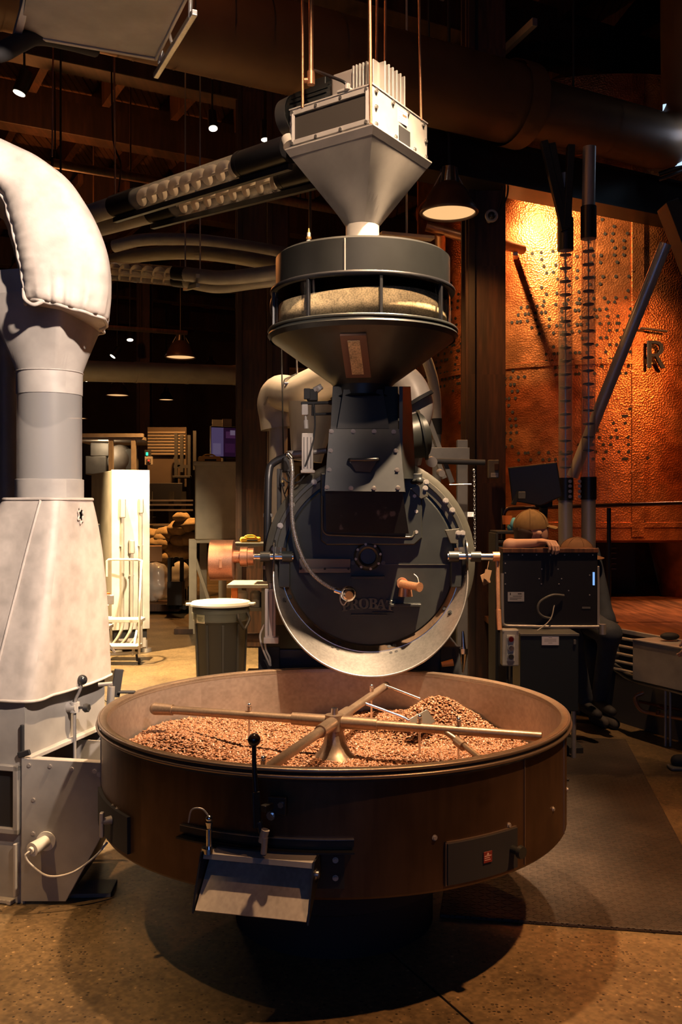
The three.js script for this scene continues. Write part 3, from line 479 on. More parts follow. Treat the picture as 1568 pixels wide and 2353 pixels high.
// ---------------------------------------------------------------- cooling pan
const PC = V(-0.024, 0, -3.52), PR = 0.85, RIMY = 0.76;
const onPan = (a, r, y) => V(PC.x + Math.sin(a) * r, y, PC.z + Math.cos(a) * r);   // a = 0 faces the camera
{
  const t = thing('cooling_pan', 'wide round bronze-brown steel cooling pan full of roasted beans', 'cooling pan');
  part('outer_wall', lathe([[0.80, 0.385], [0.826, 0.388], [0.832, 0.396], [0.832, 0.728]], PC.x, 0, PC.z, 96), M.panSteel, t);
  part('inner_wall', lathe([[0.8125, 0.748], [0.81, 0.5], [0.80, 0.49]], PC.x, 0, PC.z, 96), M.panInner, t);
  part('sieve_floor', lathe([[0.805, 0.51], [0.06, 0.51], [0.06, 0.5], [0.805, 0.5]], PC.x, 0, PC.z, 72), M.panInner, t);
  part('underside', lathe([[0.81, 0.392], [0.5, 0.385], [0.42, 0.36], [0, 0.36]], PC.x, 0, PC.z, 64), M.blackMatt, t);
  for (const [y, r] of [[0.737, 0.846], [0.755, 0.841]]) part('rim_ring', (() => { const g = new THREE.TorusGeometry(r, 0.0058, 10, 128); g.rotateX(Math.PI / 2); g.translate(PC.x, y, PC.z); return g; })(), M.rim, t);
  part('rim_top', lathe([[0.812, 0.742], [0.814, 0.757], [0.820, 0.7605], [0.838, 0.7605]], PC.x, 0, PC.z, 96), M.bronze, t);
  part('rim_channel', lathe([[0.838, 0.76], [0.836, 0.752], [0.835, 0.728], [0.832, 0.72]], PC.x, 0, PC.z, 96), M.blackMatt, t);
  part('pedestal', lathe([[0.40, 0.37], [0.40, 0.16], [0.36, 0.14], [0.36, 0.0], [0, 0]], PC.x, 0, PC.z, 48), M.blackMatt, t);
  // vertical weld seam strips
  for (const a of [0.78, 1.18, -1.32]) part('seam_strip', box(0.004, 0.325, 0.003, ...onPan(a, 0.8335, 0.562).toArray(), a, 0), M.rim, t);
  for (const [px, py] of [[959, 1925], [1112, 1896], [1227, 1859], [1291, 1814], [1308, 1774], [322, 1860], [308, 1853]]) {
    const a = Math.asin(Math.max(-0.999, Math.min(0.999, (px - 770) / 538))), z = PC.z + Math.cos(a) * 0.832, Z = -z; bolt(onPan(a, 0.835, EYE - (py - CY) / FOC * Z), V(Math.sin(a), 0, Math.cos(a)), 0.006, M.steelDull, t);
  }
  // curved plate stuck on the wall, from angle a0 to a1
  const curved = (a0, a1, y0, y1, r, th, n = 12) => { const rings = []; for (let i = 0; i <= n; i++) { const a = lerp(a0, a1, i / n); rings.push([onPan(a, r, y0), onPan(a, r + th, y0), onPan(a, r + th, y1), onPan(a, r, y1)]); } return toCreasedNormals(loft(rings), 0.5); };
  // access doors
  const d1 = part('access_door', curved(0.403, 0.72, 0.408, 0.527, 0.832, 0.012), M.blackMatt, t, 'black access door with a small red label');
  part('door_edge', [curved(0.398, 0.723, 0.527, 0.531, 0.831, 0.008), curved(0.397, 0.403, 0.405, 0.531, 0.831, 0.008)], M.rim, d1);
  const aK = 0.69, kp = onPan(aK, 0.843, 0.468), kn = V(Math.sin(aK), 0, Math.cos(aK));
  part('door_knob', [rod(kp, kp.clone().addScaledVector(kn, 0.03), 0.012), rod(kp.clone().addScaledVector(kn, 0.03), kp.clone().addScaledVector(kn, 0.042), 0.02, 0.018)], M.iron, d1);
  const aL = 0.567, lp = onPan(aL, 0.8462, 0.468);
  plate('warning_label', 0.032, 0.032, lp, aL, 0, labelTex(64, 64, (x) => { x.fillStyle = '#7a2a22'; x.fillRect(0, 0, 64, 64); x.fillStyle = '#d8b9a8'; x.fillRect(6, 22, 52, 5); x.fillRect(6, 34, 40, 4); x.beginPath(); x.moveTo(32, 3); x.lineTo(42, 19); x.lineTo(22, 19); x.fill(); x.fillRect(6, 46, 46, 4); }), d1, 'small red warning label');
  const d2 = part('access_door', curved(-1.3, -0.86, 0.415, 0.53, 0.832, 0.012), M.blackMatt, t, 'black access door beside the grey chute');
  const q0 = onPan(-1.0, 0.846, 0.492), qn = V(Math.sin(-1.0), 0, Math.cos(-1.0));
  part('latch', [rod(q0, q0.clone().addScaledVector(qn, 0.035), 0.014, 0.01), bar(q0.clone().addScaledVector(qn, 0.03).add(V(0, -0.05, 0)), q0.clone().addScaledVector(qn, 0.03).add(V(0, 0.03, 0)), 0.014, 0.02)], M.steelDull, d2);
  // discharge gate: rails, tray, lever
  const rails = part('gate_rail', [curved(-0.56, 0.072, 0.543, 0.562, 0.832, 0.012, 24), curved(-0.56, 0.072, 0.528, 0.533, 0.832, 0.03, 24)], M.black, t, 'curved black guide rail of the discharge gate');
  part('rail_edge', [curved(-0.56, 0.072, 0.562, 0.5635, 0.832, 0.013, 24)], M.steel, rails);
  // tray: back width from px 448 to 725 at the pan wall, sloping forward and down
  const ta = -0.235, tn = V(Math.sin(ta), 0, Math.cos(ta)), tx = V(Math.cos(ta), 0, -Math.sin(ta)), tc = onPan(ta, 0.832, 0);
  const TP = (u, y, o) => tc.clone().addScaledVector(tx, u).addScaledVector(tn, o).setY(y);
  const hw = 0.158;
  const trayQuad = (a, b, c, d, th, m, name) => { const n = b.clone().sub(a).cross(d.clone().sub(a)).normalize().multiplyScalar(th); return part(name, toCreasedNormals(loft([[a, b, c, d], [a, b, c, d].map(p => p.clone().add(n))]), 0.3), m, t); };
  trayQuad(TP(-hw, 0.495, 0.012), TP(hw, 0.495, 0.012), TP(hw, 0.388, 0.125), TP(-hw, 0.388, 0.125), 0.004, std(lin(0.56, 0.49, 0.43), 0.42, 0.25, { map: rep(T.brush, 1.2) }), 'tray_floor');
  for (const s of [-1, 1]) {
    const P = (o, y) => TP(s * (hw + 0.003), y, o);
    const outline = [P(0.0, 0.46), P(0.02, 0.47), P(0.128, 0.38), P(0.112, 0.43), P(0.066, 0.527), P(0.0, 0.53)];
    part('tray_cheek', toCreasedNormals(loft([outline, outline.map(p => p.clone().addScaledVector(tx, s * 0.005))]), 0.3), M.black, t);
  }
  part('tray_lintel', toCreasedNormals(loft([[TP(-hw, 0.528, 0.0), TP(-hw, 0.522, 0.062), TP(-hw, 0.508, 0.066), TP(-hw, 0.515, 0.0)], [TP(hw, 0.528, 0.0), TP(hw, 0.522, 0.062), TP(hw, 0.508, 0.066), TP(hw, 0.515, 0.0)]]), 0.3), M.greyPaint, t);
  part('gate_plate', curved(-0.43, -0.045, 0.46, 0.527, 0.833, 0.008), M.black, t);
  const mp = part('mount_plate', curved(-0.06, 0.04, 0.425, 0.527, 0.832, 0.007), M.blackMatt, t);
  for (const [u, y] of [[0.01, 0.505], [0.01, 0.455]]) bolt(onPan(u, 0.842, y), V(0, 0, 1), 0.006, M.steelDull, mp);
  bolt(TP(hw + 0.012, 0.487, 0.05), V(1, 0, 0.2), 0.011, M.steel, t);
  // locking pin
  const pin = TP(-hw + 0.01, 0.53, 0.045);
  const pinM = part('locking_pin', [rod(pin, pin.clone().add(V(0, 0.055, 0)), 0.009), rod(pin.clone().add(V(0, 0.055, 0)), pin.clone().add(V(0, 0.075, 0)), 0.006, 0.011), ball(0.010, pin.clone().add(V(0, 0.085, 0))), rod(pin.clone().add(V(0, -0.01, 0)), pin.clone().add(V(0, 0.004, 0)), 0.022)], M.chrome, t);
  part('pin_cable', tube([pin.clone().add(V(0, 0.09, 0)), pin.clone().add(V(-0.02, 0.112, 0)), pin.clone().add(V(-0.05, 0.108, -0.005)), pin.clone().add(V(-0.06, 0.07, -0.01))], 0.0025, 16, 6), M.steelDull, pinM);
  // lever
  const l0 = TP(0.018, 0.535, 0.04), l1 = TP(0.0, 0.62, 0.045), l2 = TP(-0.012, 0.70, 0.04), l3 = TP(-0.018, 0.78, 0.035), l4 = TP(-0.018, 0.83, 0.035);
  const lev = part('gate_lever', [bar(l0, l1, 0.02, 0.016), bar(TP(-0.005, 0.60, 0.05), l2, 0.024, 0.014), rod(l2, l3, 0.008, 0.0065), rod(l3, l4, 0.0065)], M.black, t, 'black lever with a ball knob');
  part('ball_knob', ball(0.0185, l4.clone().add(V(0, 0.012, 0))), std(lin(0.02, 0.012, 0.012), 0.12), lev);
  part('lever_link', [rod(TP(0.012, 0.565, 0.055), TP(0.022, 0.60, 0.055), 0.012), rod(TP(0.018, 0.535, 0.06), TP(0.022, 0.58, 0.06), 0.009)], M.steelDull, lev);
  part('lever_bracket', [box(0.055, 0.05, 0.012, ...TP(0.042, 0.655, 0.012).toArray(), ta), bar(TP(0.03, 0.655, 0.0), TP(0.012, 0.655, 0.05), 0.02, 0.02)], M.black, lev);
  bolt(TP(0.055, 0.66, 0.02), tn, 0.009, M.chrome, lev); bolt(TP(0.028, 0.63, 0.03), tn, 0.009, M.chrome, lev);
  // photo-eye bracket on the left rim
  const s0 = V(-0.885, 0.75, -3.76);
  const pe = part('sensor_bracket', [box(0.035, 0.11, 0.012, s0.x + 0.005, 0.80, s0.z, 0.5, 0.003, 0, -0.15), bar(V(s0.x + 0.01, 0.765, s0.z), V(s0.x + 0.075, 0.765, s0.z + 0.0), 0.03, 0.008)], M.blackMatt, t);
  part('sensor', [rod(V(s0.x - 0.02, 0.70, s0.z + 0.01), V(s0.x - 0.015, 0.79, s0.z + 0.01), 0.015), rod(V(s0.x - 0.065, 0.795, s0.z + 0.01), V(s0.x - 0.01, 0.80, s0.z + 0.01), 0.008)], M.steelDull, pe);
}
// height of the bean bed
function bedY(x, z) {
  const dx = x - PC.x, dz = z - PC.z, r = Math.hypot(dx, dz), an = Math.atan2(dx, dz);
  let h = 0.572 + 0.022 * sstep(-0.1, -0.75, dx) + 0.02 * sstep(0, 0.7, -dz * -1) * 0 + 0.012 * Math.sin(an * 4 + r * 5) * sstep(0.1, 0.4, r);
  h += 0.014 * (vnoise(x * 5 + 50, z * 5 + 50, 4096, 3) - 0.5) + 0.010 * (vnoise(x * 14 + 50, z * 14 + 50, 4096, 5) - 0.5);
  const m = (mx, mz, sx, sz, k, rot = 0) => { const a = dx - mx, b = dz - mz, c = Math.cos(rot), s = Math.sin(rot), u = a * c - b * s, v = a * s + b * c; return k * Math.exp(-(u * u) / (sx * sx) - (v * v) / (sz * sz)); };
  h += m(0.42, -0.45, 0.17, 0.10, 0.12, 0.5);       // heap thrown up by the far paddle
  h += m(-0.58, -0.02, 0.17, 0.12, 0.062, 0.3);      // heap by the end of the left arm
  h -= m(-0.42, 0.0, 0.09, 0.16, 0.03, 0.4);
  h -= m(0.28, -0.2, 0.10, 0.08, 0.02);
  h += m(0.3, 0.42, 0.3, 0.05, 0.018, -0.3) - m(0.1, 0.36, 0.3, 0.035, 0.016, -0.3);
  h -= 0.03 * sstep(-0.55, -0.8, dz) * sstep(0.25, -0.15, dx);   // thin towards the far left
  return h;
}
{
  const n = 150, pos = [], idx = [];
  const rings = 60;
  for (let i = 0; i <= rings; i++) for (let j = 0; j < n; j++) { const r = 0.80 * i / rings, a = j / n * Math.PI * 2, x = PC.x + Math.sin(a) * r, z = PC.z + Math.cos(a) * r; pos.push(x, bedY(x, z) - 0.004, z); }
  for (let i = 0; i < rings; i++) for (let j = 0; j < n; j++) { const a = i * n + j, b = i * n + (j + 1) % n, c = a + n, d = b + n; idx.push(a, c, b, b, c, d); }
  const g = new THREE.BufferGeometry(); g.setAttribute('position', new THREE.Float32BufferAttribute(pos, 3)); g.setIndex(idx); g.computeVertexNormals();
  const t = thing('coffee_beans', 'bed of freshly roasted brown coffee beans filling the cooling pan', 'coffee beans', null, 'stuff'); t.userData.noRebase = true;
  part('bean_bed', g, M.beanBed, t).userData.kind = 'stuff';
  // one bean: domed back, flat face with a groove
  const bg = new THREE.SphereGeometry(1, 10, 8); { const p = bg.attributes.position; for (let i = 0; i < p.count; i++) { let x = p.getX(i), y = p.getY(i), z = p.getZ(i); if (y < 0) { y *= 0.35; } else if (Math.abs(z) < 0.28) y *= 1; p.setXYZ(i, x * 0.0068, y * 0.0036, z * 0.0047); } bg.computeVertexNormals(); }
  const N = 52000, im = new THREE.InstancedMesh(bg, M.bean, N), m = new THREE.Matrix4(), q = new THREE.Quaternion(), e = new THREE.Euler(), c = new THREE.Color();
  im.name = 'roasted_beans'; im.castShadow = im.receiveShadow = true; im.userData.kind = 'stuff';
  for (let i = 0; i < N; i++) {
    const r = 0.798 * Math.sqrt(rnd()), a = rnd() * Math.PI * 2, x = PC.x + Math.sin(a) * r, z = PC.z + Math.cos(a) * r;
    e.set(rr(-0.6, 0.6) + (rnd() < 0.5 ? Math.PI : 0), rnd() * 6.28, rr(-0.6, 0.6)); q.setFromEuler(e);
    const s = rr(0.85, 1.15); m.compose(V(x, bedY(x, z) + rr(-0.003, 0.005), z), q, V(s, s, s)); im.setMatrixAt(i, m);
    const k = rr(0.75, 1.25); im.setColorAt(i, c.setRGB(0.20 * k, 0.085 * k, 0.038 * k));
  }
  t.add(im);
}
{ // stirrer
  const t = thing('stirrer', 'four-armed bronze pipe stirrer with cone hub in the cooling pan', 'stirrer');
  const y = 0.703, H0 = V(PC.x, y, PC.z);
  part('cone_hub', lathe([[0.088, 0.512], [0.088, 0.562], [0.084, 0.572], [0.060, 0.592], [0.042, 0.625], [0.034, 0.665], [0.033, 0.69], [0, 0.69]], PC.x, 0, PC.z, 40), M.bronze, t);
  part('hub_block', [rod(V(H0.x, y - 0.03, H0.z), V(H0.x, y + 0.026, H0.z), 0.038, 0.034, 20)], M.bronze, t);
  part('hub_cap', [rod(V(H0.x, y + 0.026, H0.z), V(H0.x, y + 0.05, H0.z), 0.014, 0.012, 12)], M.chrome, t);
  const a0 = Math.atan2(-0.70, -0.222);           // left arm
  const arm = (k, L, label) => {
    const a = a0 + k * Math.PI / 2, d = V(Math.sin(a), 0, Math.cos(a)), p = (s, dy = 0, o = 0) => V(H0.x + d.x * s - d.z * o * -1, y + dy, H0.z + d.z * s - d.x * o);
    const m = part('arm', [rod(p(0.03), p(L), 0.0165, 0.0165, 18)], M.bronze, t, label);
    part('sleeve', rod(p(0.03), p(0.165), 0.024, 0.023, 18), M.bronze, m);
    return { m, p, d };
  };
  const A = arm(0, 0.735), B = arm(-2, 0.75), C = arm(-1, 0.74), D = arm(1, 0.74);
  for (const X of [A]) part('end_cap', [rod(X.p(0.66), X.p(0.735), 0.021, 0.024, 18), ball(0.024, X.p(0.735))], M.bronze, X.m);
  const tine = (X, s, len = 0.1) => part('tine', [rod(X.p(s, 0.03), X.p(s, -len), 0.0045, 0.0045, 8), rod(X.p(s, 0.018), X.p(s, 0.034), 0.009, 0.009, 8), ball(0.008, X.p(s, 0.04))], M.chrome, X.m);
  tine(A, 0.34); tine(B, 0.46, 0.11); tine(B, 0.32, 0.09); tine(C, 0.5); tine(D, 0.69);
  // paddles held by bent rods
  const far = C.p(0.69).z < D.p(0.69).z ? C : D;
  part('paddle_rod', rod(far.p(0.69, 0.012), W(966, 1606, 4.12), 0.006, 0.006, 8), M.chrome, far.m);
  part('paddle_rod', tube([far.p(0.36, 0.0), W(880, 1631, 3.85), W(930, 1650, 3.83), W(948, 1662, 3.82)], 0.006, 24, 8, 0.2), M.chrome, far.m);
  part('paddle', box(0.10, 0.06, 0.006, ...W(970, 1656, 3.80).toArray(), 0.4, 0.002, -0.6, 0.35), M.chrome, far.m);
  const b0 = B.p(0.44, -0.012), b1 = B.p(0.58, -0.06, 0.0).add(V(-0.05, 0, 0.16));
  part('side_rod', [rod(B.p(0.40, 0), b0.clone().add(V(0.02, -0.02, 0.04)), 0.010), rod(b0.clone().add(V(0.02, -0.02, 0.04)), b1, 0.010), rod(b0.clone().add(V(0.01, -0.018, 0.03)), b0.clone().add(V(0.03, -0.028, 0.07)), 0.017)], M.bronze, B.m);
}
// ---------------------------------------------------------------- white padded column with grey base
{
  const t = thing('aspiration_column', 'tall grey duct column with white padded insulation jackets and clear tube', 'duct column');
  const ax = -1.188, az = -3.9, NC = V(-1.19, 0, -3.6), FC = V(-1.03, 0, -4.17), sd = FC.clone().sub(NC).normalize(), on = V(-sd.z, 0, sd.x);   // on points away from the box to the right
  const sqRing = (c, half, y, rad, rot, n = 48) => { const out = []; for (let i = 0; i < n; i++) { const a = i / n * Math.PI * 2, ca = Math.cos(a), sa = Math.sin(a), e = rad; const k = Math.pow(Math.pow(Math.abs(ca), e) + Math.pow(Math.abs(sa), e), -1 / e); const x = ca * k * half, z = sa * k * half; out.push(V(c.x + x * Math.cos(rot) + z * Math.sin(rot), y, c.z - x * Math.sin(rot) + z * Math.cos(rot))); } return out; };
  const rot = -Math.atan2(sd.x, -sd.z) ;
  // base cabinet
  const bc = NC.clone().add(FC).multiplyScalar(0.5).addScaledVector(on, -0.275);
const prism = (a, b, c, d, y0, y1) => toCreasedNormals(loft([[a, b, c, d].map(p => p.clone().setY(y0)), [a, b, c, d].map(p => p.clone().setY(y1))]), 0.3), at = (u, v) => NC.clone().addScaledVector(on, -u).addScaledVector(sd, v);
  part('base_cabinet', [prism(at(0, 0), at(0, 0.592), at(0.55, 0.592), at(0.55, 0), 0.54, 0.79), prism(at(0.24, 0.012), at(0.24, 0.592), at(0.55, 0.592), at(0.55, 0.012), 0, 0.54), prism(at(0, 0), at(0, 0.012), at(0.55, 0.012), at(0.55, 0), 0, 0.54), prism(at(0, 0.58), at(0, 0.592), at(0.25, 0.592), at(0.25, 0.58), 0, 0.54)], M.greyPaint, t);
  part('cabinet_ledge', bar(NC.clone().addScaledVector(on, 0.012).setY(0.545), FC.clone().addScaledVector(on, 0.012).setY(0.545), 0.03, 0.018), M.greyLight, t);
  // chute trough from the pan: front plate, back plate, inner slide
  const fz = -3.6, X = (px) => (px - CX) / FOC * 3.6, Y = (py) => EYE - (py - CY) / FOC * 3.6;
  const fp = [[X(52), Y(2068)], [X(152), Y(2068)], [X(236), Y(1916)], [X(236), Y(1752)], [X(52), Y(1742)]];
  const front = part('chute_plate', place(extr(fp, 0.008, 0.002, 1), 0, 0, fz), M.greyPaint, t);
  part('plate_flange', bar(V(X(60), Y(1745), fz - 0.02), V(X(233), Y(1755), fz - 0.02), 0.045, 0.006), M.greyLight, front);
  for (const [px, py] of [[69, 1757], [117, 1759], [167, 1765], [219, 1770], [79, 1836], [78, 1913], [230, 1778]]) bolt(V(X(px), Y(py), fz + 0.012), V(0, 0, 1), 0.007, M.steelDull, front);
  part('chute_slide', toCreasedNormals(loft([[V(-1.16, 0.40, -3.63), V(-0.90, 0.47, -3.63), V(-0.90, 0.465, -3.63), V(-1.16, 0.39, -3.63)], [V(-1.08, 0.40, -3.98), V(-0.87, 0.47, -3.98), V(-0.87, 0.465, -3.98), V(-1.08, 0.39, -3.98)]]), 0.3), M.greyDark, t);
  part('chute_plate', toCreasedNormals(loft([[V(-1.15, 0.15, -4.0), V(-0.84, 0.38, -4.0), V(-0.84, 0.5, -4.0), V(-1.1, 0.52, -4.0)], [V(-1.15, 0.15, -4.01), V(-0.84, 0.38, -4.01), V(-0.84, 0.5, -4.01), V(-1.1, 0.52, -4.01)]]), 0.3), M.greyPaint, t);
  part('chute_bottom', toCreasedNormals(loft([[V(X(155), Y(2066), fz), V(X(236), Y(1916), fz), V(X(236), Y(1912), fz), V(X(155), Y(2062), fz)], [V(X(155), Y(2066), -4.0), V(X(236), Y(1916), -4.0), V(X(236), Y(1912), -4.0), V(X(155), Y(2062), -4.0)]]), 0.3), M.greyDark, t);
  // front of the cabinet: a frame with dark sight glass and corner flanges
  const cabP = (u, y, o) => NC.clone().addScaledVector(on, -u).addScaledVector(sd, -o).setY(y);
  const inset = (px, py) => { const zz = 3.62; return V((px - CX) / FOC * zz, EYE - (py - CY) / FOC * zz, -zz); };
  const yaw = Math.atan2(-sd.x, -sd.z);
  const wc = cabP(0.075, 0.392, 0.012);
  const fr = part('sight_frame', [box(0.12, 0.022, 0.024, ...wc.clone().add(V(0, 0.118, 0)).toArray(), yaw), box(0.12, 0.022, 0.024, ...wc.clone().add(V(0, -0.118, 0)).toArray(), yaw), box(0.022, 0.258, 0.024, ...cabP(0.026, 0.392, 0.012).toArray(), yaw), box(0.022, 0.258, 0.024, ...cabP(0.124, 0.392, 0.012).toArray(), yaw)], M.greyPaint, t);
  part('sight_glass', box(0.085, 0.22, 0.006, ...cabP(0.075, 0.392, 0.004).toArray(), yaw, 0), M.blackPlastic, fr);
  part('corner_flange', [box(0.012, 0.2, 0.03, ...cabP(0.028, 0.13, 0.012).toArray(), yaw), box(0.02, 0.018, 0.03, ...cabP(0.05, 0.009, 0.016).toArray(), yaw)], M.greyLight, t);
  part('corner_flange', [box(0.012, 0.16, 0.03, ...cabP(0.145, 0.1, 0.012).toArray(), yaw), box(0.12, 0.016, 0.03, ...cabP(0.1, 0.009, 0.012).toArray(), yaw)], M.greyLight, t);
  part('foot_plate', box(0.26, 0.016, 0.14, X(165), 0.008, -3.72, 0.05, 0.002), M.greyDark, t);
  // door strap, knob lever
  part('door_strap', [box(0.014, 0.11, 0.012, ...cabP(0.006, 0.62, 0.008).toArray(), yaw), bar(cabP(0.02, 0.56, 0.012), cabP(-0.03, 0.575, 0.01), 0.012, 0.022)], M.blackMatt, t);
  const k0 = NC.clone().addScaledVector(sd, 0.30).addScaledVector(on, 0.03);
  const lever = part('damper_lever', [tube([k0.clone().setY(0.35), k0.clone().setY(0.5), k0.clone().setY(0.68), k0.clone().setY(0.715).addScaledVector(on, 0.006), k0.clone().setY(0.745).addScaledVector(on, 0.022), k0.clone().setY(0.775).addScaledVector(on, 0.03)], 0.007, 24, 8)], M.steelDull, t, 'steel rod lever with a black ball knob');
  part('ball_knob', ball(0.021, k0.clone().setY(0.792).addScaledVector(on, 0.034)), std(lin(0.015, 0.015, 0.017), 0.12), lever);
  part('guide_boss', [rod(k0.clone().setY(0.68).addScaledVector(on, -0.03), k0.clone().setY(0.68).addScaledVector(on, 0.012), 0.022), rod(k0.clone().setY(0.66), k0.clone().setY(0.70), 0.02)], M.greyLight, lever);
  part('star_knob', [rod(k0.clone().setY(0.68).addScaledVector(on, 0.012), k0.clone().setY(0.68).addScaledVector(on, 0.045), 0.005), rod(k0.clone().setY(0.68).addScaledVector(on, 0.045), k0.clone().setY(0.68).addScaledVector(on, 0.065), 0.019, 0.016, 5)], M.blackMatt, lever);
  // sensor plug with its cable
  const sp = V(X(108), Y(1930), fz + 0.01);
  const plug = part('sensor_plug', [rod(sp, sp.clone().add(V(0, 0, 0.006)), 0.036, 0.036, 24), rod(sp.clone().add(V(0, 0, 0.005)), sp.clone().add(V(-0.03, -0.008, 0.07)), 0.022, 0.026, 20), rod(sp.clone().add(V(-0.03, -0.008, 0.07)), sp.clone().add(V(-0.034, -0.01, 0.08)), 0.014, 0.012, 14)], M.white, t, 'white round sensor plug');
  part('sensor_cable', tube([sp.clone().add(V(-0.034, -0.01, 0.08)), sp.clone().add(V(-0.05, -0.025, 0.085)), sp.clone().add(V(-0.03, -0.06, 0.08)), sp.clone().add(V(0.03, -0.105, 0.07)), sp.clone().add(V(0.11, -0.1, 0.05)), sp.clone().add(V(0.18, -0.06, 0.01)), sp.clone().add(V(0.22, -0.02, -0.04))], 0.0042, 40, 8), M.white, plug);
  // lower jacket: cloth frustum, near corner to the left
  {
    const rings = [], Nn = 96, rows = 46, c0 = V(ax - 0.006, 0, az), c1 = bc.clone().add(V(0.004, 0, 0.0));
    for (let i = 0; i <= rows; i++) {
      const s = i / rows, c = c0.clone().lerp(c1, s), half = lerp(0.142, 0.318, Math.pow(s, 0.95)), y = lerp(1.522, 0.762, s);
      rings.push(sqRing(c, half, y, lerp(5, 14, s), rot, Nn).map(p => {
        const w = 0.018 * n3(p.x * 7, p.y * 1.6, p.z * 7, 2) + 0.006 * n3(p.x * 18, p.y * 5, p.z * 18, 4) + 0.012 * Math.sin(s * Math.PI); const d = V(p.x - c.x, 0, p.z - c.z).normalize();
        const hem = s > 0.97 ? 0.006 * n3(p.x * 20, 0, p.z * 20, 8) : 0; return p.clone().addScaledVector(d, w).add(V(0, hem - 0.03 * s * s * 0, 0)); }));
    }
    // the spot of the tear: faces are taken out of the cloth, so one looks through it at the wadding and the duct
    const seen = (v) => (v.x / -v.z) * FOC + CX;
    const fi = rings[4].reduce((b, p, k) => Math.abs(seen(p) - 183) < Math.abs(seen(rings[4][b]) - 183) && p.z > az - 0.1 ? k : b, 0);
    const hc = rings[4][fi].clone(), hn = V(hc.x - ax, 0, hc.z - az).normalize(), ht = V(hn.z, 0, -hn.x);
    const g = loft(rings, false, false); { const ix = [...g.index.array], P = g.attributes.position, keep = [], c = new V3(), v = new V3();
      for (let k = 0; k < ix.length; k += 3) { c.set(0, 0, 0); for (let m = 0; m < 3; m++) c.add(v.fromBufferAttribute(P, ix[k + m])); c.multiplyScalar(1 / 3).sub(hc); if (Math.pow(c.dot(ht) / 0.017, 2) + Math.pow(c.y / 0.026, 2) < 1 && Math.abs(c.dot(hn)) < 0.05) continue; keep.push(ix[k], ix[k + 1], ix[k + 2]); }
      g.setIndex(keep); }
    const J = part('insulation_jacket', g, M.jacket, t, 'white padded lower jacket with a torn hole');
    part('wadding', loft(rings.filter((_, k) => k % 3 === 0).map(r => { const m = r.reduce((q, p) => q.add(p), V(0, 0, 0)).multiplyScalar(1 / Nn); return r.map(p => { const d = V(p.x - m.x, 0, p.z - m.z), L = d.length(); return V(m.x + d.x * (L - 0.045) / L, p.y, m.z + d.z * (L - 0.045) / L); }); }), false, false), M.wadding, J);
    const hem = (k, r) => new THREE.TubeGeometry(new THREE.CatmullRomCurve3(rings[k].filter((_, i) => i % 2 === 0), true), 160, r, 6, true);
    part('hem', hem(rows, 0.006), M.jacket, J); part('hem', hem(0, 0.007), M.jacket, J);
    // seam welt along the near left corner
    const ci = Math.round(Nn * 0.375); 
    const iCorner = (() => { let b = 0, m = -9; rings[rows].forEach((p, i) => { const v = p.clone().sub(bc).dot(V(0, 0, 1)); if (v > m) { m = v; b = i; } }); return b; })();
    part('seam_welt', new THREE.TubeGeometry(new THREE.CatmullRomCurve3(rings.filter((_, i) => i % 3 === 0).map(r => r[(iCorner + 5) % Nn].clone())), 60, 0.006, 6), M.jacket, J);
    // ragged lip round the tear
    const rag = []; for (let i = 0; i < 14; i++) { const a = i / 14 * 6.283, r = (i % 2 ? 0.018 : 0.026) * (0.8 + 0.5 * hash(i, 3, 1)); rag.push(hc.clone().addScaledVector(ht, Math.cos(a) * r * 0.75).add(V(0, Math.sin(a) * r * 1.1, 0)).addScaledVector(hn, 0.004)); }
    part('torn_lip', new THREE.TubeGeometry(new THREE.CatmullRomCurve3(rag, true), 60, 0.004, 6, true), M.jacket, J);
  }
  // tube and collars
  part('lower_collar', lathe([[0.136, 1.50], [0.136, 1.602], [0.130, 1.604], [0.130, 1.50]], ax, 0, az, 48), M.greyLight, t);
  part('clear_tube', lathe([[0.1285, 1.58], [0.1285, 1.965]], ax, 0, az, 48), M.glassMilky, t, 'clear plastic sight tube');
  part('upper_collar', lathe([[0.131, 1.945], [0.132, 2.036], [0.126, 2.036], [0.125, 1.945]], ax, 0, az, 48), M.greyLight, t);
  part('collar_seam', (() => { const g = new THREE.TorusGeometry(0.1325, 0.003, 6, 48); g.rotateX(Math.PI / 2); g.translate(ax, 2.036, az); return g; })(), M.greyLight, t);
  // round to square
  part('transition', loft([0, 0.25, 0.5, 0.75, 1].map(s => { const a = sqRing(V(ax, 0, az), 0.13, 0, 2, rot, 64), b = sqRing(V(ax - 0.005, 0, az), 0.185, 0, 30, rot, 64); return a.map((p, i) => p.clone().lerp(b[i], s).setY(lerp(2.036, 2.33, s))); }), false, false), M.greyLight, t);
  part('transition_box', toCreasedNormals(loft([2.33, 2.42].map(y => sqRing(V(ax - 0.005, 0, az), 0.185, y, 30, rot, 64))), 0.5), M.greyLight, t);
  // padded hood: quarter bend in plan facing the camera
  {
    const Zh = 3.6, yawH = 0.30, hx = (px) => (px - 110) / FOC * Zh, hy = (py) => EYE - (py - CY) / FOC * Zh;
    const outer = [[247, 722], [259, 655], [255, 588], [236, 517], [206, 452], [162, 398], [110, 360], [55, 332], [0, 308], [-70, 288], [-180, 270]];
    const inner = [[56, 682], [48, 620], [38, 560], [22, 500], [0, 445], [-40, 425], [-90, 430], [-180, 480]];
    const oc = new THREE.CatmullRomCurve3(outer.map(([a, b]) => V(hx(a), hy(b), 0))), ic = new THREE.CatmullRomCurve3(inner.map(([a, b]) => V(hx(a), hy(b), 0)));
    const toWorld = (p) => p.applyAxisAngle(UPV, yawH).add(V((110 - CX) / FOC * Zh, 0, -Zh));
    const rows = 56, nn = 96, rings = [];
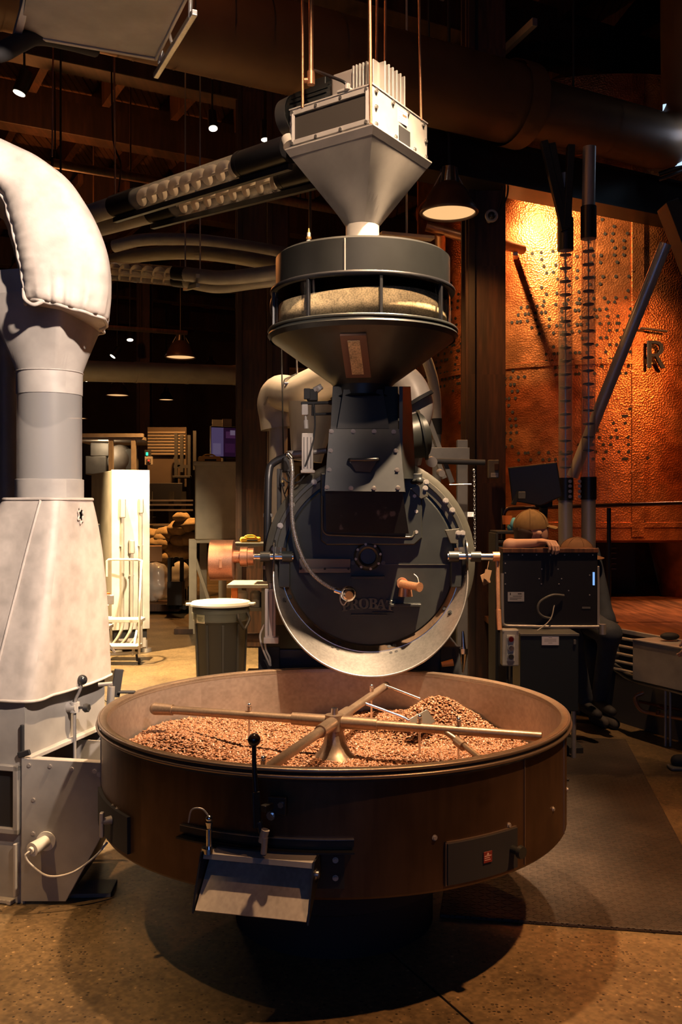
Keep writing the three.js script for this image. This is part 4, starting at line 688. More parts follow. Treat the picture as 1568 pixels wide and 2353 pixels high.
    for (let i = 0; i <= rows; i++) {
      const s = i / rows, a = ic.getPoint(s), b = oc.getPoint(s), c = a.clone().lerp(b, 0.5), e = b.clone().sub(a), half = e.length() / 2; e.normalize();
      const end = 1 - 0.06 * Math.pow(Math.max(0, 1 - s / 0.03), 2), ring = [];
      for (let k = 0; k < nn; k++) {
        const an = k / nn * Math.PI * 2, ca = Math.cos(an), sa = Math.sin(an), q = Math.pow(Math.pow(Math.abs(ca), 5) + Math.pow(Math.abs(sa), 5), -0.2);
        const p = c.clone().addScaledVector(e, ca * q * half * end); p.z = -0.235 + sa * q * 0.235 * end;
        const gather = Math.exp(-s / 0.06) * 0.010 * Math.sin(k * 2.3 + 2 * Math.sin(k)) + Math.exp(-Math.pow((ca * q + 1) / 0.35, 2)) * 0.0028 * Math.sin(s * 120 + 5 * n3(p.x * 9, p.y * 9, p.z * 9, 31) + 2 * sa);
        p.addScaledVector(V(e.x * ca, e.y * ca, sa).normalize(), 0.014 * n3(p.x * 6, p.y * 6, p.z * 6, 21) + 0.005 * n3(p.x * 15, p.y * 15, p.z * 15, 23) + gather);
        ring.push(toWorld(p));
      }
      rings.push(ring);
    }
    const J = part('insulation_hood', loft(rings), M.jacket, t, 'white padded elbow jacket at the top');
    const wl = (pts, r) => new THREE.TubeGeometry(new THREE.CatmullRomCurve3(pts), 80, r, 6);
    const kIn = Math.round(nn * 0.40);                                    // front edge next to the inner bend
    part('seam_welt', wl(rings.filter((_, i) => i % 2 === 0).map(r => r[kIn].clone()), 0.007), M.jacket, J);
    part('hem', new THREE.TubeGeometry(new THREE.CatmullRomCurve3(rings[0].filter((_, i) => i % 3 === 0), true), 160, 0.007, 6, true), M.jacket, J);
    part('hem_flap', wl([rings[3][kIn], rings[1][kIn].clone().add(V(0.004, -0.015, 0.02)), rings[0][kIn - 3].clone().add(V(0, -0.02, 0.02)), rings[0][kIn - 6].clone().add(V(0, 0.0, 0.012))], 0.008), M.jacket, J);
  }
}
single('dust_pipe', [rod(W(14, 1900, 4.7), W(12, 700, 4.7), 0.055, 0.055, 24), rod(W(14, 1125, 4.7), W(14, 1105, 4.7), 0.06, 0.06, 24), rod(W(14, 870, 4.7), W(14, 850, 4.7), 0.06, 0.06, 24)], M.greyDark, 'dark grey vertical pipe behind the white padded column', 'pipe');

// ---------------------------------------------------------------- drum roaster
const DX = 0.134, DY = 1.243, DZ = -4.42;                         // centre of the drum face
const FP = (px, py, dz = 0) => { const p = W(px, py, -DZ); p.z += dz; return p; };   // on the drum face
const roaster = thing('drum_roaster', 'dark cast-iron drum coffee roaster with steel discharge chute', 'coffee roaster');
{
  const t = roaster, zc = (g) => g;
  const ring = (pts, m, name, par = t, lab) => { const g = new THREE.LatheGeometry(pts.map(p => new THREE.Vector2(p[0], p[1])), 96); g.rotateX(Math.PI / 2); g.translate(DX, DY, DZ); return part(name, toCreasedNormals(g, 0.5), m, par, lab); };   // profile: radius, distance in front of the face
  ring([[0.478, -0.02], [0.478, -1.25], [0.0, -1.25]], M.iron, 'drum_shell');
  ring([[0.405, 0.004], [0.432, 0.006], [0.436, 0.012], [0.452, 0.012], [0.456, 0.004], [0.478, 0.0], [0.486, -0.006], [0.486, -0.03], [0.478, -0.03]], M.ironGreen, 'front_ring');
  ring([[0.0, 0.008], [0.386, 0.008], [0.392, 0.004], [0.394, -0.01]], M.iron, 'drum_face');
  ring([[0.394, -0.012], [0.405, -0.012]], M.black, 'door_gap');
  for (const a of [0.35, 0.62, 0.9, 1.02, 1.28, 1.5, -0.35, -0.62, -0.95, -1.2, -1.45, -1.75, 1.78]) bolt(V(DX + Math.sin(a) * 0.444, DY + Math.cos(a) * 0.444, DZ + 0.018), V(0, 0, 1), 0.0095, M.steelDull, t);
  // wedge clamps
  for (const [px, py, r] of [[1040, 1230, 0.2], [965, 1128, 0.6]]) { const p = FP(px, py, 0.02); part('wedge_clamp', place(extr([[-0.03, 0.03], [0.03, 0.024], [0.012, -0.038], [-0.018, -0.03]], 0.018, 0.003), p.x, p.y, p.z, 0, 0, r), M.ironGreen, t); bolt(p.clone().add(V(0.022, 0.012, 0.024)), V(0, 0, 1), 0.009, M.steelDull, t); }
  // base cabinet
  part('base_frame', [box(0.96, 0.80, 0.9, 0.09, 0.42, -4.98, 0, 0.01)], M.black, t);
  for (const x of [-0.34, 0.52]) part('base_panel', box(0.10, 0.78, 0.02, x, 0.44, -4.52, 0, 0.002), M.blackMatt, t);
  part('foot', box(0.98, 0.04, 0.92, 0.09, 0.02, -4.98, 0, 0.004), M.blackMatt, t);
  // sight port
  const sp = FP(846, 1278, 0.01), port = part('sight_port', (() => { const g = new THREE.LatheGeometry([[0.034, 0.012], [0.038, 0.024], [0.046, 0.028], [0.056, 0.026], [0.064, 0.016], [0.066, 0]].map(p => new THREE.Vector2(...p)), 40); g.rotateX(Math.PI / 2); g.translate(sp.x, sp.y, sp.z); return toCreasedNormals(g, 0.6); })(), M.iron, t);
  part('port_glass', rod(sp, sp.clone().add(V(0, 0, 0.014)), 0.036, 0.036, 30), M.blackPlastic, port);
  for (let i = 0; i < 8; i++) { const a = i / 8 * 6.283 + 0.2; bolt(sp.clone().add(V(Math.cos(a) * 0.056, Math.sin(a) * 0.056, 0.026)), V(0, 0, 1), 0.005, M.steelDull, port); }
  for (const s of [-1, 1]) bolt(sp.clone().add(V(0.07 * s, -0.03, 0.006)), V(0, 0, 1), 0.007, M.ironGreen, port);
  // name strip, ledges, seam
  const ns = part('hinge_strip', box(0.237, 0.062, 0.014, ...FP(747, 1299, 0.016).toArray(), 0, 0.002), std(lin(0.13, 0.105, 0.095), 0.5, 0.2), t, 'flat brown-grey strip');
  part('strip_lip', box(0.237, 0.02, 0.010, ...FP(747, 1310, 0.026).toArray(), 0, 0.002), std(lin(0.15, 0.12, 0.105), 0.5, 0.2), ns);
  for (const px of [692, 747, 801]) bolt(FP(px, 1306, 0.033), V(0, 0, 1), 0.004, M.blackMatt, ns);
  part('ledge', box(0.155, 0.010, 0.03, ...FP(845, 1325, 0.022).toArray(), 0, 0.002), M.iron, t);
  part('ledge', box(0.145, 0.012, 0.055, ...FP(930, 1388, 0.032).toArray(), 0, 0.002), M.iron, t);
  part('face_joint', box(0.30, 0.003, 0.004, ...FP(955, 1297, 0.010).toArray(), 0, 0), M.ironGreen, t);
  // raised lettering on an arc
  const word = 'PROBAT', widths = [-52, -33, -12, 9, 28, 48], lift = [-2, 3.5, 6, 6, 3.5, -2];
  [...word].forEach((ch, i) => { const g = new TextGeometry(ch, { font, size: 0.047, depth: 0.007, curveSegments: 4, bevelEnabled: true, bevelSize: 0.0012, bevelThickness: 0.0012, bevelSegments: 1 }); g.computeBoundingBox(); const w = g.boundingBox.max.x; g.translate(-w / 2, 0, 0); const p = FP(848 + widths[i], 1401 - lift[i] * 0.6, 0.009); part('raised_letter', place(g, p.x, p.y, p.z, 0, 0, -widths[i] / 480), M.ironGreen, t); });
  part('letter_bar', [box(0.165, 0.007, 0.008, ...FP(848, 1412, 0.011).toArray(), 0, 0.002), box(0.10, 0.005, 0.008, ...FP(880, 1407, 0.011).toArray(), 0, 0.002)], M.iron, t);
  // sampler: copper-coloured scoop with round handle
  const sa = FP(930, 1345, 0.012), smp = part('bean_sampler', [rod(sa.clone().add(V(-0.012, 0.012, 0)), sa.clone().add(V(-0.012, 0.012, 0.045)), 0.026, 0.026, 20), rod(sa.clone().add(V(0.0, -0.045, 0.05)), sa.clone().add(V(0, 0.022, 0.05)), 0.033, 0.024, 20)], M.copperPlain, t, 'copper-coloured sampling scoop');
  part('sampler_handle', [rod(sa.clone().add(V(-0.02, 0.012, 0.055)), sa.clone().add(V(0.056, 0.004, 0.12)), 0.019, 0.017, 18), rod(sa.clone().add(V(0.053, 0.004, 0.118)), sa.clone().add(V(0.060, 0.003, 0.126)), 0.0215, 0.0215, 22)], M.copperPlain, smp);
  part('tag_wire', tube([sa.clone().add(V(0.056, 0.02, 0.12)), sa.clone().add(V(0.05, 0.045, 0.11)), sa.clone().add(V(0.035, 0.06, 0.1))], 0.002, 12, 5), M.steelDull, smp);
  // hood base, lower box, cover plate
  part('hood_flange', place(extr([[-0.222, -0.10], [-0.20, -0.118], [0.20, -0.118], [0.232, -0.09], [0.232, 0.2], [-0.222, 0.2]], 0.018, 0.006), ...FP(851, 1190, 0.008).toArray()), M.iron, t);
  part('hood_rib', [tube([FP(742, 1140, 0.03), FP(742, 1215, 0.03), FP(754, 1228, 0.03), FP(945, 1234, 0.03), FP(952, 1220, 0.03)], 0.006, 40, 8, 0.1)], M.ironGreen, t);
  for (const [px, py] of [[956, 1175], [956, 1222], [952, 1140]]) bolt(FP(px, py, 0.03), V(0, 0, 1), 0.009, M.steelDull, t);
  const hz = (px, py, Z) => W(px, py, Z);
  const boxLoft = (a, b) => toCreasedNormals(loft([a, b]), 0.4);
  // lower box
  const lowerFront = [W(750, 1222, 4.22), W(940, 1226, 4.22), W(925, 1128, 4.19), W(748, 1128, 4.19)];
  part('hood_box', boxLoft(lowerFront.map(p => V(p.x, p.y, -4.42)), lowerFront), std(lin(0.15, 0.14, 0.145), 0.42, 0.2, { map: rep(T.scorch, 2.2) }), t, 'blackened lower box of the feed hood');
  // upper box with bolted cover
  const up = [W(746, 1128, 4.18), W(930, 1130, 4.18), W(918, 986, 4.24), W(757, 986, 4.24)];
  part('hood_casing', boxLoft(up.map(p => V(p.x + (p.x > 0.1 ? 0.03 : 0), p.y, -4.5)), up), M.ironBlue, t);
  const cov = part('cover_plate', boxLoft(up.map(p => p.clone().add(V(0, 0, 0.001))), up.map(p => p.clone().add(V(0, 0.0, 0.007)))), M.ironBlue, t, 'bolted grey cover plate with handle');
  for (const [px, py] of [[762, 992], [812, 992], [860, 992], [905, 993], [760, 1036], [910, 1036], [757, 1080], [913, 1080], [752, 1120], [807, 1122], [860, 1122], [915, 1121]]) { const s = (1128 - py) / 142; // up the plate
     bolt(W(px, py, lerp(4.18, 4.24, s)).add(V(0, 0, 0.012)), V(0, -0.15, 1), 0.0075, M.steelDull, cov); }
  part('handle', [tube([W(803, 1056, 4.2), W(806, 1056, 4.165), W(835, 1056, 4.155), W(866, 1055, 4.165), W(870, 1055, 4.2)], 0.007, 24, 8, 0.2), toCreasedNormals(loft([[W(803, 1057, 4.175), W(868, 1056, 4.175), W(852, 1085, 4.185), W(818, 1083, 4.185)], [W(803, 1057, 4.169), W(868, 1056, 4.169), W(852, 1085, 4.179), W(818, 1083, 4.179)]]), 0.4)], M.ironBlue, cov);
  // neck between cover and hopper
  const nk = [W(760, 988, 4.28), W(915, 988, 4.28), W(915, 888, 4.32), W(765, 888, 4.32)];
  part('neck_casing', boxLoft(nk.map(p => V(p.x, p.y, -4.55)), nk), M.black, t);
  part('side_cheek', boxLoft([W(917, 1100, 4.22), W(950, 1100, 4.42), W(938, 888, 4.42), W(918, 888, 4.24)], [W(925, 1100, 4.22), W(956, 1100, 4.42), W(944, 888, 4.42), W(926, 888, 4.24)]), M.iron, t);
  const g0 = W(832, 938, 4.3), nsg = part('neck_sight_ring', (() => { const g = new THREE.TorusGeometry(0.025, 0.011, 10, 28); g.translate(g0.x, g0.y, g0.z + 0.006); return g; })(), M.iron, t);
  part('neck_sight_glass', rod(g0.clone().add(V(0, 0, -0.002)), g0.clone().add(V(0, 0, 0.005)), 0.022, 0.022, 24), M.greenBeans, nsg);
  part('neck_gusset', boxLoft([W(775, 985, 4.27), W(895, 985, 4.27), W(880, 895, 4.30), W(790, 895, 4.30)], [W(775, 985, 4.26), W(895, 985, 4.26), W(880, 895, 4.29), W(790, 895, 4.29)]), M.black, t);
  // discharge chute: half bowl below the shaft
  {
    const n = 72, th0 = -1.72, th1 = 1.72, inner = [], mid = [], outer = [], lip = [];
    for (let i = 0; i <= n; i++) {
      const a = lerp(th0, th1, i / n), s = Math.sin(a), c = -Math.cos(a), b = Math.max(0, Math.cos(a));
      const rI = 0.392, rM = 0.412, rO = 0.437 + 0.055 * b, zO = 0.05 + 0.17 * b;
      inner.push(V(DX + s * rI, DY + c * rI, DZ + 0.012)); mid.push(V(DX + s * rM, DY + c * rM, DZ + 0.03 + 0.035 * b));
      outer.push(V(DX + s * (rO - 0.004), DY + c * rO, DZ + zO)); lip.push(V(DX + s * rO, DY + c * (rO + 0.004), DZ + zO + 0.006));
    }
    const strip = (A, B, th) => { const rings = A.map((p, i) => { const q = B[i], o = V(p.x - DX, p.y - DY, 0).normalize().multiplyScalar(th); return [p, q, q.clone().add(o), p.clone().add(o)]; }); return toCreasedNormals(loft(rings), 0.6); };
    const ch = part('discharge_chute', strip(mid, outer, 0.004), M.steel, t, 'shiny curved steel chute');
    part('chute_collar', strip(inner, mid, 0.004), std(lin(0.46, 0.37, 0.31), 0.34, 0.85, { map: rep(T.stain, 1.5) }), ch);
    part('chute_lip', new THREE.TubeGeometry(new THREE.CatmullRomCurve3(lip), 120, 0.0055, 8), M.steel, ch);
    part('chute_seam', new THREE.TubeGeometry(new THREE.CatmullRomCurve3(mid), 120, 0.0035, 6), M.chrome, ch);
    for (const a of [-0.42, 0.22, -1.15, 1.0, -0.36, 0.28]) { const s = Math.sin(a), c = -Math.cos(a); bolt(V(DX + s * 0.402, DY + c * 0.402, DZ + 0.042), V(-s * 0.6, -c * 0.6, 0.8), 0.008, M.blackMatt, ch); bolt(V(DX + s * 0.424, DY + c * 0.424, DZ + 0.085), V(-s * 0.8, -c * 0.8, 0.5), 0.008, M.blackMatt, ch); }
    // shaft stubs and counterweight
    const sy = FP(851, 1277).y;
    for (const s of [-1, 1]) {
      part('shaft', [rod(V(DX + s * 0.35, sy, DZ + 0.075), V(DX + s * (s < 0 ? 0.62 : 0.57), sy, DZ + 0.075), 0.016, 0.016, 18)], M.chrome, ch);
      part('shaft_block', [rod(V(DX + s * 0.355, sy, DZ + 0.075), V(DX + s * 0.40, sy, DZ + 0.075), 0.025, 0.025, 18), rod(V(DX + s * 0.455, sy, DZ + 0.075), V(DX + s * 0.50, sy, DZ + 0.075), 0.024, 0.024, 18), box(0.05, 0.16, 0.05, DX + s * 0.392, sy - 0.06, DZ + 0.045)], M.iron, ch);
      part('cheek_disc', (() => { const g = new THREE.CylinderGeometry(0.075, 0.075, 0.006, 32); g.scale(1, 1, 1); g.rotateZ(Math.PI / 2); g.scale(1, 1.0, 0.7); g.translate(DX + s * 0.437, sy, DZ + 0.055); return g; })(), M.black, ch);
    }
    const cw = V(DX - 0.62, sy - 0.016, DZ + 0.075);
    part('counterweight', [rod(cw.clone().add(V(-0.105, 0, 0)), cw, 0.092, 0.092, 44), rod(cw.clone().add(V(-0.103, 0, 0)), cw.clone().add(V(-0.108, 0, 0)), 0.088, 0.084, 44)], M.copperPlain, ch, 'copper-coloured round counterweight');
    part('counterweight_hub', [rod(cw.clone().add(V(0, 0.016, 0)), cw.clone().add(V(0.03, 0.016, 0)), 0.03), rod(cw.clone().add(V(0.03, 0.016, 0)), cw.clone().add(V(0.062, 0.016, 0)), 0.045, 0.045, 24), rod(cw.clone().add(V(0.064, 0.016, 0)), cw.clone().add(V(0.09, 0.016, 0)), 0.04, 0.04, 24)], M.copperPlain, ch);
    part('counterweight_slot', box(0.012, 0.04, 0.006, cw.x - 0.05, cw.y - 0.01, cw.z + 0.09, 0, 0.001), std(lin(0.25, 0.11, 0.05), 0.5), ch);
    // handle on the right end
    const he = V(DX + 0.57, sy, DZ + 0.075);
    part('chute_handle', [rod(he.clone().add(V(-0.015, 0, 0)), he.clone().add(V(0.015, 0, 0)), 0.022, 0.022, 20), rod(he.clone().add(V(0.006, -0.01, 0)), he.clone().add(V(0.008, -0.24, 0.01)), 0.0095, 0.0095, 12), rod(he.clone().add(V(0.008, -0.24, 0.01)), he.clone().add(V(0.012, -0.33, 0.014)), 0.013, 0.012, 12)], M.copperPlain, ch, 'copper-coloured tilting handle');
  }
  // thermometer head with armoured conduit
  const th = FP(800, 1361, 0.09);
  const hd = part('probe_head', [(() => { const g = new THREE.SphereGeometry(0.038, 24, 16); g.scale(1, 1, 0.7); g.translate(th.x, th.y, th.z); return g; })(), rod(th.clone().add(V(0, 0, 0.02)), th.clone().add(V(0.004, -0.002, 0.034)), 0.021, 0.019, 24), rod(th.clone().add(V(-0.03, 0.008, 0)), th.clone().add(V(-0.062, 0.018, 0)), 0.015, 0.013, 14), rod(th, th.clone().add(V(0, 0, -0.08)), 0.012)], M.chrome, t, 'chrome probe head with chain');
  part('probe_chain', tube([th.clone().add(V(-0.035, 0.005, 0.02)), th.clone().add(V(-0.034, -0.03, 0.025)), th.clone().add(V(-0.02, -0.046, 0.028)), th.clone().add(V(-0.002, -0.02, 0.035))], 0.003, 24, 6), M.steelDull, hd);
  const cdPts = [FP(668, 1047, 0.02), FP(673, 1080, 0.05), FP(672, 1140, 0.06), FP(676, 1210, 0.07), FP(693, 1270, 0.08), FP(722, 1318, 0.085), FP(755, 1343, 0.088), FP(778, 1352, 0.09)];
  const cd = part('armoured_conduit', tube(cdPts, 0.0085, 120, 10), M.steel, t, 'armoured steel conduit');
  { const cv = new THREE.CatmullRomCurve3(cdPts), rg = []; for (let i = 0; i < 110; i++) { const p = cv.getPointAt(i / 110), d = cv.getTangentAt(i / 110); const g = new THREE.TorusGeometry(0.0092, 0.0018, 4, 10); g.applyQuaternion(new THREE.Quaternion().setFromUnitVectors(V(0, 0, 1), d)); g.translate(p.x, p.y, p.z); rg.push(g); } const o = part('conduit_ribs', rg, M.steelDull, cd); o.userData.kind = 'stuff'; }
  part('conduit_elbow', [rod(FP(664, 1046, 0.02), FP(672, 1056, 0.03), 0.014, 0.014, 12), ball(0.014, FP(663, 1045, 0.02))], M.chrome, t);
  // air actuator and its linkage on the upper left
  const ac = part('air_actuator', [box(0.052, 0.175, 0.05, ...W(707, 1040, 4.36).toArray(), 0, 0.004), rod(W(704, 985, 4.36), W(703, 965, 4.36), 0.011), rod(W(703, 968, 4.36), W(702, 945, 4.36), 0.006), box(0.03, 0.05, 0.03, ...W(701, 942, 4.36).toArray()), box(0.065, 0.014, 0.055, ...W(708, 1084, 4.36).toArray())], M.greyLight, t, 'grey air cylinder');
  for (const dx of [-8, 0, 8]) part('cylinder_groove', box(0.004, 0.14, 0.004, ...W(707 + dx, 1040, 4.333).toArray(), 0, 0), M.greyDark, ac);
  part('linkage', [bar(W(692, 927, 4.38), W(772, 925, 4.38), 0.018, 0.014), bar(W(716, 952, 4.4), W(765, 951, 4.4), 0.012, 0.012), rod(W(720, 928, 4.38), W(720, 955, 4.38), 0.008), box(0.05, 0.055, 0.04, ...W(718, 908, 4.38).toArray(), 0, 0.006), box(0.03, 0.05, 0.012, ...W(706, 905, 4.36).toArray())], M.blackMatt, t);
  part('limit_switch', [rod(W(722, 897, 4.37), W(740, 888, 4.37), 0.014), rod(W(730, 890, 4.37), W(737, 897, 4.37), 0.018)], M.greyPaint, t);
  part('air_hose', [tube([W(722, 935, 4.37), W(724, 980, 4.36), W(716, 1030, 4.33), W(702, 1070, 4.33)], 0.004, 24, 6), tube([W(705, 1086, 4.36), W(690, 1105, 4.36), W(678, 1112, 4.38)], 0.004, 16, 6), tube([W(700, 1086, 4.36), W(684, 1092, 4.38), W(668, 1110, 4.4), W(650, 1098, 4.42)], 0.0035, 16, 6)], M.blackMatt, t);
  // gas pipe and valve block on the left
  part('gas_pipe', tube([W(664, 1048, 4.52), W(640, 1057, 4.52), W(622, 1070, 4.52), W(617, 1100, 4.5), W(615, 1200, 4.48), W(613, 1335, 4.48)], 0.018, 50, 14, 0.3), M.black, t, 'bent black pipe');
  part('pipe_union', [rod(W(616, 1180, 4.49), W(616, 1188, 4.49), 0.023), rod(W(614, 1300, 4.48), W(614, 1308, 4.48), 0.023), rod(W(690, 1043, 4.52), W(750, 1035, 4.52), 0.014), rod(W(660, 1046, 4.52), W(700, 1042, 4.52), 0.02)], M.steelDull, t);
  part('valve_block', [box(0.045, 0.075, 0.05, ...W(660, 1068, 4.5).toArray(), 0.3, 0.01), box(0.022, 0.30, 0.012, ...W(642, 1150, 4.5).toArray()), rod(W(648, 1108, 4.48), W(652, 1118, 4.48), 0.012, 0.006)], M.blackMatt, t);
  for (const [a, b] of [[649, 1104], [660, 1104]]) part('brass_fitting', rod(W(a, b, 4.47), W(a, b + 5, 4.47), 0.006), std(lin(0.7, 0.5, 0.2), 0.3, 0.8), t);
  part('valve_wire', [tube([W(648, 1080, 4.48), W(646, 1100, 4.47), W(652, 1130, 4.47), W(658, 1148, 4.47)], 0.003, 16, 5), tube([W(658, 1085, 4.48), W(664, 1108, 4.47), W(655, 1135, 4.47)], 0.003, 16, 5), tube([W(662, 1085, 4.48), W(672, 1105, 4.47), W(690, 1108, 4.45)], 0.003, 16, 5)], M.blackMatt, t);
  // door cylinder on the lower left with pale hoses
  const lc = part('door_cylinder', [box(0.05, 0.24, 0.05, ...W(622, 1412, 4.42).toArray(), 0, 0.004), rod(W(623, 1352, 4.42), W(623, 1340, 4.42), 0.01), box(0.07, 0.03, 0.06, ...W(624, 1470, 4.42).toArray())], M.greyLight, t, 'pale grey air cylinder on a bracket');
  part('cylinder_groove', [box(0.004, 0.2, 0.004, ...W(617, 1410, 4.393).toArray(), 0, 0), box(0.004, 0.2, 0.004, ...W(627, 1410, 4.393).toArray(), 0, 0)], M.greyDark, lc);
  part('pale_hose', [tube([W(608, 1435, 4.42), W(598, 1460, 4.44), W(604, 1490, 4.44), W(620, 1528, 4.46)], 0.005, 24, 6), tube([W(610, 1478, 4.42), W(612, 1495, 4.44), W(620, 1512, 4.45), W(622, 1530, 4.46)], 0.005, 24, 6)], M.cream, lc);
  // pull chain and rod on the right
  part('pull_chain', (() => { const out = []; const a = W(1090, 1082, 4.55), b = W(1092, 1262, 4.55); for (let i = 0; i < 34; i++) { const p = a.clone().lerp(b, i / 33), g = new THREE.TorusGeometry(0.0058, 0.002, 4, 8); g.scale(0.75, 1.3, 1); if (i % 2) g.rotateY(Math.PI / 2); g.translate(p.x, p.y, p.z); out.push(g); } return out; })(), M.steel, t, 'thin steel pull chain').userData.kind = 'stuff';
  part('chain_bracket', [rod(W(1033, 1114, 4.55), W(1084, 1113, 4.55), 0.004), ball(0.006, W(1089, 1080, 4.55))], M.steel, t);
  part('swing_bolt', [rod(FP(945, 1108, 0.02), FP(960, 1106, 0.06), 0.012), ball(0.018, FP(962, 1106, 0.065))], M.iron, t);
  // small valve and wooden-handled tool by the pan
  part('drain_valve', [rod(W(1064, 1450, 4.45), W(1066, 1490, 4.45), 0.005, 0.012), rod(W(1066, 1490, 4.45), W(1066, 1502, 4.45), 0.02, 0.02), rod(W(1066, 1502, 4.45), W(1064, 1545, 4.45), 0.018, 0.004)], M.chrome, t);
  plate('rating_label', 0.03, 0.022, W(1082, 1182, 4.52), 0.1, 0, labelTex(64, 48, (x) => { x.fillStyle = '#c9c9d2'; x.fillRect(0, 0, 64, 48); x.fillStyle = '#555'; for (let i = 0; i < 5; i++) x.fillRect(6, 8 + i * 8, 50 - i * 4, 3); }), t, 'small white printed label');
}
single('scoop_tool', [rod(W(1015, 1527, 4.48), W(1042, 1522, 4.48), 0.012, 0.017, 16)], std(lin(0.7, 0.26, 0.06), 0.45), 'orange tool handle lying behind the cooling pan rim', 'tool');

// ---------------------------------------------------------------- round bean hopper
{
  const hx = 0.100, hz = -4.41, t = thing('bean_hopper', 'round black bean hopper with glass windows on the roaster', 'hopper');
  part('top_band', lathe([[0, 2.648], [0.2, 2.645], [0.385, 2.634], [0.400, 2.622], [0.400, 2.478], [0.392, 2.478]], hx, 0, hz, 80), M.hopperBlack, t);
  const fl = (y, r, h) => lathe([[r - 0.025, y], [r - 0.003, y], [r, y + h * 0.3], [r, y + h * 0.7], [r - 0.003, y + h], [r - 0.025, y + h]], hx, 0, hz, 80);
  part('upper_flange', fl(2.462, 0.425, 0.018), M.black, t);
  part('lower_flange', [fl(2.285, 0.437, 0.014), lathe([[0.43, 2.285], [0.437, 2.27], [0.425, 2.25]], hx, 0, hz, 80)], M.iron, t);
  part('glass_band', lathe([[0.402, 2.299], [0.402, 2.463]], hx, 0, hz, 80), M.glass, t, 'curved clear glass band');
  const N = 8; for (let i = 0; i < N; i++) { const a = i / N * Math.PI * 2 + 0.165; part('mullion', box(0.014, 0.17, 0.016, hx + Math.sin(a) * 0.411, 2.38, hz + Math.cos(a) * 0.411, a, 0.003), M.black, t); }
  part('weld_bead', box(0.006, 0.14, 0.004, hx + Math.sin(-0.21) * 0.4005, 2.55, hz + Math.cos(-0.21) * 0.4005, -0.21, 0.001), M.steelDull, t);
  const bl = []; for (let i = 0; i <= 60; i++) { const a = i / 60 * Math.PI * 2; bl.push(V(hx + Math.sin(a) * 0.386, 2.41 + 0.012 * Math.sin(a * 1.0 + 0.7) + 0.006 * Math.sin(a * 3), hz + Math.cos(a) * 0.386)); }
  const bt = bl.map(p => V(p.x, 2.288, p.z)); part('green_beans', loft([bt.slice(0, 60), bl.slice(0, 60)]), M.greenBeans, t, 'pale unroasted beans behind the glass').userData.kind = 'stuff';
  part('cone', lathe([[0.425, 2.262], [0.415, 2.25], [0.15, 2.06], [0.135, 2.045], [0.135, 2.0], [0.15, 1.99]], hx, 0, hz, 80), M.iron, t);
  // sight strip on the cone
  const az = -0.13, dn = V(Math.sin(az), 0, Math.cos(az)), cp = (r, y, o, u) => V(hx + dn.x * (r + o * 0.58) + dn.z * u, y - o * 0.8, hz + dn.z * (r + o * 0.58) - dn.x * u);
  const quad = (u, r0, y0, r1, y1, th) => toCreasedNormals(loft([[cp(r0, y0, 0, -u), cp(r0, y0, 0, u), cp(r1, y1, 0, u), cp(r1, y1, 0, -u)], [cp(r0, y0, th, -u), cp(r0, y0, th, u), cp(r1, y1, th, u), cp(r1, y1, th, -u)]]), 0.3);
  const ss = part('sight_strip_frame', quad(0.056, 0.375, 2.222, 0.165, 2.072, 0.012), std(lin(0.16, 0.085, 0.06), 0.6), t, 'brown framed sight strip');
  part('sight_strip_glass', quad(0.026, 0.352, 2.205, 0.185, 2.086, 0.015), M.greenBeans, ss);
  // probe with brass tip on top
  part('level_probe', [rod(V(hx - 0.245, 2.63, hz + 0.1), V(hx - 0.245, 2.69, hz + 0.1), 0.011), rod(V(hx - 0.245, 2.69, hz + 0.1), V(hx - 0.245, 2.725, hz + 0.1), 0.008)], M.white, t, 'white sensor with brass tip');
  part('probe_tip', [rod(V(hx - 0.245, 2.695, hz + 0.1), V(hx - 0.245, 2.705, hz + 0.1), 0.012), rod(V(hx - 0.245, 2.725, hz + 0.1), V(hx - 0.245, 2.745, hz + 0.1), 0.006, 0.003)], std(lin(0.7, 0.42, 0.15), 0.3, 0.8), t);
  part('hinge_lug', ball(0.05, V(hx - 0.41, 2.44, hz - 0.15), 0.6, 1.3, 1), M.ironBlue, t);
}
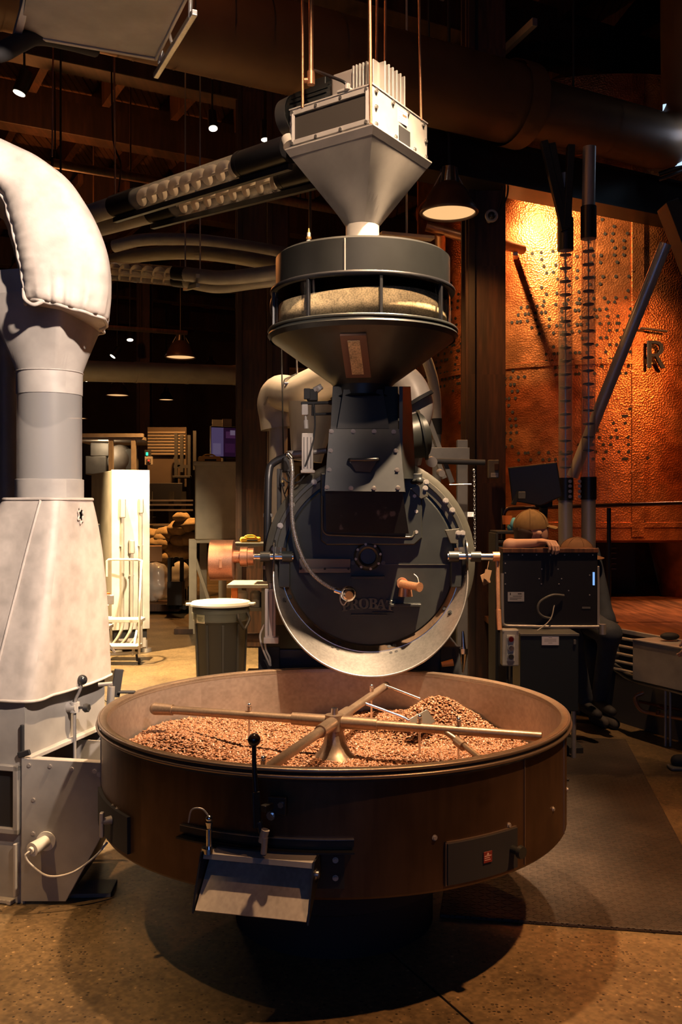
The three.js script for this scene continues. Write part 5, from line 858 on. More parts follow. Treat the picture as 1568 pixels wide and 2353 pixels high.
// ---------------------------------------------------------------- square feeder on rods
{
  const t = thing('bean_feeder', 'grey square feed funnel hung on rods above the round hopper', 'feed funnel');
  const N = V(0.138, 3.134, -4.10), L = V(-0.258, 3.134, -4.396), R = V(0.4335, 3.134, -4.563), B = L.clone().add(R).sub(N);
  const cen = L.clone().add(R).multiplyScalar(0.5), el = L.clone().sub(N).normalize(), er = R.clone().sub(N).normalize();
  const inset = (p, k) => cen.clone().add(p.clone().sub(cen).multiplyScalar(k));
  const nR = 40;
  const sq = (k, y) => { const c = [N, R, B, L].map(p => inset(p, k).setY(y)), out = []; for (let i = 0; i < 4; i++) for (let j = 0; j < nR / 4; j++) out.push(c[i].clone().lerp(c[(i + 1) % 4], j / (nR / 4))); return out; };
  const circ = (r, y, c) => { const s = sq(1, y); return s.map(p => { const d = p.clone().sub(cen).setY(0).normalize(); return V(c.x + d.x * r, y, c.z + d.z * r); }); };
  const nc = V(0.1, 0, -4.47);
  const top = sq(0.93, 3.10), bot = circ(0.079, 2.80, nc), rings = []; for (let i = 0; i <= 8; i++) rings.push(top.map((p, j) => p.clone().lerp(bot[j], i / 8)));
  part('funnel', toCreasedNormals(loft(rings, false, false), 0.35), M.greyPaint, t, 'grey funnel narrowing to a round neck');
  part('funnel_flange', toCreasedNormals(loft([sq(0.93, 3.098), sq(1.0, 3.128), sq(1.0, 3.134), sq(0.95, 3.134)]), 0.35), M.greyLight, t);
  const bx = part('feeder_box', toCreasedNormals(loft([sq(0.93, 3.134), sq(0.93, 3.312)]), 0.3), M.greyLight, t);
  part('box_lid', toCreasedNormals(loft([sq(0.945, 3.312), sq(0.945, 3.318)]), 0.3), M.greyLight, t);
  // faces of the box
  const n = inset(N, 0.93), l = inset(L, 0.93), r = inset(R, 0.93), nl = er.clone().negate(), nrr = el.clone().negate();
  const LF = (s, y, o = 0) => n.clone().lerp(l, s).addScaledVector(nl, o).setY(y), RF = (s, y, o = 0) => n.clone().lerp(r, s).addScaledVector(nrr, o).setY(y);
  const frameBars = [[0.03, 3.155, 0.97, 3.155], [0.03, 3.29, 0.97, 3.29], [0.05, 3.145, 0.05, 3.30], [0.95, 3.145, 0.95, 3.30]];
  const fr = part('window_frame', frameBars.map(([a, y0, b, y1]) => bar(LF(a, y0, 0.006), LF(b, y1, 0.006), 0.016, 0.022, 0.002)), M.greyLight, bx);
  part('inspection_window', toCreasedNormals(loft([[LF(0.06, 3.16, 0.001), LF(0.94, 3.16, 0.001), LF(0.94, 3.285, 0.001), LF(0.06, 3.285, 0.001)], [LF(0.06, 3.16, 0.005), LF(0.94, 3.16, 0.005), LF(0.94, 3.285, 0.005), LF(0.06, 3.285, 0.005)]]), 0.3), std(lin(0.06, 0.052, 0.045), 0.16), bx, 'dark inspection window');
  for (const s of [0.05, 0.35, 0.65, 0.95]) for (const y of [3.152, 3.292]) bolt(LF(s, y, 0.016), nl, 0.008, M.steel, bx);
  for (const s of [0.06, 0.35, 0.62, 0.92]) bolt(RF(s, 3.295, 0.006), nrr, 0.009, M.steel, bx);
  for (const [s, y] of [[0.06, 3.225], [0.06, 3.15], [0.97, 3.15], [0.97, 3.225], [0.75, 3.15], [0.4, 3.15]]) bolt(RF(s, y, 0.006), nrr, 0.008, M.steel, bx);
  const ryR = Math.atan2(nrr.x, nrr.z);
  plate('type_label', 0.085, 0.062, RF(0.52, 3.262, 0.002), ryR, 0, labelTex(128, 96, (x) => { x.fillStyle = '#d9d2cc'; x.fillRect(0, 0, 128, 96); x.fillStyle = '#8a5a44'; x.fillRect(64, 26, 52, 18); x.fillStyle = '#777'; x.fillRect(10, 14, 70, 5); x.fillRect(10, 56, 90, 5); x.fillRect(10, 70, 60, 5); }), bx, 'small printed type label');
  part('black_opening', toCreasedNormals(loft([[RF(0.46, 3.145, 0.0), RF(0.66, 3.145, 0), RF(0.66, 3.215, 0), RF(0.46, 3.215, 0)], [RF(0.46, 3.145, 0.004), RF(0.66, 3.145, 0.004), RF(0.66, 3.215, 0.004), RF(0.46, 3.215, 0.004)]]), 0.3), M.blackMatt, bx);
  // neck and clamp
  part('neck', rod(V(nc.x, 2.63, nc.z), V(nc.x, 2.802, nc.z), 0.078, 0.078, 36), M.cream, t, 'short pale neck');
  part('neck_clamp', [(() => { const g = new THREE.TorusGeometry(0.082, 0.008, 8, 40); g.rotateX(Math.PI / 2); g.translate(nc.x, 2.725, nc.z); return g; })(), bar(V(nc.x + 0.05, 2.725, nc.z + 0.07), V(nc.x + 0.085, 2.725, nc.z + 0.055), 0.018, 0.02), rod(V(nc.x + 0.075, 2.70, nc.z + 0.062), V(nc.x + 0.075, 2.74, nc.z + 0.062), 0.007)], M.chrome, t);
  // gear housing and motor on top
  const gp = (u, v, y) => cen.clone().addScaledVector(el, u).addScaledVector(er, v).setY(y);
  const yawL = Math.atan2(-el.z, el.x);
  const gm = part('gear_housing', [box(0.26, 0.165, 0.24, ...gp(-0.06, -0.02, 3.40).toArray(), yawL, 0.02)], M.steelDull, t, 'finned grey gear housing');
  for (let i = 0; i < 7; i++) part('cooling_fin', box(0.010, 0.15, 0.035, ...gp(-0.175 + i * 0.018, -0.145, 3.40).toArray(), yawL, 0.003), M.steelDull, gm);
  for (let i = 0; i < 6; i++) part('cooling_fin', box(0.035, 0.15, 0.010, ...gp(-0.195, -0.11 + i * 0.036, 3.40).toArray(), yawL, 0.003), M.steelDull, gm);
  const m0 = gp(0.08, -0.02, 3.40), m1 = gp(0.36, -0.02, 3.40);
  const mo = part('electric_motor', [rod(m0, m1, 0.092, 0.092, 36), rod(m1, m1.clone().addScaledVector(el, 0.03), 0.098, 0.09, 36), box(0.1, 0.05, 0.1, ...gp(0.2, -0.02, 3.5).toArray(), yawL, 0.008)], M.iron, t, 'black finned electric motor');
  for (let i = 0; i < 22; i++) { const a = i / 22 * 6.283; const o = er.clone().multiplyScalar(Math.cos(a) * 0.097).add(V(0, Math.sin(a) * 0.097, 0)); part('motor_fin', bar(m0.clone().add(o).addScaledVector(el, 0.04), m1.clone().add(o).addScaledVector(el, -0.02), 0.006, 0.012, 0), M.iron, mo); }
  part('fan_cover', [rod(m1.clone().addScaledVector(el, 0.0), m1.clone().addScaledVector(el, 0.07), 0.1, 0.092, 36)], M.greyDark, mo);
  part('motor_cable', tube([gp(0.16, -0.2, 3.50), gp(0.10, -0.23, 3.47), gp(0.0, -0.25, 3.41), gp(-0.08, -0.265, 3.36), gp(-0.1, -0.26, 3.34)], 0.007, 30, 8), M.black, t);
  part('cable_gland', [rod(gp(-0.1, -0.262, 3.32), gp(-0.1, -0.258, 3.345), 0.012), box(0.07, 0.012, 0.03, ...gp(-0.08, -0.25, 3.325).toArray(), yawL)], M.greyLight, t);
  const jt = W(715, 195, 4.35); part('conduit_fitting', [rod(jt, jt.clone().add(V(0, 0.06, 0)), 0.018), rod(jt.clone().add(V(-0.03, 0.02, 0)), jt.clone().add(V(0.01, 0.02, 0)), 0.012), rod(jt.clone().add(V(0, 0.05, 0)), V(jt.x, 6.3, jt.z), 0.011)], M.copperPlain, t, 'copper-coloured conduit');
  part('inlet_elbow', [rod(W(668, 335, 4.4), W(660, 318, 4.42), 0.035, 0.03)], M.cream, t);
  // threaded hanging rods
  for (const [p0, x1] of [[LF(0.82, 3.3, 0.012), -0.004], [n.clone().setY(3.14).addScaledVector(nl, 0.012), -0.02], [r.clone().setY(3.31).addScaledVector(er, -0.06), -0.05], [gp(-0.02, 0.2, 3.32), 0.02], [gp(0.02, 0.18, 3.32), 0.03]]) part('hanging_rod', rod(p0, V(p0.x + x1, 6.4, p0.z), 0.0065, 0.0065, 8), M.copperPlain, t);
}
// ---------------------------------------------------------------- clear screw conveyors
function conveyor(A, B, cuts, label) {
  const t = thing('screw_conveyor', label, 'screw conveyor', 'clear screw conveyors'), d = B.clone().sub(A);
  const P = (s) => A.clone().addScaledVector(d, s), n = d.clone().normalize();
  part('sleeve', [rod(P(0), P(cuts[0]), 0.066, 0.066, 28), rod(P(cuts[0] - 0.015), P(cuts[0]), 0.068, 0.068, 28)], M.black, t);
  part('clear_tube', rod(P(cuts[0]), P(cuts[1]), 0.06, 0.06, 32, true), M.glassTube, t, 'clear tube');
  part('screw', helix(P(cuts[0]), P(cuts[1]), 0.049, 0.115), M.auger, t, 'pale screw blade');
  part('sleeve', rod(P(cuts[1]), P(cuts[2]), 0.066, 0.066, 28), M.black, t);
  part('pipe', rod(P(cuts[2]), P(1.25), 0.06, 0.06, 28), M.greyPaint, t);
  const dn = V(0, -0.085, 0); part('support_rail', bar(P(0).add(dn), P(cuts[2]).add(dn), 0.03, 0.03, 0.003), M.black, t);
  for (const s of [0.1, 0.4, 0.7]) part('rail_clip', rod(P(lerp(cuts[0], cuts[1], s)).add(dn), P(lerp(cuts[0], cuts[1], s)).add(V(0, -0.06, 0)), 0.008), M.steelDull, t);
}
conveyor(W(668, 342, 4.52), W(215, 490, 6.0), [0.2, 0.72, 0.86], 'upper clear screw conveyor tube feeding the square funnel');
conveyor(W(728, 388, 4.8), W(215, 525, 6.3), [0.12, 0.56, 0.68], 'lower clear screw conveyor tube behind the first one');
single('hanger_rod', rod(W(265, 470, 5.8), V(W(265, 0, 5.8).x - 0.02, 6.3, -5.8), 0.006, 0.006, 8), M.copperPlain, 'thin hanger rod holding the upper screw conveyor', 'rod');
single('hanger_rod', rod(W(120, 360, 5.9), V(W(128, 0, 5.9).x, 6.3, -5.9), 0.005, 0.005, 8), M.copperPlain, 'thin hanger rod above the white padded hood', 'rod');
single('hanging_cable', tube([W(255, 60, 6.3), W(258, 250, 6.2), W(262, 330, 6.1), W(278, 380, 6.0), W(272, 440, 5.9)], 0.006, 30, 6), M.wood, 'loose brown cable hanging beside the conveyor rod', 'cable');

// ---------------------------------------------------------------- grey unit and bracket at the top left
{
  const t = thing('ceiling_unit', 'grey sheet-metal unit hung high above the white padded hood', 'ventilation unit');
  const b = V(-1.197, 3.25, -3.565), c = V(-0.727, 3.25, -3.756), d = V(-0.554, 3.25, -3.348); const cd = d.clone().sub(c), e = c.clone().addScaledVector(cd, 1.9), f = b.clone().addScaledVector(cd, 1.9);
  const u = [b, c, e, f]; part('housing', toCreasedNormals(loft([u, u.map(p => p.clone().setY(3.7))]), 0.3), M.greyPaint, t);
  part('bottom_lip', [bar(b, c, 0.02, 0.012), bar(c, e, 0.012, 0.02)], M.greyLight, t);
  const o = V(0.03, 0, 0.01);
  part('angle_bracket', [bar(W(358, 175, 3.72), W(448, 28, 3.3), 0.022, 0.022), bar(W(366, 150, 3.72), W(374, 118, 3.72), 0.03, 0.012), bar(W(437, 45, 3.33), W(440, -40, 3.33), 0.03, 0.012), bar(W(395, 100, 3.6), W(388, 72, 3.6), 0.02, 0.012)], M.steel, t);
  part('angle_bracket', [bar(W(35, 95, 3.55), W(72, -40, 3.3), 0.03, 0.02), bar(W(45, 60, 3.52), W(62, 55, 3.52), 0.03, 0.03)], M.steelDull, t);
  part('black_hose', tube([W(-60, 125, 3.4), W(0, 120, 3.45), W(40, 100, 3.52), W(85, 82, 3.6), W(150, 92, 3.7), W(220, 110, 3.8)], 0.035, 30, 12), M.blackMatt, t);
}

// ---------------------------------------------------------------- ducts behind the roaster
{
  const t = thing('exhaust_duct', 'pale elbowed exhaust duct behind the roaster, left of the hopper cone', 'duct');
  part('elbow', tube([W(640, 985, 6.25), W(636, 955, 6.25), W(632, 925, 6.22), W(645, 903, 6.15), W(680, 905, 6.0), W(745, 878, 5.85), W(800, 860, 5.75)], 0.115, 44, 24), M.cream, t);
  part('down_pipe', rod(W(640, 960, 6.25), W(640, 1200, 6.25), 0.06, 0.06, 24), M.cream, t);
  part('elbow_seam', [tube([W(608, 930, 6.13), W(622, 906, 6.05), W(650, 896, 6.0)], 0.008, 16, 6)], M.greyPaint, t);
  part('lower_cone', rod(W(720, 930, 5.7), W(705, 1060, 5.7), 0.15, 0.09, 28), M.cream, t);
  part('hanger', [rod(W(683, 862, 5.9), W(681, 800, 5.9), 0.006), tube([W(652, 890, 5.92), W(655, 872, 5.92), W(683, 860, 5.92), W(712, 872, 5.92), W(716, 880, 5.92)], 0.006, 24, 6, 0.2), bar(W(653, 881, 5.9), W(700, 881, 5.9), 0.015, 0.015)], M.steel, t);
  part('lamp_wire', rod(W(645, 700, 5.5), W(652, 1050, 5.0), 0.004), M.blackMatt, t);
}
{
  const t = thing('cyclone_duct', 'grey cyclone duct behind the roaster, right of the hopper cone', 'duct');
  part('bend', tube([W(900, 860, 5.6), W(940, 880, 5.5), W(962, 930, 5.45), W(950, 990, 5.45), W(935, 1060, 5.5)], 0.085, 36, 22), M.greyLight, t);
  part('clamp_ring', [rod(W(960, 915, 5.4), W(964, 922, 5.4), 0.094, 0.094, 28)], M.blackMatt, t);
  part('fan_housing', [rod(W(915, 1010, 5.2), W(968, 1000, 5.25), 0.11, 0.125, 32), rod(W(968, 1000, 5.25), W(973, 999, 5.25), 0.14, 0.14, 32)], M.iron, t);
  part('support_leg', [bar(W(968, 965, 5.9), W(1022, 1100, 5.9), 0.05, 0.03), bar(W(985, 962, 5.95), W(1040, 1110, 5.95), 0.03, 0.03)], M.greyDark, t);
}
{ const t = thing('bean_hose', 'pale bent hose with black cuff between roaster and copper cask', 'hose');
  part('hose', tube([W(950, 790, 6.5), W(975, 815, 6.5), W(992, 860, 6.5), W(1001, 910, 6.5), W(1003, 962, 6.5)], 0.037, 36, 16), M.cream, t);
  part('cuff', rod(W(1003, 962, 6.5), W(1004, 998, 6.5), 0.04, 0.034, 18), M.blackMatt, t, 'black cuff');
  part('drop_pipe', rod(W(1004, 998, 6.5), V(W(1004, 0, 6.5).x, 0.0, -6.5), 0.03), M.greyDark, t); }
{
  const t = thing('support_stand', 'grey square steel stand between the roaster and the brown column', 'frame');
  part('beam', box(0.26, 0.075, 0.06, ...W(1030, 1043, 5.9).toArray(), 0, 0.003), M.greyDark, t);
  part('post', box(0.065, 1.9, 0.06, W(1063, 0, 5.9).x, 0.95, -5.92, 0, 0.003), M.greyDark, t);
  part('black_bar', rod(W(985, 1059, 5.6), W(1115, 1063, 5.6), 0.017), M.blackMatt, t);
  part('pipe_flange', [rod(W(990, 1060, 5.5), W(994, 1062, 5.45), 0.03), rod(W(1010, 1085, 5.5), W(1016, 1088, 5.45), 0.02)], M.steelDull, t);
}
// ---------------------------------------------------------------- brown columns
function column(px, Z, w, label, h = ROOM.h) {
  const x = (px - CX) / FOC * Z, t = thing('steel_column', label, 'column', null, 'structure');
  part('flange', box(w, h - 0.02, 0.05, x, h / 2, -Z + 0.13, 0, 0.003), M.wood, t);
  part('web', box(0.06, h - 0.02, 0.26, x, h / 2, -Z, 0, 0.003), M.woodDark, t);
  part('flange', box(w, h - 0.02, 0.05, x, h / 2, -Z - 0.13, 0, 0.003), M.wood, t);
  part('cover_strip', [box(0.05, h - 0.02, 0.03, x - w * 0.36, h / 2, -Z + 0.17, 0, 0.003)], M.woodDark, t);
  return t;
}
column(1110, 7.5, 0.305, 'dark brown steel column between roaster and copper cask');
column(580, 10.2, 0.32, 'dark brown column behind the roaster by the tank');
column(333, 17.5, 0.24, 'far wooden post behind the white cabinet');
column(640, 9.4, 0.2, 'dark column directly behind the round bean hopper');
{
  const t = thing('camera_dome', 'small white ring camera on the brown column', 'camera'); const p = W(1130, 496, 7.2);
  part('ring', (() => { const g = new THREE.TorusGeometry(0.036, 0.014, 10, 24); g.translate(p.x, p.y, p.z); return g; })(), M.greyLight, t); part('dome', ball(0.032, p), M.blackPlastic, t);
  part('arm', rod(p.clone().add(V(0, 0, -0.03)), p.clone().add(V(0, 0.0, -0.12)), 0.02), M.greyLight, t);
  for (let i = 0; i < 3; i++) single('thin_cable', tube([W(1168 - i * 7, 415, 7.25), W(1167 - i * 7, 445, 7.22), W(1157 - i * 5, 472, 7.2), W(1143, 492, 7.2)], 0.006, 16, 6), M.blackMatt, ['outermost', 'middle', 'innermost'][i] + ' thin black cable looping down to the ring camera', 'cable', 'cables at the ring camera');
  const e = thing('junction_box', 'small grey electrical box on the brown column', 'electrical box'); const q = W(1134, 1078, 7.27);
  part('case', box(0.085, 0.14, 0.05, q.x, q.y, q.z, 0, 0.008), M.greyDark, e);
  plate('box_label', 0.055, 0.032, V(q.x + 0.006, q.y - 0.045, q.z + 0.027), 0, 0, labelTex(64, 36, (x) => { x.fillStyle = '#b9bfcf'; x.fillRect(0, 0, 64, 36); x.fillStyle = '#667'; x.fillRect(6, 10, 50, 4); x.fillRect(6, 20, 40, 4); }), e, 'white printed label');
  part('switch', box(0.03, 0.05, 0.02, q.x + 0.02, q.y + 0.015, q.z + 0.03, 0, 0.003), M.wood, e);
}
// ---------------------------------------------------------------- copper cask
const CK = V(2.48, 0, -10.0), CR = 1.68;
const onCask = (a, r, y) => V(CK.x + Math.sin(a) * r, y, CK.z + Math.cos(a) * r);
{
  const t = thing('copper_cask', 'giant hammered copper cask with pierced dots behind the railing', 'copper cask');
  part('shell', lathe([[CR * 0.97, 1.17], [CR, 1.19], [CR, 5.25], [CR * 0.9, 5.3], [0, 5.3]], CK.x, 0, CK.z, 128), M.copper, t);
  for (const y of [1.3, 2.72, 4.55]) part('band', lathe([[CR, y], [CR + 0.012, y + 0.004], [CR + 0.012, y + 0.045], [CR, y + 0.05]], CK.x, 0, CK.z, 96), M.copper, t);
  for (const a of [0.06, -0.72, 0.75]) part('cover_strip', box(0.11, 4.0, 0.012, ...onCask(a, CR + 0.006, 3.22).toArray(), a, 0.003), M.copper, t);
  for (let i = 0; i < 11; i++) bolt(onCask(0.03, CR + 0.014, 1.5 + i * 0.29), V(0.03, 0, 1), 0.008, M.copperPlain, t, 'rivet');
  part('bottom', lathe([[CR * 0.97, 1.17], [0, 1.17]], CK.x, 0, CK.z, 64), M.copperDark, t);
  for (const a of [0.62, -0.9, 2.2, -2.4]) { const p = onCask(a, CR - 0.3, 0); part('leg', lathe([[0.42, 1.2], [0.30, 0.66], [0.32, 0.65]], p.x, 0, p.z, 20), M.copperDark, t); }
  // pierced dots: pairs in loose columns
  const pts = [];
  const put = (a, y) => pts.push([a, y]);
  const span = (a0, a1, y0, y1, step, dens) => { for (let a = a0; a < a1; a += step) for (let y = y0; y < y1; y += 0.062) { const k = fbm(a * 0.31 + 3.1, y * 0.23 + 1.7, 8, 3, 12); if (k > dens && hash(Math.round(a * 900), Math.round(y * 300), 4) > 0.28) { put(a + 0.03 * (hash(Math.round(a * 100), Math.round(y * 100), 8) - 0.5), y); } } };
  span(-1.35, 0.02, 1.9, 3.3, 0.034, 0.45); span(-1.2, 0.02, 3.3, 4.8, 0.06, 0.58); span(0.1, 1.2, 1.35, 2.6, 0.05, 0.6);
  const g = new THREE.CylinderGeometry(0.0145, 0.0145, 0.006, 8); g.rotateX(Math.PI / 2);
  const im = new THREE.InstancedMesh(g, M.hole, pts.length), m = new THREE.Matrix4(), q = new THREE.Quaternion();
  pts.forEach(([a, y], i) => { q.setFromAxisAngle(UPV, a); m.compose(onCask(a, CR + 0.002, y), q, V(1, 1, 1)); im.setMatrixAt(i, m); });
  im.name = 'pierced_dots'; im.userData.kind = 'stuff'; im.receiveShadow = true; t.add(im);
  // raised letter with a bar above
  const a = (() => { let b = 0.3; for (let i = 0; i < 40; i++) { const p = onCask(b, CR, 2.8), px = p.x / -p.z * FOC + CX; b += (1497 - px) / 450 * 0.3; } return b; })();
  const lp = onCask(a, CR + 0.05, 0), Zl = -lp.z, ly = EYE - (846 - CY) / FOC * Zl;
  const tg = new TextGeometry('R', { font: fontSans, size: 0.235, depth: 0.03, curveSegments: 8 }); tg.computeBoundingBox(); tg.translate(-tg.boundingBox.max.x / 2, 0, 0);
  part('raised_letter', place(tg, lp.x, ly, lp.z, 0, a, 0), M.blackMatt, t, 'dark raised letter R');
  part('letter_bar', box(0.24, 0.016, 0.03, lp.x, ly + 0.33, lp.z + 0.01, a, 0.002, 0, -0.1), M.steelBlack, t);
  // copper pipe stub and lid pipes
  part('pipe_stub', [rod(W(1140, 557, 7.7), W(1200, 573, 8.05), 0.042, 0.042, 20), bar(W(1185, 580, 7.95), W(1185, 590, 8.6), 0.04, 0.05)], M.copperPlain, t);
  part('pipe_stub', rod(W(980, 520, 8.6), W(1070, 545, 8.6), 0.045, 0.045, 20), M.copperPlain, t); part('drop_pipe', rod(W(1012, 535, 8.6), W(1012, 640, 9.0), 0.05, 0.05, 16), M.copperPlain, t);
}
single('bright_ledge', [box(0.5, 0.03, 0.1, ...W(935, 543, 8.5).toArray(), 0.3, 0.004), rod(W(935, 543, 8.5), W(935, 480, 8.5).setY(6.5), 0.01)], M.cream, 'pale lit hanging ledge seen past the funnel neck', 'ledge');
// ---------------------------------------------------------------- black steel frame before the cask
{
  const t = thing('braced_girder', 'black steel girder with V braces crossing before the cask', 'girder');
  const a = W(1040, 366, 7.12), GD = UD.clone().normalize(), b = a.clone().addScaledVector(GD, 3.4);
  part('beam', bar(a.clone().addScaledVector(GD, -0.3), b, 0.16, 0.30, 0.01), M.steelBlack, t);
  part('beam_flange', [bar(a.clone().addScaledVector(GD, -0.3).add(V(0, 0.15, 0)), b.clone().add(V(0, 0.15, 0)), 0.26, 0.02, 0), bar(a.clone().addScaledVector(GD, -0.3).add(V(0, -0.15, 0)), b.clone().add(V(0, -0.15, 0)), 0.26, 0.02, 0)], M.steelBlack, t);
  for (const [x0, y0, x1, y1, w] of [[1250, 325, 1298, 530, 0.05], [1268, 330, 1306, 520, 0.04], [1312, 335, 1302, 525, 0.07]]) part('brace', bar(W(x0, y0, 6.75), W(x1, y1, 6.75), w, 0.05), M.steelBlack, t);
  part('gusset', [bar(W(1535, 470, 7.3), W(1600, 640, 7.3), 0.22, 0.1)], M.blackMatt, t);
  part('tie_bar', [bar(W(1060, 345, 7.2), W(1180, 322, 8.2), 0.06, 0.1)], M.woodDark, t);
}
// disc conveyors: clear pipes with black discs on a cable
function discTube(px, y0, y1, top, bot, label) {
  const Z = 6.8, t = thing('disc_conveyor', label, 'conveyor pipe', 'vertical disc conveyor pipes');
  part('clear_tube', rod(W(px, y1, Z), W(px, y0, Z), 0.0485, 0.0485, 28, true), M.glassTube, t, 'clear pipe');
  const nn = 17; for (let i = 0; i < nn; i++) { const y = y0 + 14 + i * 30.5 + (px > 1330 ? -12 : 0); if (y > y1 - 6 || y < y0 + 2) continue; const p = W(px, y, Z); part('disc', lathe([[0, 0.012], [0.018, 0.010], [0.040, 0.004], [0.040, -0.004], [0.018, -0.010], [0, -0.012]], p.x, p.y, p.z, 18), M.black, t); }
  part('cable', rod(W(px, y1, Z), W(px, y0, Z), 0.005, 0.005, 8), M.steelDull, t);
  part('upper_sleeve', rod(W(px, y0 + 4, Z), W(px, y0 - 70, Z), 0.056, 0.056, 24), M.black, t);
  part('lower_sleeve', rod(W(px, y1, Z), W(px, y1 + 52, Z), 0.056, 0.056, 24), M.black, t);
  part('upper_pipe', rod(W(px, y0 - 70, Z), W(px + top, px > 1330 ? 338 : 400, Z), 0.046, 0.046, 20), M.steelDull, t);
  part('lower_pipe', rod(W(px, y1 + 52, Z), W(px, 1390, Z), 0.05, 0.05, 20), M.steelDull, t);
  for (const y of [1106, 1117, 1129, 1141]) bolt(W(px + (px > 1330 ? -20 : 11), y, Z - 0.06), V(0, 0, 1), 0.009, M.steel, t);
}
discTube(1300, 572, 1098, 0, 0, 'clear disc conveyor pipe nearer the brown column');
discTube(1353, 545, 1096, 2, 0, 'clear disc conveyor pipe nearer the diagonal strut');
single('diagonal_strut', rod(W(1530, 560, 6.55), W(1316, 1095, 7.0), 0.042, 0.042, 24), std(lin(0.58, 0.54, 0.5), 0.32, 0.45), 'shiny diagonal steel tube leaning before the copper cask', 'strut');
single('ceiling_screen', box(0.5, 0.5, 0.05, ...W(1600, 300, 7.6).toArray(), -0.5, 0.004), new THREE.MeshStandardMaterial({ color: 0x000000, emissive: new THREE.Color(0.55, 0.75, 1), emissiveIntensity: 1.2 }), 'bright bluish screen at the upper edge behind the duct', 'screen');
pointLight(0xbfd8ff, 0.12, W(1600, 300, 7.4).toArray(), 4);
for (const [i, y] of [[0, 385], [1, 398]]) single('guard_rail', rod(W(1515, y + 15, 7.8), W(1640, y - 30, 7.6), 0.018), M.steelBlack, i ? 'lower dark rail under the bluish screen' : 'upper dark rail under the bluish screen', 'rail');
single('arched_truss', tube([W(1398, 275, 12.5), W(1410, 250, 12.5), W(1440, 222, 12.5), W(1470, 214, 12.5)], 0.015, 24, 6), M.steel, 'thin pale arched bar high above the copper cask', 'bar');

// ---------------------------------------------------------------- raised deck, railing, console
const DECKY = 0.65;
{
  const t = thing('raised_deck', 'raised reddish wooden deck before the copper cask', 'deck', null, 'structure'); t.userData.noRebase = true;
  const pl = [[1.1, -6.85], [1.78, -6.85], [2.2, -5.85], [3.2, -5.3], [7.5, -6.5], [7.5, -14], [1.1, -14]].map(p => V(p[0], 0, p[1]));
  part('deck_top', toCreasedNormals(loft([pl.map(p => p.clone().setY(DECKY - 0.04)), pl.map(p => p.clone().setY(DECKY))]), 0.3), M.deckWood, t);
  part('deck_riser', toCreasedNormals(loft([pl.map(p => p.clone().setY(0)), pl.map(p => p.clone().setY(DECKY - 0.041))].map(r => r.map(p => p.clone().add(V(0.03, 0, -0.03))))), 0.3), std(lin(0.05, 0.05, 0.055), 0.7), t);
  part('deck_edge', bar(V(1.78, DECKY - 0.01, -6.85), V(2.2, DECKY - 0.01, -5.85), 0.02, 0.03), M.greyLight, t);
}
{
  const t = thing('railing', 'dark pipe railing along the wooden deck', 'railing');
  part('top_rail', tube([W(1157, 1215, 6.9), W(1158, 1180, 6.9), W(1166, 1169, 6.9), W(1200, 1167, 6.9), W(1400, 1161, 6.92), W(1620, 1154, 6.95)], 0.016, 60, 12, 0.2), std(lin(0.10, 0.055, 0.04), 0.3, 0.6), t);
  for (const [px, z] of [[1157, 6.9], [1400, 6.92]]) part('post', rod(W(px, 1167, z), V(W(px, 0, z).x, DECKY, -z), 0.015), M.steelBlack, t);
  part('post_base', box(0.1, 0.01, 0.1, W(1402, 0, 6.92).x, DECKY + 0.005, -6.92), M.steelBlack, t);
}
{ // things under and beyond the cask
  const t = thing('bench', 'long dark bench on the deck in the shadow under the cask', 'bench');
  part('seat', box(2.2, 0.06, 0.5, 3.2, 1.02, -11.5), M.woodDark, t); part('front', box(2.0, 0.3, 0.05, 3.2, 0.82, -11.3), M.woodDark, t);
  for (const y of [1.09, 1.13]) part('back_rail', rod(V(2.2, y, -11.6), V(4.3, y, -11.6), 0.02), M.bronze, t);
  part('leg', box(0.06, 0.34, 0.4, 2.3, 0.82, -11.5), M.woodDark, t); part('leg', box(0.06, 0.34, 0.4, 4.1, 0.82, -11.5), M.woodDark, t);
  const l = thing('lit_floor_patch', 'glowing bar standing in for brightly lit floor under the cask', 'light patch'); const p = W(1465, 1325, 11.0);  // glowing bar stands in for a patch of brightly lit floor
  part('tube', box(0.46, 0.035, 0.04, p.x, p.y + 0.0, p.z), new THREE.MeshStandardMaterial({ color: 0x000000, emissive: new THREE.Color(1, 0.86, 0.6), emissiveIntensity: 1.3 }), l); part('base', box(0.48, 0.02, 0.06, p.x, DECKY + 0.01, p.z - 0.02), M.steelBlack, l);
  pointLight(0xffdca8, 0.8, [p.x, p.y + 0.06, p.z + 0.08], 3);  // added lamp so that the lit patch brightens its surroundings
  const s = thing('slatted_unit', 'dark slatted unit on the deck behind the railing post', 'cabinet'); part('case', box(0.42, 0.5, 0.3, W(1400, 0, 9.3).x, 0.9, -9.3), M.blackMatt, s);
  for (let i = 0; i < 5; i++) part('slat', box(0.05, 0.012, 0.02, W(1413, 0, 9.1).x, 1.09 - i * 0.05, -9.13), M.greyDark, s);
}
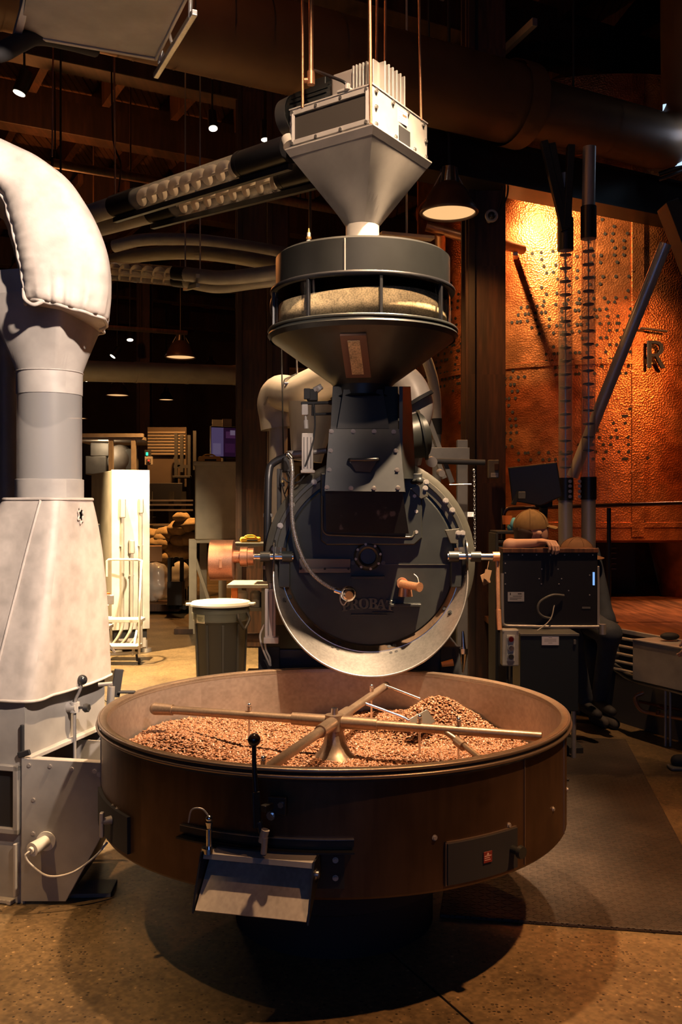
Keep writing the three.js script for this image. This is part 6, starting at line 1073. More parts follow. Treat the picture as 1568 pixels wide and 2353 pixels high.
{ // monitor on the deck
  const t = thing('monitor', 'black tilted monitor seen from behind above the railing', 'monitor'), c = W(1228, 1108, 6.7);
  part('back_shell', place(extr([[-0.165, 0.10], [0.155, 0.135], [0.19, -0.09], [0.05, -0.155], [-0.14, -0.12]], 0.05, 0.008), c.x, c.y, c.z - 0.03, 0.1, -0.2, 0), M.blackPlastic, t);
  part('stand', [bar(W(1200, 1105, 6.72), W(1180, 1160, 6.72), 0.04, 0.03), bar(W(1250, 1130, 6.75), W(1250, 1165, 6.75), 0.12, 0.03), rod(W(1250, 1165, 6.75), V(W(1250, 0, 6.75).x, DECKY, -6.95), 0.03)], M.blackMatt, t);
  part('port_cover', box(0.05, 0.05, 0.01, ...W(1200, 1138, 6.62).toArray()), M.greyDark, t);
}
{ // roaster console
  const t = thing('control_console', 'black console screen seen from behind with a wooden top edge', 'console'), Z = 5.9, X = (p) => (p - CX) / FOC * Z, Y = (p) => EYE - (p - CY) / FOC * Z, yaw = 0;
  part('back_panel', box(X(1368) - X(1152), Y(1268) - Y(1438), 0.12, X(1260), Y(1353), -Z, yaw, 0.004), M.black, t);
  part('top_edge', box(X(1369) - X(1151), 0.026, 0.15, X(1260), Y(1264), -Z, yaw, 0.003), std(lin(0.34, 0.16, 0.085), 0.5, 0, { map: rep(T.wood, 2) }), t, 'brown wooden top edge');
  for (let i = 0; i < 7; i++) bolt(V(X(1165 + i * 32), Y(1274), -Z + 0.062), V(0, 0, 1), 0.003, M.steelDull, t, 'screw');
  for (let i = 0; i < 12; i++) bolt(V(X([1158, 1158, 1158, 1241, 1278, 1235, 1286, 1240, 1280, 1350, 1350, 1302][i]), Y([1293, 1315, 1340, 1306, 1306, 1328, 1328, 1340, 1340, 1320, 1365, 1355][i]), -Z + 0.062), V(0, 0, 1), 0.003, M.steelDull, t, 'screw');
  part('tube_frame', tube([V(X(1149), Y(1315), -Z + 0.09), V(X(1149), Y(1360), -Z + 0.09), V(X(1150), Y(1428), -Z + 0.09), V(X(1160), Y(1434), -Z + 0.09), V(X(1260), Y(1436), -Z + 0.09), V(X(1368), Y(1436), -Z + 0.09)], 0.010, 60, 8, 0.1), M.steelDull, t);
  part('side_post', [bar(V(X(1369), Y(1300), -Z + 0.03), V(X(1370), Y(1445), -Z + 0.03), 0.02, 0.03), rod(V(X(1380), Y(1432), -Z + 0.05), V(X(1380), Y(1455), -Z + 0.05), 0.022)], M.steelDull, t);
  part('cable', tube([V(X(1290), Y(1366), -Z + 0.075), V(X(1262), Y(1364), -Z + 0.10), V(X(1234), Y(1378), -Z + 0.11), V(X(1228), Y(1398), -Z + 0.11), V(X(1240), Y(1412), -Z + 0.10), V(X(1262), Y(1418), -Z + 0.08)], 0.008, 40, 8), M.greyDark, t);
  part('thin_cable', tube([V(X(1268), Y(1387), -Z + 0.08), V(X(1254), Y(1420), -Z + 0.12), V(X(1212), Y(1450), -Z + 0.16)], 0.004, 24, 6), M.steelDull, t);
  plate('serial_label', 0.1, 0.058, V(X(1182), Y(1369), -Z + 0.062), 0, 0, labelTex(128, 72, (x) => { x.fillStyle = '#9a9aa2'; x.fillRect(0, 0, 128, 72); x.fillStyle = '#333'; x.fillRect(16, 6, 8, 18); x.fillRect(78, 10, 30, 8); x.fillRect(40, 30, 70, 4); x.fillRect(16, 44, 90, 4); x.fillRect(16, 54, 60, 4); }), t, 'grey serial label');
  part('lit_slot', box(0.012, 0.08, 0.004, X(1359), Y(1328), -Z + 0.061, 0, 0.001), M.ledBlue, t, 'small blue lit slot');
  part('slot_label', box(0.05, 0.012, 0.003, X(1342), Y(1394), -Z + 0.061, 0, 0), M.greyDark, t);
  part('stand_post', box(0.08, 0.5, 0.08, X(1250), 0.45, -Z - 0.02), M.blackMatt, t); part('stand_foot', box(0.4, 0.05, 0.4, X(1250), 0.025, -Z - 0.02), M.blackMatt, t);
  // dark cabinet below
  const c = thing('floor_cabinet', 'dark blue-black cabinet with a white notice below the console', 'cabinet'), Zc = 5.6, x = (p) => (p - CX) / FOC * Zc, y = (p) => EYE - (p - CY) / FOC * Zc;
  part('case', box(x(1330) - x(1196), 0.44, 0.3, x(1263), y(1462) - 0.22, -Zc - 0.15, 0, 0.004), std(lin(0.014, 0.022, 0.026), 0.45), c);
  part('lid', box(x(1332) - x(1196), 0.014, 0.31, x(1264), y(1459), -Zc - 0.15, 0, 0.002), M.greyDark, c);
  plate('paper_notice', 0.1, 0.052, V(x(1265), y(1472), -Zc + 0.003), 0, 0, labelTex(160, 84, (q) => { q.fillStyle = '#e8e4ea'; q.fillRect(0, 0, 160, 84); q.fillStyle = '#98949c'; q.fillRect(64, 10, 32, 6); for (let i = 0; i < 3; i++) q.fillRect(24, 26 + i * 11, 112, 4); q.fillRect(60, 62, 40, 5); }), c, 'white paper notice');
  part('latch', box(0.016, 0.03, 0.01, x(1321), y(1475), -Zc + 0.004), M.greyDark, c);
  for (const dx of [-1, 1]) for (const dz of [0.03, 0.27]) part('leg', rod(V(x(1263) + dx * 0.15, 0, -Zc - dz), V(x(1263) + dx * 0.15, y(1462) - 0.43, -Zc - dz), 0.014), M.steelDull, c);
  // button box
  const b = thing('button_box', 'grey control box with three round buttons on thin posts', 'control box'), Zb = 5.5, bp = W(1174, 1489, Zb);
  part('case', box(0.096, 0.21, 0.08, bp.x, bp.y, bp.z - 0.04, 0, 0.008), M.greyLight, b);
  part('face_plate', box(0.046, 0.15, 0.004, bp.x, bp.y, bp.z + 0.003, 0, 0.001), M.white, b);
  [[0.052, M.redGlass, 'dark red round button'], [0.002, M.chrome, 'chrome round button'], [-0.048, M.blackPlastic, 'black selector knob']].forEach(([dy, m, lab]) => { const k = part('button_ring', rod(V(bp.x, bp.y + dy, bp.z + 0.004), V(bp.x, bp.y + dy, bp.z + 0.016), 0.021, 0.019, 22), M.steelDull, b, lab); part('button', rod(V(bp.x, bp.y + dy, bp.z + 0.014), V(bp.x, bp.y + dy, bp.z + 0.024), 0.016, 0.014, 20), m, k); });
  for (const [sx, sy] of [[-1, 1], [1, 1], [-1, -1], [1, -1]]) bolt(V(bp.x + sx * 0.04, bp.y + sy * 0.095, bp.z + 0.002), V(0, 0, 1), 0.004, M.steelDull, b, 'screw');
  for (const dx of [-0.012, 0.012]) part('post', rod(V(bp.x + dx, 0, bp.z - 0.04), V(bp.x + dx, bp.y - 0.1, bp.z - 0.04), 0.007), M.blackMatt, b);
  // small things behind the console
  single('blue_cloth', [ball(0.045, W(1183, 1206, 6.5), 1, 1.1, 1), ball(0.03, W(1197, 1200, 6.5), 1, 0.9, 1), ball(0.03, W(1176, 1212, 6.5))], M.blueCloth, 'crumpled light blue cloth left of the cap wearer', 'cloth');
  single('orange_cup', lathe([[0.03, 0], [0.034, 0.06], [0.03, 0.06]], W(1166, 1205, 6.5).x, W(0, 1205, 6.5).y, -6.5, 18), M.orange, 'small orange cup beside the blue cloth', 'cup');
  single('side_shelf', [box(0.3, 0.02, 0.3, W(1185, 0, 6.5).x, W(0, 1219, 6.5).y - 0.01, -6.5), box(0.28, 0.02, 0.28, W(1185, 0, 6.5).x, W(0, 1243, 6.5).y, -6.5), box(0.28, 0.02, 0.28, W(1185, 0, 6.5).x, W(0, 1256, 6.5).y, -6.5), box(0.02, 1.3, 0.3, W(1185, 0, 6.5).x - 0.15, 0.66, -6.5)], M.blackMatt, 'small black shelf under the blue cloth', 'shelf');
  single('paper_tag', [box(0.045, 0.06, 0.003, ...W(1116, 1330, 5.0).toArray(), 0.4, 0, 0.1, 0.4), box(0.035, 0.05, 0.003, ...W(1121, 1320, 4.98).toArray(), 0.2, 0, 0.1, -0.2), rod(W(1120, 1310, 5.0), W(1124, 1290, 5.0), 0.002)], M.cardboard, 'paper tags tied beside the tilting handle', 'tag');
}
{ // junction box and conduits at the deck riser
  const t = thing('pull_box', 'large grey electrical box on the side of the wooden deck', 'electrical box'); const a = W(1455, 1468, 6.1), d = V(0.42, 0, 0.906), yaw = Math.atan2(-d.z, d.x) ;
  const c = a.clone().addScaledVector(d, 0.3).add(V(0.906 * 0.08, -0.128, -0.42 * 0.08));
  const bxq = [a, a.clone().addScaledVector(d, 0.62), a.clone().addScaledVector(d, 0.62).add(V(0.18, 0, -0.083)), a.clone().add(V(0.18, 0, -0.083))];
  part('case', toCreasedNormals(loft([bxq.map(p => p.clone().setY(a.y - 0.258)), bxq.map(p => p.clone().setY(a.y))]), 0.3), M.greyPaint, t);
  part('lid_edge', [bar(a.clone().add(V(0, -0.004, 0)), a.clone().addScaledVector(d, 0.62).add(V(0, -0.004, 0)), 0.012, 0.012)], M.greyLight, t);
  for (let i = 0; i < 5; i++) { const p = a.clone().add(V(0.05, -0.02 - i * 0.052, -0.02)); single('conduit', rod(p, p.clone().addScaledVector(d, -0.42), 0.010, 0.010, 10), M.steelDull, ['topmost', 'second highest', 'middle', 'second lowest', 'lowest'][i] + ' steel conduit entering the end of the large grey box', 'conduit', 'conduits into the grey box'); }
  for (let i = 0; i < 2; i++) single('conduit', tube([W(1395, 1512 + i * 12, 6.5), W(1425, 1535 + i * 12, 6.35), W(1455, 1553 + i * 12, 6.15), W(1540, 1572 + i * 14, 5.9), W(1640, 1600 + i * 15, 5.6)], 0.011, 40, 10), M.steel, i ? 'lower bent bright conduit running below the large grey box' : 'upper bent bright conduit running below the large grey box', 'conduit');
  single('copper_pipe', tube([W(1480, 1592, 6.2), W(1460, 1603, 6.2), W(1472, 1630, 6.15), W(1500, 1640, 6.1), W(1545, 1648, 5.95), W(1640, 1662, 5.7)], 0.013, 40, 8), M.copperPlain, 'copper pipe looping near the floor under the grey box', 'pipe');
  single('drain_pipe', [rod(W(1470, 1612, 6.2), W(1640, 1645, 5.75), 0.010), rod(W(1512, 1622, 6.08), W(1535, 1627, 6.05), 0.017), rod(W(1513, 1632, 6.05), W(1513, 1642, 6.05), 0.014)], M.copperDark, 'thin dark copper pipe with fittings under the grey box', 'pipe');
  for (const px of [1530, 1541]) single('strut_post', rod(W(px, 1580, 5.95), V(W(px, 0, 5.95).x, 0, -5.95), 0.008), M.steelDull, 'thin steel post carrying the bright conduits', 'post', 'posts under the conduits');
  single('dark_glove', ball(0.05, W(1540, 1462, 6.0), 1.2, 0.5, 0.8), M.blackMatt, 'small black object lying on the deck edge', 'small object');
}
{ // stool
  const t = thing('bar_stool', 'steel-legged stool under the seated person', 'stool'), c = V(1.62, 0, -6.45);
  part('seat', lathe([[0, 0.66], [0.17, 0.66], [0.18, 0.645], [0.17, 0.62], [0, 0.62]], c.x, 0, c.z, 28), M.blackMatt, t);
  const feet = [[1318, 1678], [1397, 1655], [1330, 1640], [1385, 1625]]; feet.forEach(([px, py]) => { const Z = EYE * FOC / (py - CY), f = W(px, py, Z); part('leg', rod(f, V(lerp(c.x, f.x, 0.45), 0.63, lerp(c.z, f.z, 0.45)), 0.011), M.steelDull, t); });
  part('foot_ring', [(() => { const g = new THREE.TorusGeometry(0.15, 0.009, 8, 32); g.rotateX(Math.PI / 2); g.translate(c.x - 0.02, 0.27, c.z); return g; })()], M.steelDull, t);
}

// ---------------------------------------------------------------- people
function hand(w, fwd, side, up, curl, spread = 0.016) {          // wrist, finger direction, thumb side, back of the hand
  const caps = [], P = (f, s, u) => [w.x + fwd.x * f + side.x * s + up.x * u, w.y + fwd.y * f + side.y * s + up.y * u, w.z + fwd.z * f + side.z * s + up.z * u];
  for (let i = 0; i < 4; i++) {
    const s = (i - 1.5) * -spread, L = [0.92, 1, 0.95, 0.78][i];
    caps.push([...P(0.0, s * 0.6, 0), 0.016, ...P(0.075, s, 0.004), 0.0125, 0.01]);
    let f = 0.078, u = 0.004, a = 0.15; for (const [l, r] of [[0.038 * L, 0.0098], [0.026 * L, 0.0088], [0.02 * L, 0.0078]]) { a += curl[i]; const f2 = f + Math.cos(a) * l, u2 = u - Math.sin(a) * l; caps.push([...P(f, s * 1.05, u), r, ...P(f2, s * 1.1, u2), r * 0.9, 0.004]); f = f2; u = u2; }
  }
  caps.push([...P(0.02, 0.02, -0.004), 0.014, ...P(0.05, 0.042, -0.012), 0.011, 0.008], [...P(0.05, 0.042, -0.012), 0.0105, ...P(0.082, 0.046, -0.02), 0.0085, 0.004]);
  return caps;
}
function headCaps(c, f, r) {                                        // f: the way the face points
  const s = V(f.z, 0, -f.x), P = (a, b, u) => [c.x + f.x * a + s.x * b, c.y + u, c.z + f.z * a + s.z * b];
  return [[...P(-0.02, 0, 0.03), 0.088, ...P(0.02, 0, 0.035), 0.084, 0.05], [...P(0.03, 0, -0.03), 0.062, ...P(0.045, 0, -0.085), 0.04, 0.05], [...P(0.088, 0, 0.0), 0.012, ...P(0.108, 0, -0.035), 0.014, 0.015], [...P(0.07, 0, -0.062), 0.022, ...P(0.085, 0, -0.063), 0.012, 0.01],
    [...P(0.0, 0.078, -0.005), 0.018, ...P(-0.006, 0.084, 0.012), 0.02, 0.008], [...P(0.0, -0.078, -0.005), 0.018, ...P(-0.006, -0.084, 0.012), 0.02, 0.008], [...P(-0.03, 0, -0.06), 0.055, ...P(-0.055, 0, -0.16), 0.058, 0.04]];
}
function cap(c, f, tilt, m, parent) {                               // baseball cap on a head
  const s = V(f.z, 0, -f.x), crown = new THREE.SphereGeometry(0.105, 28, 14, 0, Math.PI * 2, 0, Math.PI * 0.56); crown.scale(0.96, 1.0, 1.12);
  const brim = []; for (let i = 0; i <= 16; i++) { const a = lerp(-1.15, 1.15, i / 16), k = Math.cos(a); brim.push([V(Math.sin(a) * 0.092, 0.004, Math.cos(a) * 0.105), V(Math.sin(a) * 0.086, -0.012 - 0.012 * Math.abs(a), 0.06 + 0.125 * Math.pow(Math.max(k, 0), 0.6)), V(Math.sin(a) * 0.086, -0.018 - 0.012 * Math.abs(a), 0.06 + 0.125 * Math.pow(Math.max(k, 0), 0.6)), V(Math.sin(a) * 0.092, -0.004, Math.cos(a) * 0.105)]); }
  const yaw = Math.atan2(f.x, f.z), fix = (g) => place(g, c.x, c.y + 0.045, c.z, tilt, yaw, 0);
  const k = part('cap', fix(crown), m, parent, 'cloth baseball cap'); part('brim', fix(loft(brim)), m, k); part('button', fix(ball(0.012, V(0, 0.105, 0), 1, 0.5, 1)), m, k);
  for (let i = 0; i < 6; i++) { const a = i / 6 * 6.283, q = []; for (let j = 0; j <= 8; j++) { const e = j / 8 * 1.6; q.push(V(Math.sin(a) * Math.sin(e) * 0.1025, Math.cos(e) * 0.1065, Math.cos(a) * Math.sin(e) * 0.119)); } part('panel_seam', fix(tube(q, 0.0016, 16, 4)), m, k); }
  part('back_strap', fix(box(0.07, 0.02, 0.008, 0, -0.012, -0.112, 0, 0.002)), M.hair, k);
}
function face(c, f, parent) {
  const s = V(f.z, 0, -f.x), P = (a, b, u) => V(c.x + f.x * a + s.x * b, c.y + u, c.z + f.z * a + s.z * b);
  for (const q of [-1, 1]) { part('eye', ball(0.011, P(0.083, q * 0.032, 0.008)), M.white, parent); part('eyebrow', bar(P(0.093, q * 0.018, 0.026), P(0.085, q * 0.048, 0.028), 0.006, 0.006), M.hair, parent); }
  part('mouth', bar(P(0.093, -0.018, -0.06), P(0.093, 0.018, -0.06), 0.006, 0.006), std(lin(0.4, 0.16, 0.13), 0.5), parent);
}
{ // seated person leaning an arm on the console
  const t = thing('person', 'person in tan cap and dark shirt resting an arm on the console', 'person', 'people by the deck');
  const hc = W(1224, 1229, 6.14), f = V(0.93, 0, -0.36).normalize();
  const shL = V(1.16, 1.20, -6.12), shR = V(1.34, 1.12, -6.42), el = W(1172, 1257, 5.96), wr = W(1246, 1251, 5.89);
  const hp = V(1.5, 0.74, -6.42);
  const hF = V(0.55, -0.06, 0.83).normalize(), hU = V(0.1, 0.99, 0.1).normalize(), hS = V().crossVectors(hF, hU).normalize();
  const caps = [...headCaps(hc, f, 1), [shL.x, shL.y + 0.01, shL.z, 0.045, el.x, el.y + 0.012, el.z, 0.038, 0.03], [el.x, el.y + 0.012, el.z, 0.038, wr.x, wr.y + 0.012, wr.z, 0.024, 0.02], ...hand(wr.clone().add(V(0, 0.016, 0)), hF, hS.clone().negate(), hU, [0.56, 0.52, 0.54, 0.6], 0.021), [hc.x - 0.04, hc.y - 0.15, hc.z, 0.055, 1.22, 1.08, -6.25, 0.1, 0.05]];
  part('body', sdfBody(caps, 0.0045, 0.02), M.skin, t);
  face(hc, f, t); cap(hc.clone().add(V(-0.01, 0.012, 0)), f, -0.06, M.tan, t);
  part('hair', sdfBody([[hc.x - f.x * 0.05, hc.y + 0.01, hc.z - f.z * 0.05, 0.082, hc.x - f.x * 0.075, hc.y - 0.055, hc.z - f.z * 0.075, 0.05]], 0.008, 0.02), M.hair, t);
  part('shirt', sdfBody([[shL.x, shL.y, shL.z, 0.075, shR.x, shR.y, shR.z, 0.075], [1.25, 1.08, -6.27, 0.15, 1.42, 0.78, -6.4, 0.155], [shL.x, shL.y, shL.z, 0.06, lerp(shL.x, el.x, 0.75), lerp(shL.y, el.y, 0.75) + 0.01, lerp(shL.z, el.z, 0.75), 0.05]], 0.012, 0.06), M.shirt, t, 'dark short-sleeved shirt');
  const kn1 = W(1312, 1470, 5.98), kn2 = W(1402, 1456, 6.12), an1 = W(1345, 1605, 6.1), an2 = W(1378, 1600, 6.3);
  part('jeans', sdfBody([[1.42, 0.76, -6.4, 0.15, hp.x + 0.06, 0.74, -6.45, 0.14], [hp.x - 0.02, 0.74, -6.38, 0.1, kn1.x, kn1.y, kn1.z, 0.068], [kn1.x, kn1.y, kn1.z, 0.066, an1.x, an1.y, an1.z, 0.05], [hp.x + 0.1, 0.74, -6.42, 0.1, kn2.x, kn2.y, kn2.z, 0.068], [kn2.x, kn2.y, kn2.z, 0.066, an2.x, an2.y, an2.z, 0.05]], 0.014, 0.05), M.denim, t, 'blue jeans');
  for (const a of [an1, an2]) part('shoe', sdfBody([[a.x, a.y - 0.05, a.z, 0.04, a.x + 0.04, a.y - 0.07, a.z + 0.15, 0.03]], 0.008, 0.02), M.blackMatt, t);
}
{ // second person, mostly hidden by the console
  const t = thing('person', 'person in brown cap and denim apron bending down behind the console', 'person', 'people by the deck');
  const hc = W(1326, 1285, 6.55), f = V(0.8, 0, 0.3).normalize();
  part('body', sdfBody([...headCaps(hc, f, 1), [hc.x - 0.05, hc.y - 0.14, hc.z, 0.055, 1.66, 0.98, -6.75, 0.1]], 0.007, 0.02), M.skin, t);
  face(hc, f, t); cap(hc, f, 0.1, M.brownCap, t);
  part('shirt', sdfBody([[1.54, 1.02, -6.62, 0.07, 1.70, 1.02, -6.78, 0.07], [1.62, 0.98, -6.72, 0.12, 1.74, 0.78, -6.75, 0.13], [1.6, 1.0, -6.6, 0.06, 1.62, 0.85, -6.4, 0.05], [1.62, 0.85, -6.4, 0.05, W(1305, 1415, 6.2).x, W(0, 1415, 6.2).y, -6.2, 0.042]], 0.014, 0.05), M.denim, t, 'denim shirt');
  const a = W(1374, 1262, 6.62), b = W(1392, 1425, 6.45);
  part('apron', sdfBody([[a.x, a.y, a.z, 0.014, b.x, b.y, b.z, 0.06], [b.x, b.y, b.z, 0.06, b.x + 0.01, b.y - 0.02, b.z - 0.1, 0.06]], 0.010, 0.04), M.denim, t, 'grey-blue denim apron');
  part('forearm', sdfBody([[W(1305, 1415, 6.2).x, W(0, 1415, 6.2).y, -6.2, 0.033, W(1330, 1425, 6.15).x, W(0, 1425, 6.15).y, -6.15, 0.022]], 0.008, 0.02), M.skin, t);
  part('jeans', sdfBody([[1.74, 0.76, -6.74, 0.12, 1.76, 0.7, -6.72, 0.12], [1.76, 0.72, -6.7, 0.09, 1.72, 0.5, -6.5, 0.07], [1.72, 0.5, -6.5, 0.07, 1.74, 0.08, -6.6, 0.05], [1.8, 0.72, -6.7, 0.09, 1.8, 0.5, -6.46, 0.07], [1.8, 0.5, -6.46, 0.07, 1.8, 0.08, -6.56, 0.05]], 0.016, 0.04), M.denim, t);
  for (const [x, z] of [[1.74, -6.56], [1.8, -6.52]]) part('shoe', sdfBody([[x, 0.045, z, 0.042, x + 0.03, 0.036, z + 0.13, 0.034]], 0.012, 0.02), M.shirt, t);
}
{ // passer-by at the right edge: a hand and the toe of a shoe show
  const t = thing('person', 'passer-by in dark clothes of whom only hand and shoe show', 'person', 'people by the deck');
  const bx = 2.12, bz = -5.35, hc = V(bx, 1.62, bz), f = V(-0.9, 0, -0.3).normalize();
  const wr = V(2.0, 0.76, -5.42), hF = V(-0.35, -0.9, 0).normalize(), hU = V(0.2, -0.1, 0.95).normalize(), hS = V().crossVectors(hF, hU);
  part('body', sdfBody([...headCaps(hc, f, 1), [bx, 1.5, bz, 0.055, bx, 1.38, bz, 0.07], [2.06, 0.98, -5.38, 0.036, wr.x, wr.y, wr.z, 0.026], ...hand(wr, hF, hS, hU, [0.3, 0.3, 0.35, 0.4])], 0.006, 0.02), M.skin, t);
  face(hc, f, t); part('hair', sdfBody([[hc.x + 0.02, hc.y + 0.05, hc.z, 0.092, hc.x + 0.05, hc.y, hc.z, 0.085]], 0.01, 0.02), M.hair, t);
  part('jacket', sdfBody([[bx, 1.38, bz - 0.17, 0.075, bx, 1.38, bz + 0.17, 0.075], [bx, 1.3, bz, 0.15, bx, 0.98, bz, 0.14], [bx, 1.38, bz - 0.18, 0.062, 2.12, 1.1, -5.52, 0.05], [2.12, 1.1, -5.52, 0.05, 2.05, 0.93, -5.42, 0.042], [bx, 1.38, bz + 0.18, 0.062, 2.18, 1.1, -5.1, 0.05], [2.18, 1.1, -5.1, 0.05, 2.12, 0.86, -5.05, 0.042]], 0.014, 0.05), M.shirt, t, 'dark jacket');
  part('trousers', sdfBody([[bx, 0.94, bz, 0.14, bx, 0.88, bz, 0.14], [bx, 0.88, bz - 0.08, 0.09, bx - 0.02, 0.48, bz - 0.09, 0.066], [bx - 0.02, 0.48, bz - 0.09, 0.066, bx - 0.03, 0.1, bz - 0.08, 0.05], [bx, 0.88, bz + 0.08, 0.09, bx + 0.06, 0.48, bz + 0.09, 0.066], [bx + 0.06, 0.48, bz + 0.09, 0.066, bx + 0.12, 0.1, bz + 0.09, 0.05]], 0.015, 0.04), M.shirt, t);
  for (const [x, z] of [[bx - 0.03, bz - 0.08], [bx + 0.12, bz + 0.09]]) { const s = part('shoe', sdfBody([[x, 0.05, z, 0.045, x - 0.18, 0.045, z - 0.01, 0.036]], 0.010, 0.02), M.blackMatt, t); part('sole', box(0.29, 0.02, 0.09, x - 0.085, 0.011, z, 0, 0.008), M.greyDark, s); }
}

// ---------------------------------------------------------------- the back of the hall on the left
{ // white cabinet
  const Z = 9.7, X = (p) => (p - CX) / FOC * Z, Y = (p) => EYE - (p - CY) / FOC * Z, t = thing('electrical_cabinet', 'tall white electrical cabinet with grey hoses on its side', 'cabinet');
  const w = X(343) - X(256), x0 = X(299.5), yawC = 0.42, turn = (o) => { for (const k of o.children) { k.geometry.translate(-x0, 0, Z); k.geometry.rotateY(yawC); k.geometry.translate(x0, 0, -Z); for (const c of k.children) { c.geometry.translate(-x0, 0, Z); c.geometry.rotateY(yawC); c.geometry.translate(x0, 0, -Z); } } };
  part('front_panel', box(w, Y(1080) - Y(1446), 0.03, x0, (Y(1080) + Y(1446)) / 2, -Z + 0.015, 0, 0.004), M.white, t);
  part('body', box(w - 0.01, Y(1082) - Y(1446), 1.2, x0, (Y(1082) + Y(1446)) / 2, -Z - 0.6, 0, 0.004), M.cream, t);
  part('plinth', box(w - 0.04, 0.10, 1.1, x0, Y(1446) - 0.05, -Z - 0.56, 0, 0.002), M.blackMatt, t);
  part('plinth', box(w - 0.06, 0.10, 0.04, x0, Y(1446) - 0.14, -Z - 0.03, 0, 0.002), M.white, t);
  for (const px of [272, 338]) part('foot', [rod(V(X(px), 0.03, -Z - 0.03), V(X(px), 0.12, -Z - 0.03), 0.012), rod(V(X(px), 0, -Z - 0.03), V(X(px), 0.035, -Z - 0.03), 0.055, 0.05, 18)], M.steelDull, t);
  for (const [px, ya, yb, r] of [[279, 1145, 1190, 0.03], [321, 1145, 1180, 0.023], [300, 1240, 1272, 0.026]]) {
    const h = part('hose_socket', box(r * 2, Y(ya) - Y(yb), 0.06, X(px), (Y(ya) + Y(yb)) / 2, -Z + 0.06, 0, 0.012), M.steelDull, t, 'grey hose socket');
    part('hose', tube([V(X(px), Y(yb), -Z + 0.065), V(X(px), Y(1300), -Z + 0.065), V(X(px) - 0.002, Y(1400), -Z + 0.07), V(X(px) - 0.01, Y(1440), -Z + 0.09), V(X(px) - 0.09, Y(1470), -Z + 0.12), V(X(px) - 0.16, Y(1482), -Z + 0.1)], 0.017, 40, 10), M.greyPaint, h);
    part('hose_clip', box(0.05, 0.008, 0.045, X(px), Y(1254) - (px === 300 ? 0.3 : 0), -Z + 0.05, 0, 0.001), M.steelDull, h);
  }
  turn(t);
}
{ // rolling steps
  const Z = 9.1, P = (px, py, dz = 0) => W(px, py, Z).add(V(0, 0, dz)), t = thing('rolling_steps', 'pale two-tread rolling step ladder before the white cabinet', 'step ladder');
  part('tread', box(0.36, 0.03, 0.2, ...P(276, 1430, -0.2).toArray(), 0, 0.004), M.white, t); part('tread', box(0.40, 0.03, 0.2, ...P(276, 1483, 0.05).toArray(), 0, 0.004), M.white, t);
  part('base_rail', [bar(P(236, 1503, 0), P(312, 1500, 0), 0.025, 0.025)], M.white, t);
  for (const px of [238, 310]) part('side_frame', [bar(P(px, 1500, 0.1), P(px - 2, 1425, -0.25), 0.022, 0.03), bar(P(px, 1500, -0.3), P(px, 1425, -0.3), 0.022, 0.022)], M.white, t);
  part('handrail', [tube([P(229, 1330, -0.28), P(229, 1300, -0.28), P(232, 1290, -0.28), P(300, 1290, -0.28), P(316, 1292, -0.2), P(320, 1300, -0.1), P(324, 1380, 0.05), P(325, 1500, 0.1)], 0.012, 60, 8, 0.2)], M.white, t);
  part('caster', [rod(P(322, 1516, 0.08), P(326, 1516, 0.08), 0.028, 0.028, 14), bar(P(318, 1500, 0.08), P(320, 1516, 0.08), 0.02, 0.02)], M.blackMatt, t); part('caster', rod(P(238, 1516, 0.08), P(242, 1516, 0.08), 0.028, 0.028, 14), M.blackMatt, t);
}
{ // machine with round pans left of the steps
  const t = thing('sample_machine', 'small machine with a black screen beside the padded column', 'machine');
  part('screen', box(0.1, 0.62, 0.06, ...W(216, 1283, 8.6).toArray(), 0.6, 0.01), M.blackPlastic, t); part('screen_foot', box(0.16, 0.03, 0.1, ...W(222, 1368, 8.6).toArray(), 0.3), M.blackMatt, t);
  const p = W(220, 1395, 8.2); part('round_pan', lathe([[0.08, -0.03], [0.105, 0], [0.11, 0.015], [0.1, 0.02], [0.02, 0.0]], p.x, p.y, p.z, 26), M.white, t); part('drum', [rod(W(222, 1440, 8.2), W(222, 1412, 8.2), 0.085, 0.085, 24)], M.greyLight, t);
  part('stop_switch', [box(0.09, 0.085, 0.06, ...W(250, 1378, 8.7).toArray(), 0.2, 0.006)], M.white, t); part('red_button', rod(W(249, 1366, 8.68), W(249, 1362, 8.68), 0.018, 0.016), M.orange, t);
  part('frame', [box(0.3, 0.03, 0.3, ...W(212, 1442, 8.3).toArray()), bar(W(232, 1440, 8.2), V(W(232, 0, 8.2).x, 0, -8.2), 0.03, 0.03), bar(W(195, 1440, 8.3), V(W(195, 0, 8.3).x, 0, -8.3), 0.03, 0.03), bar(W(232, 1460, 8.25), W(265, 1500, 8.3), 0.02, 0.02)], M.greyLight, t);
}
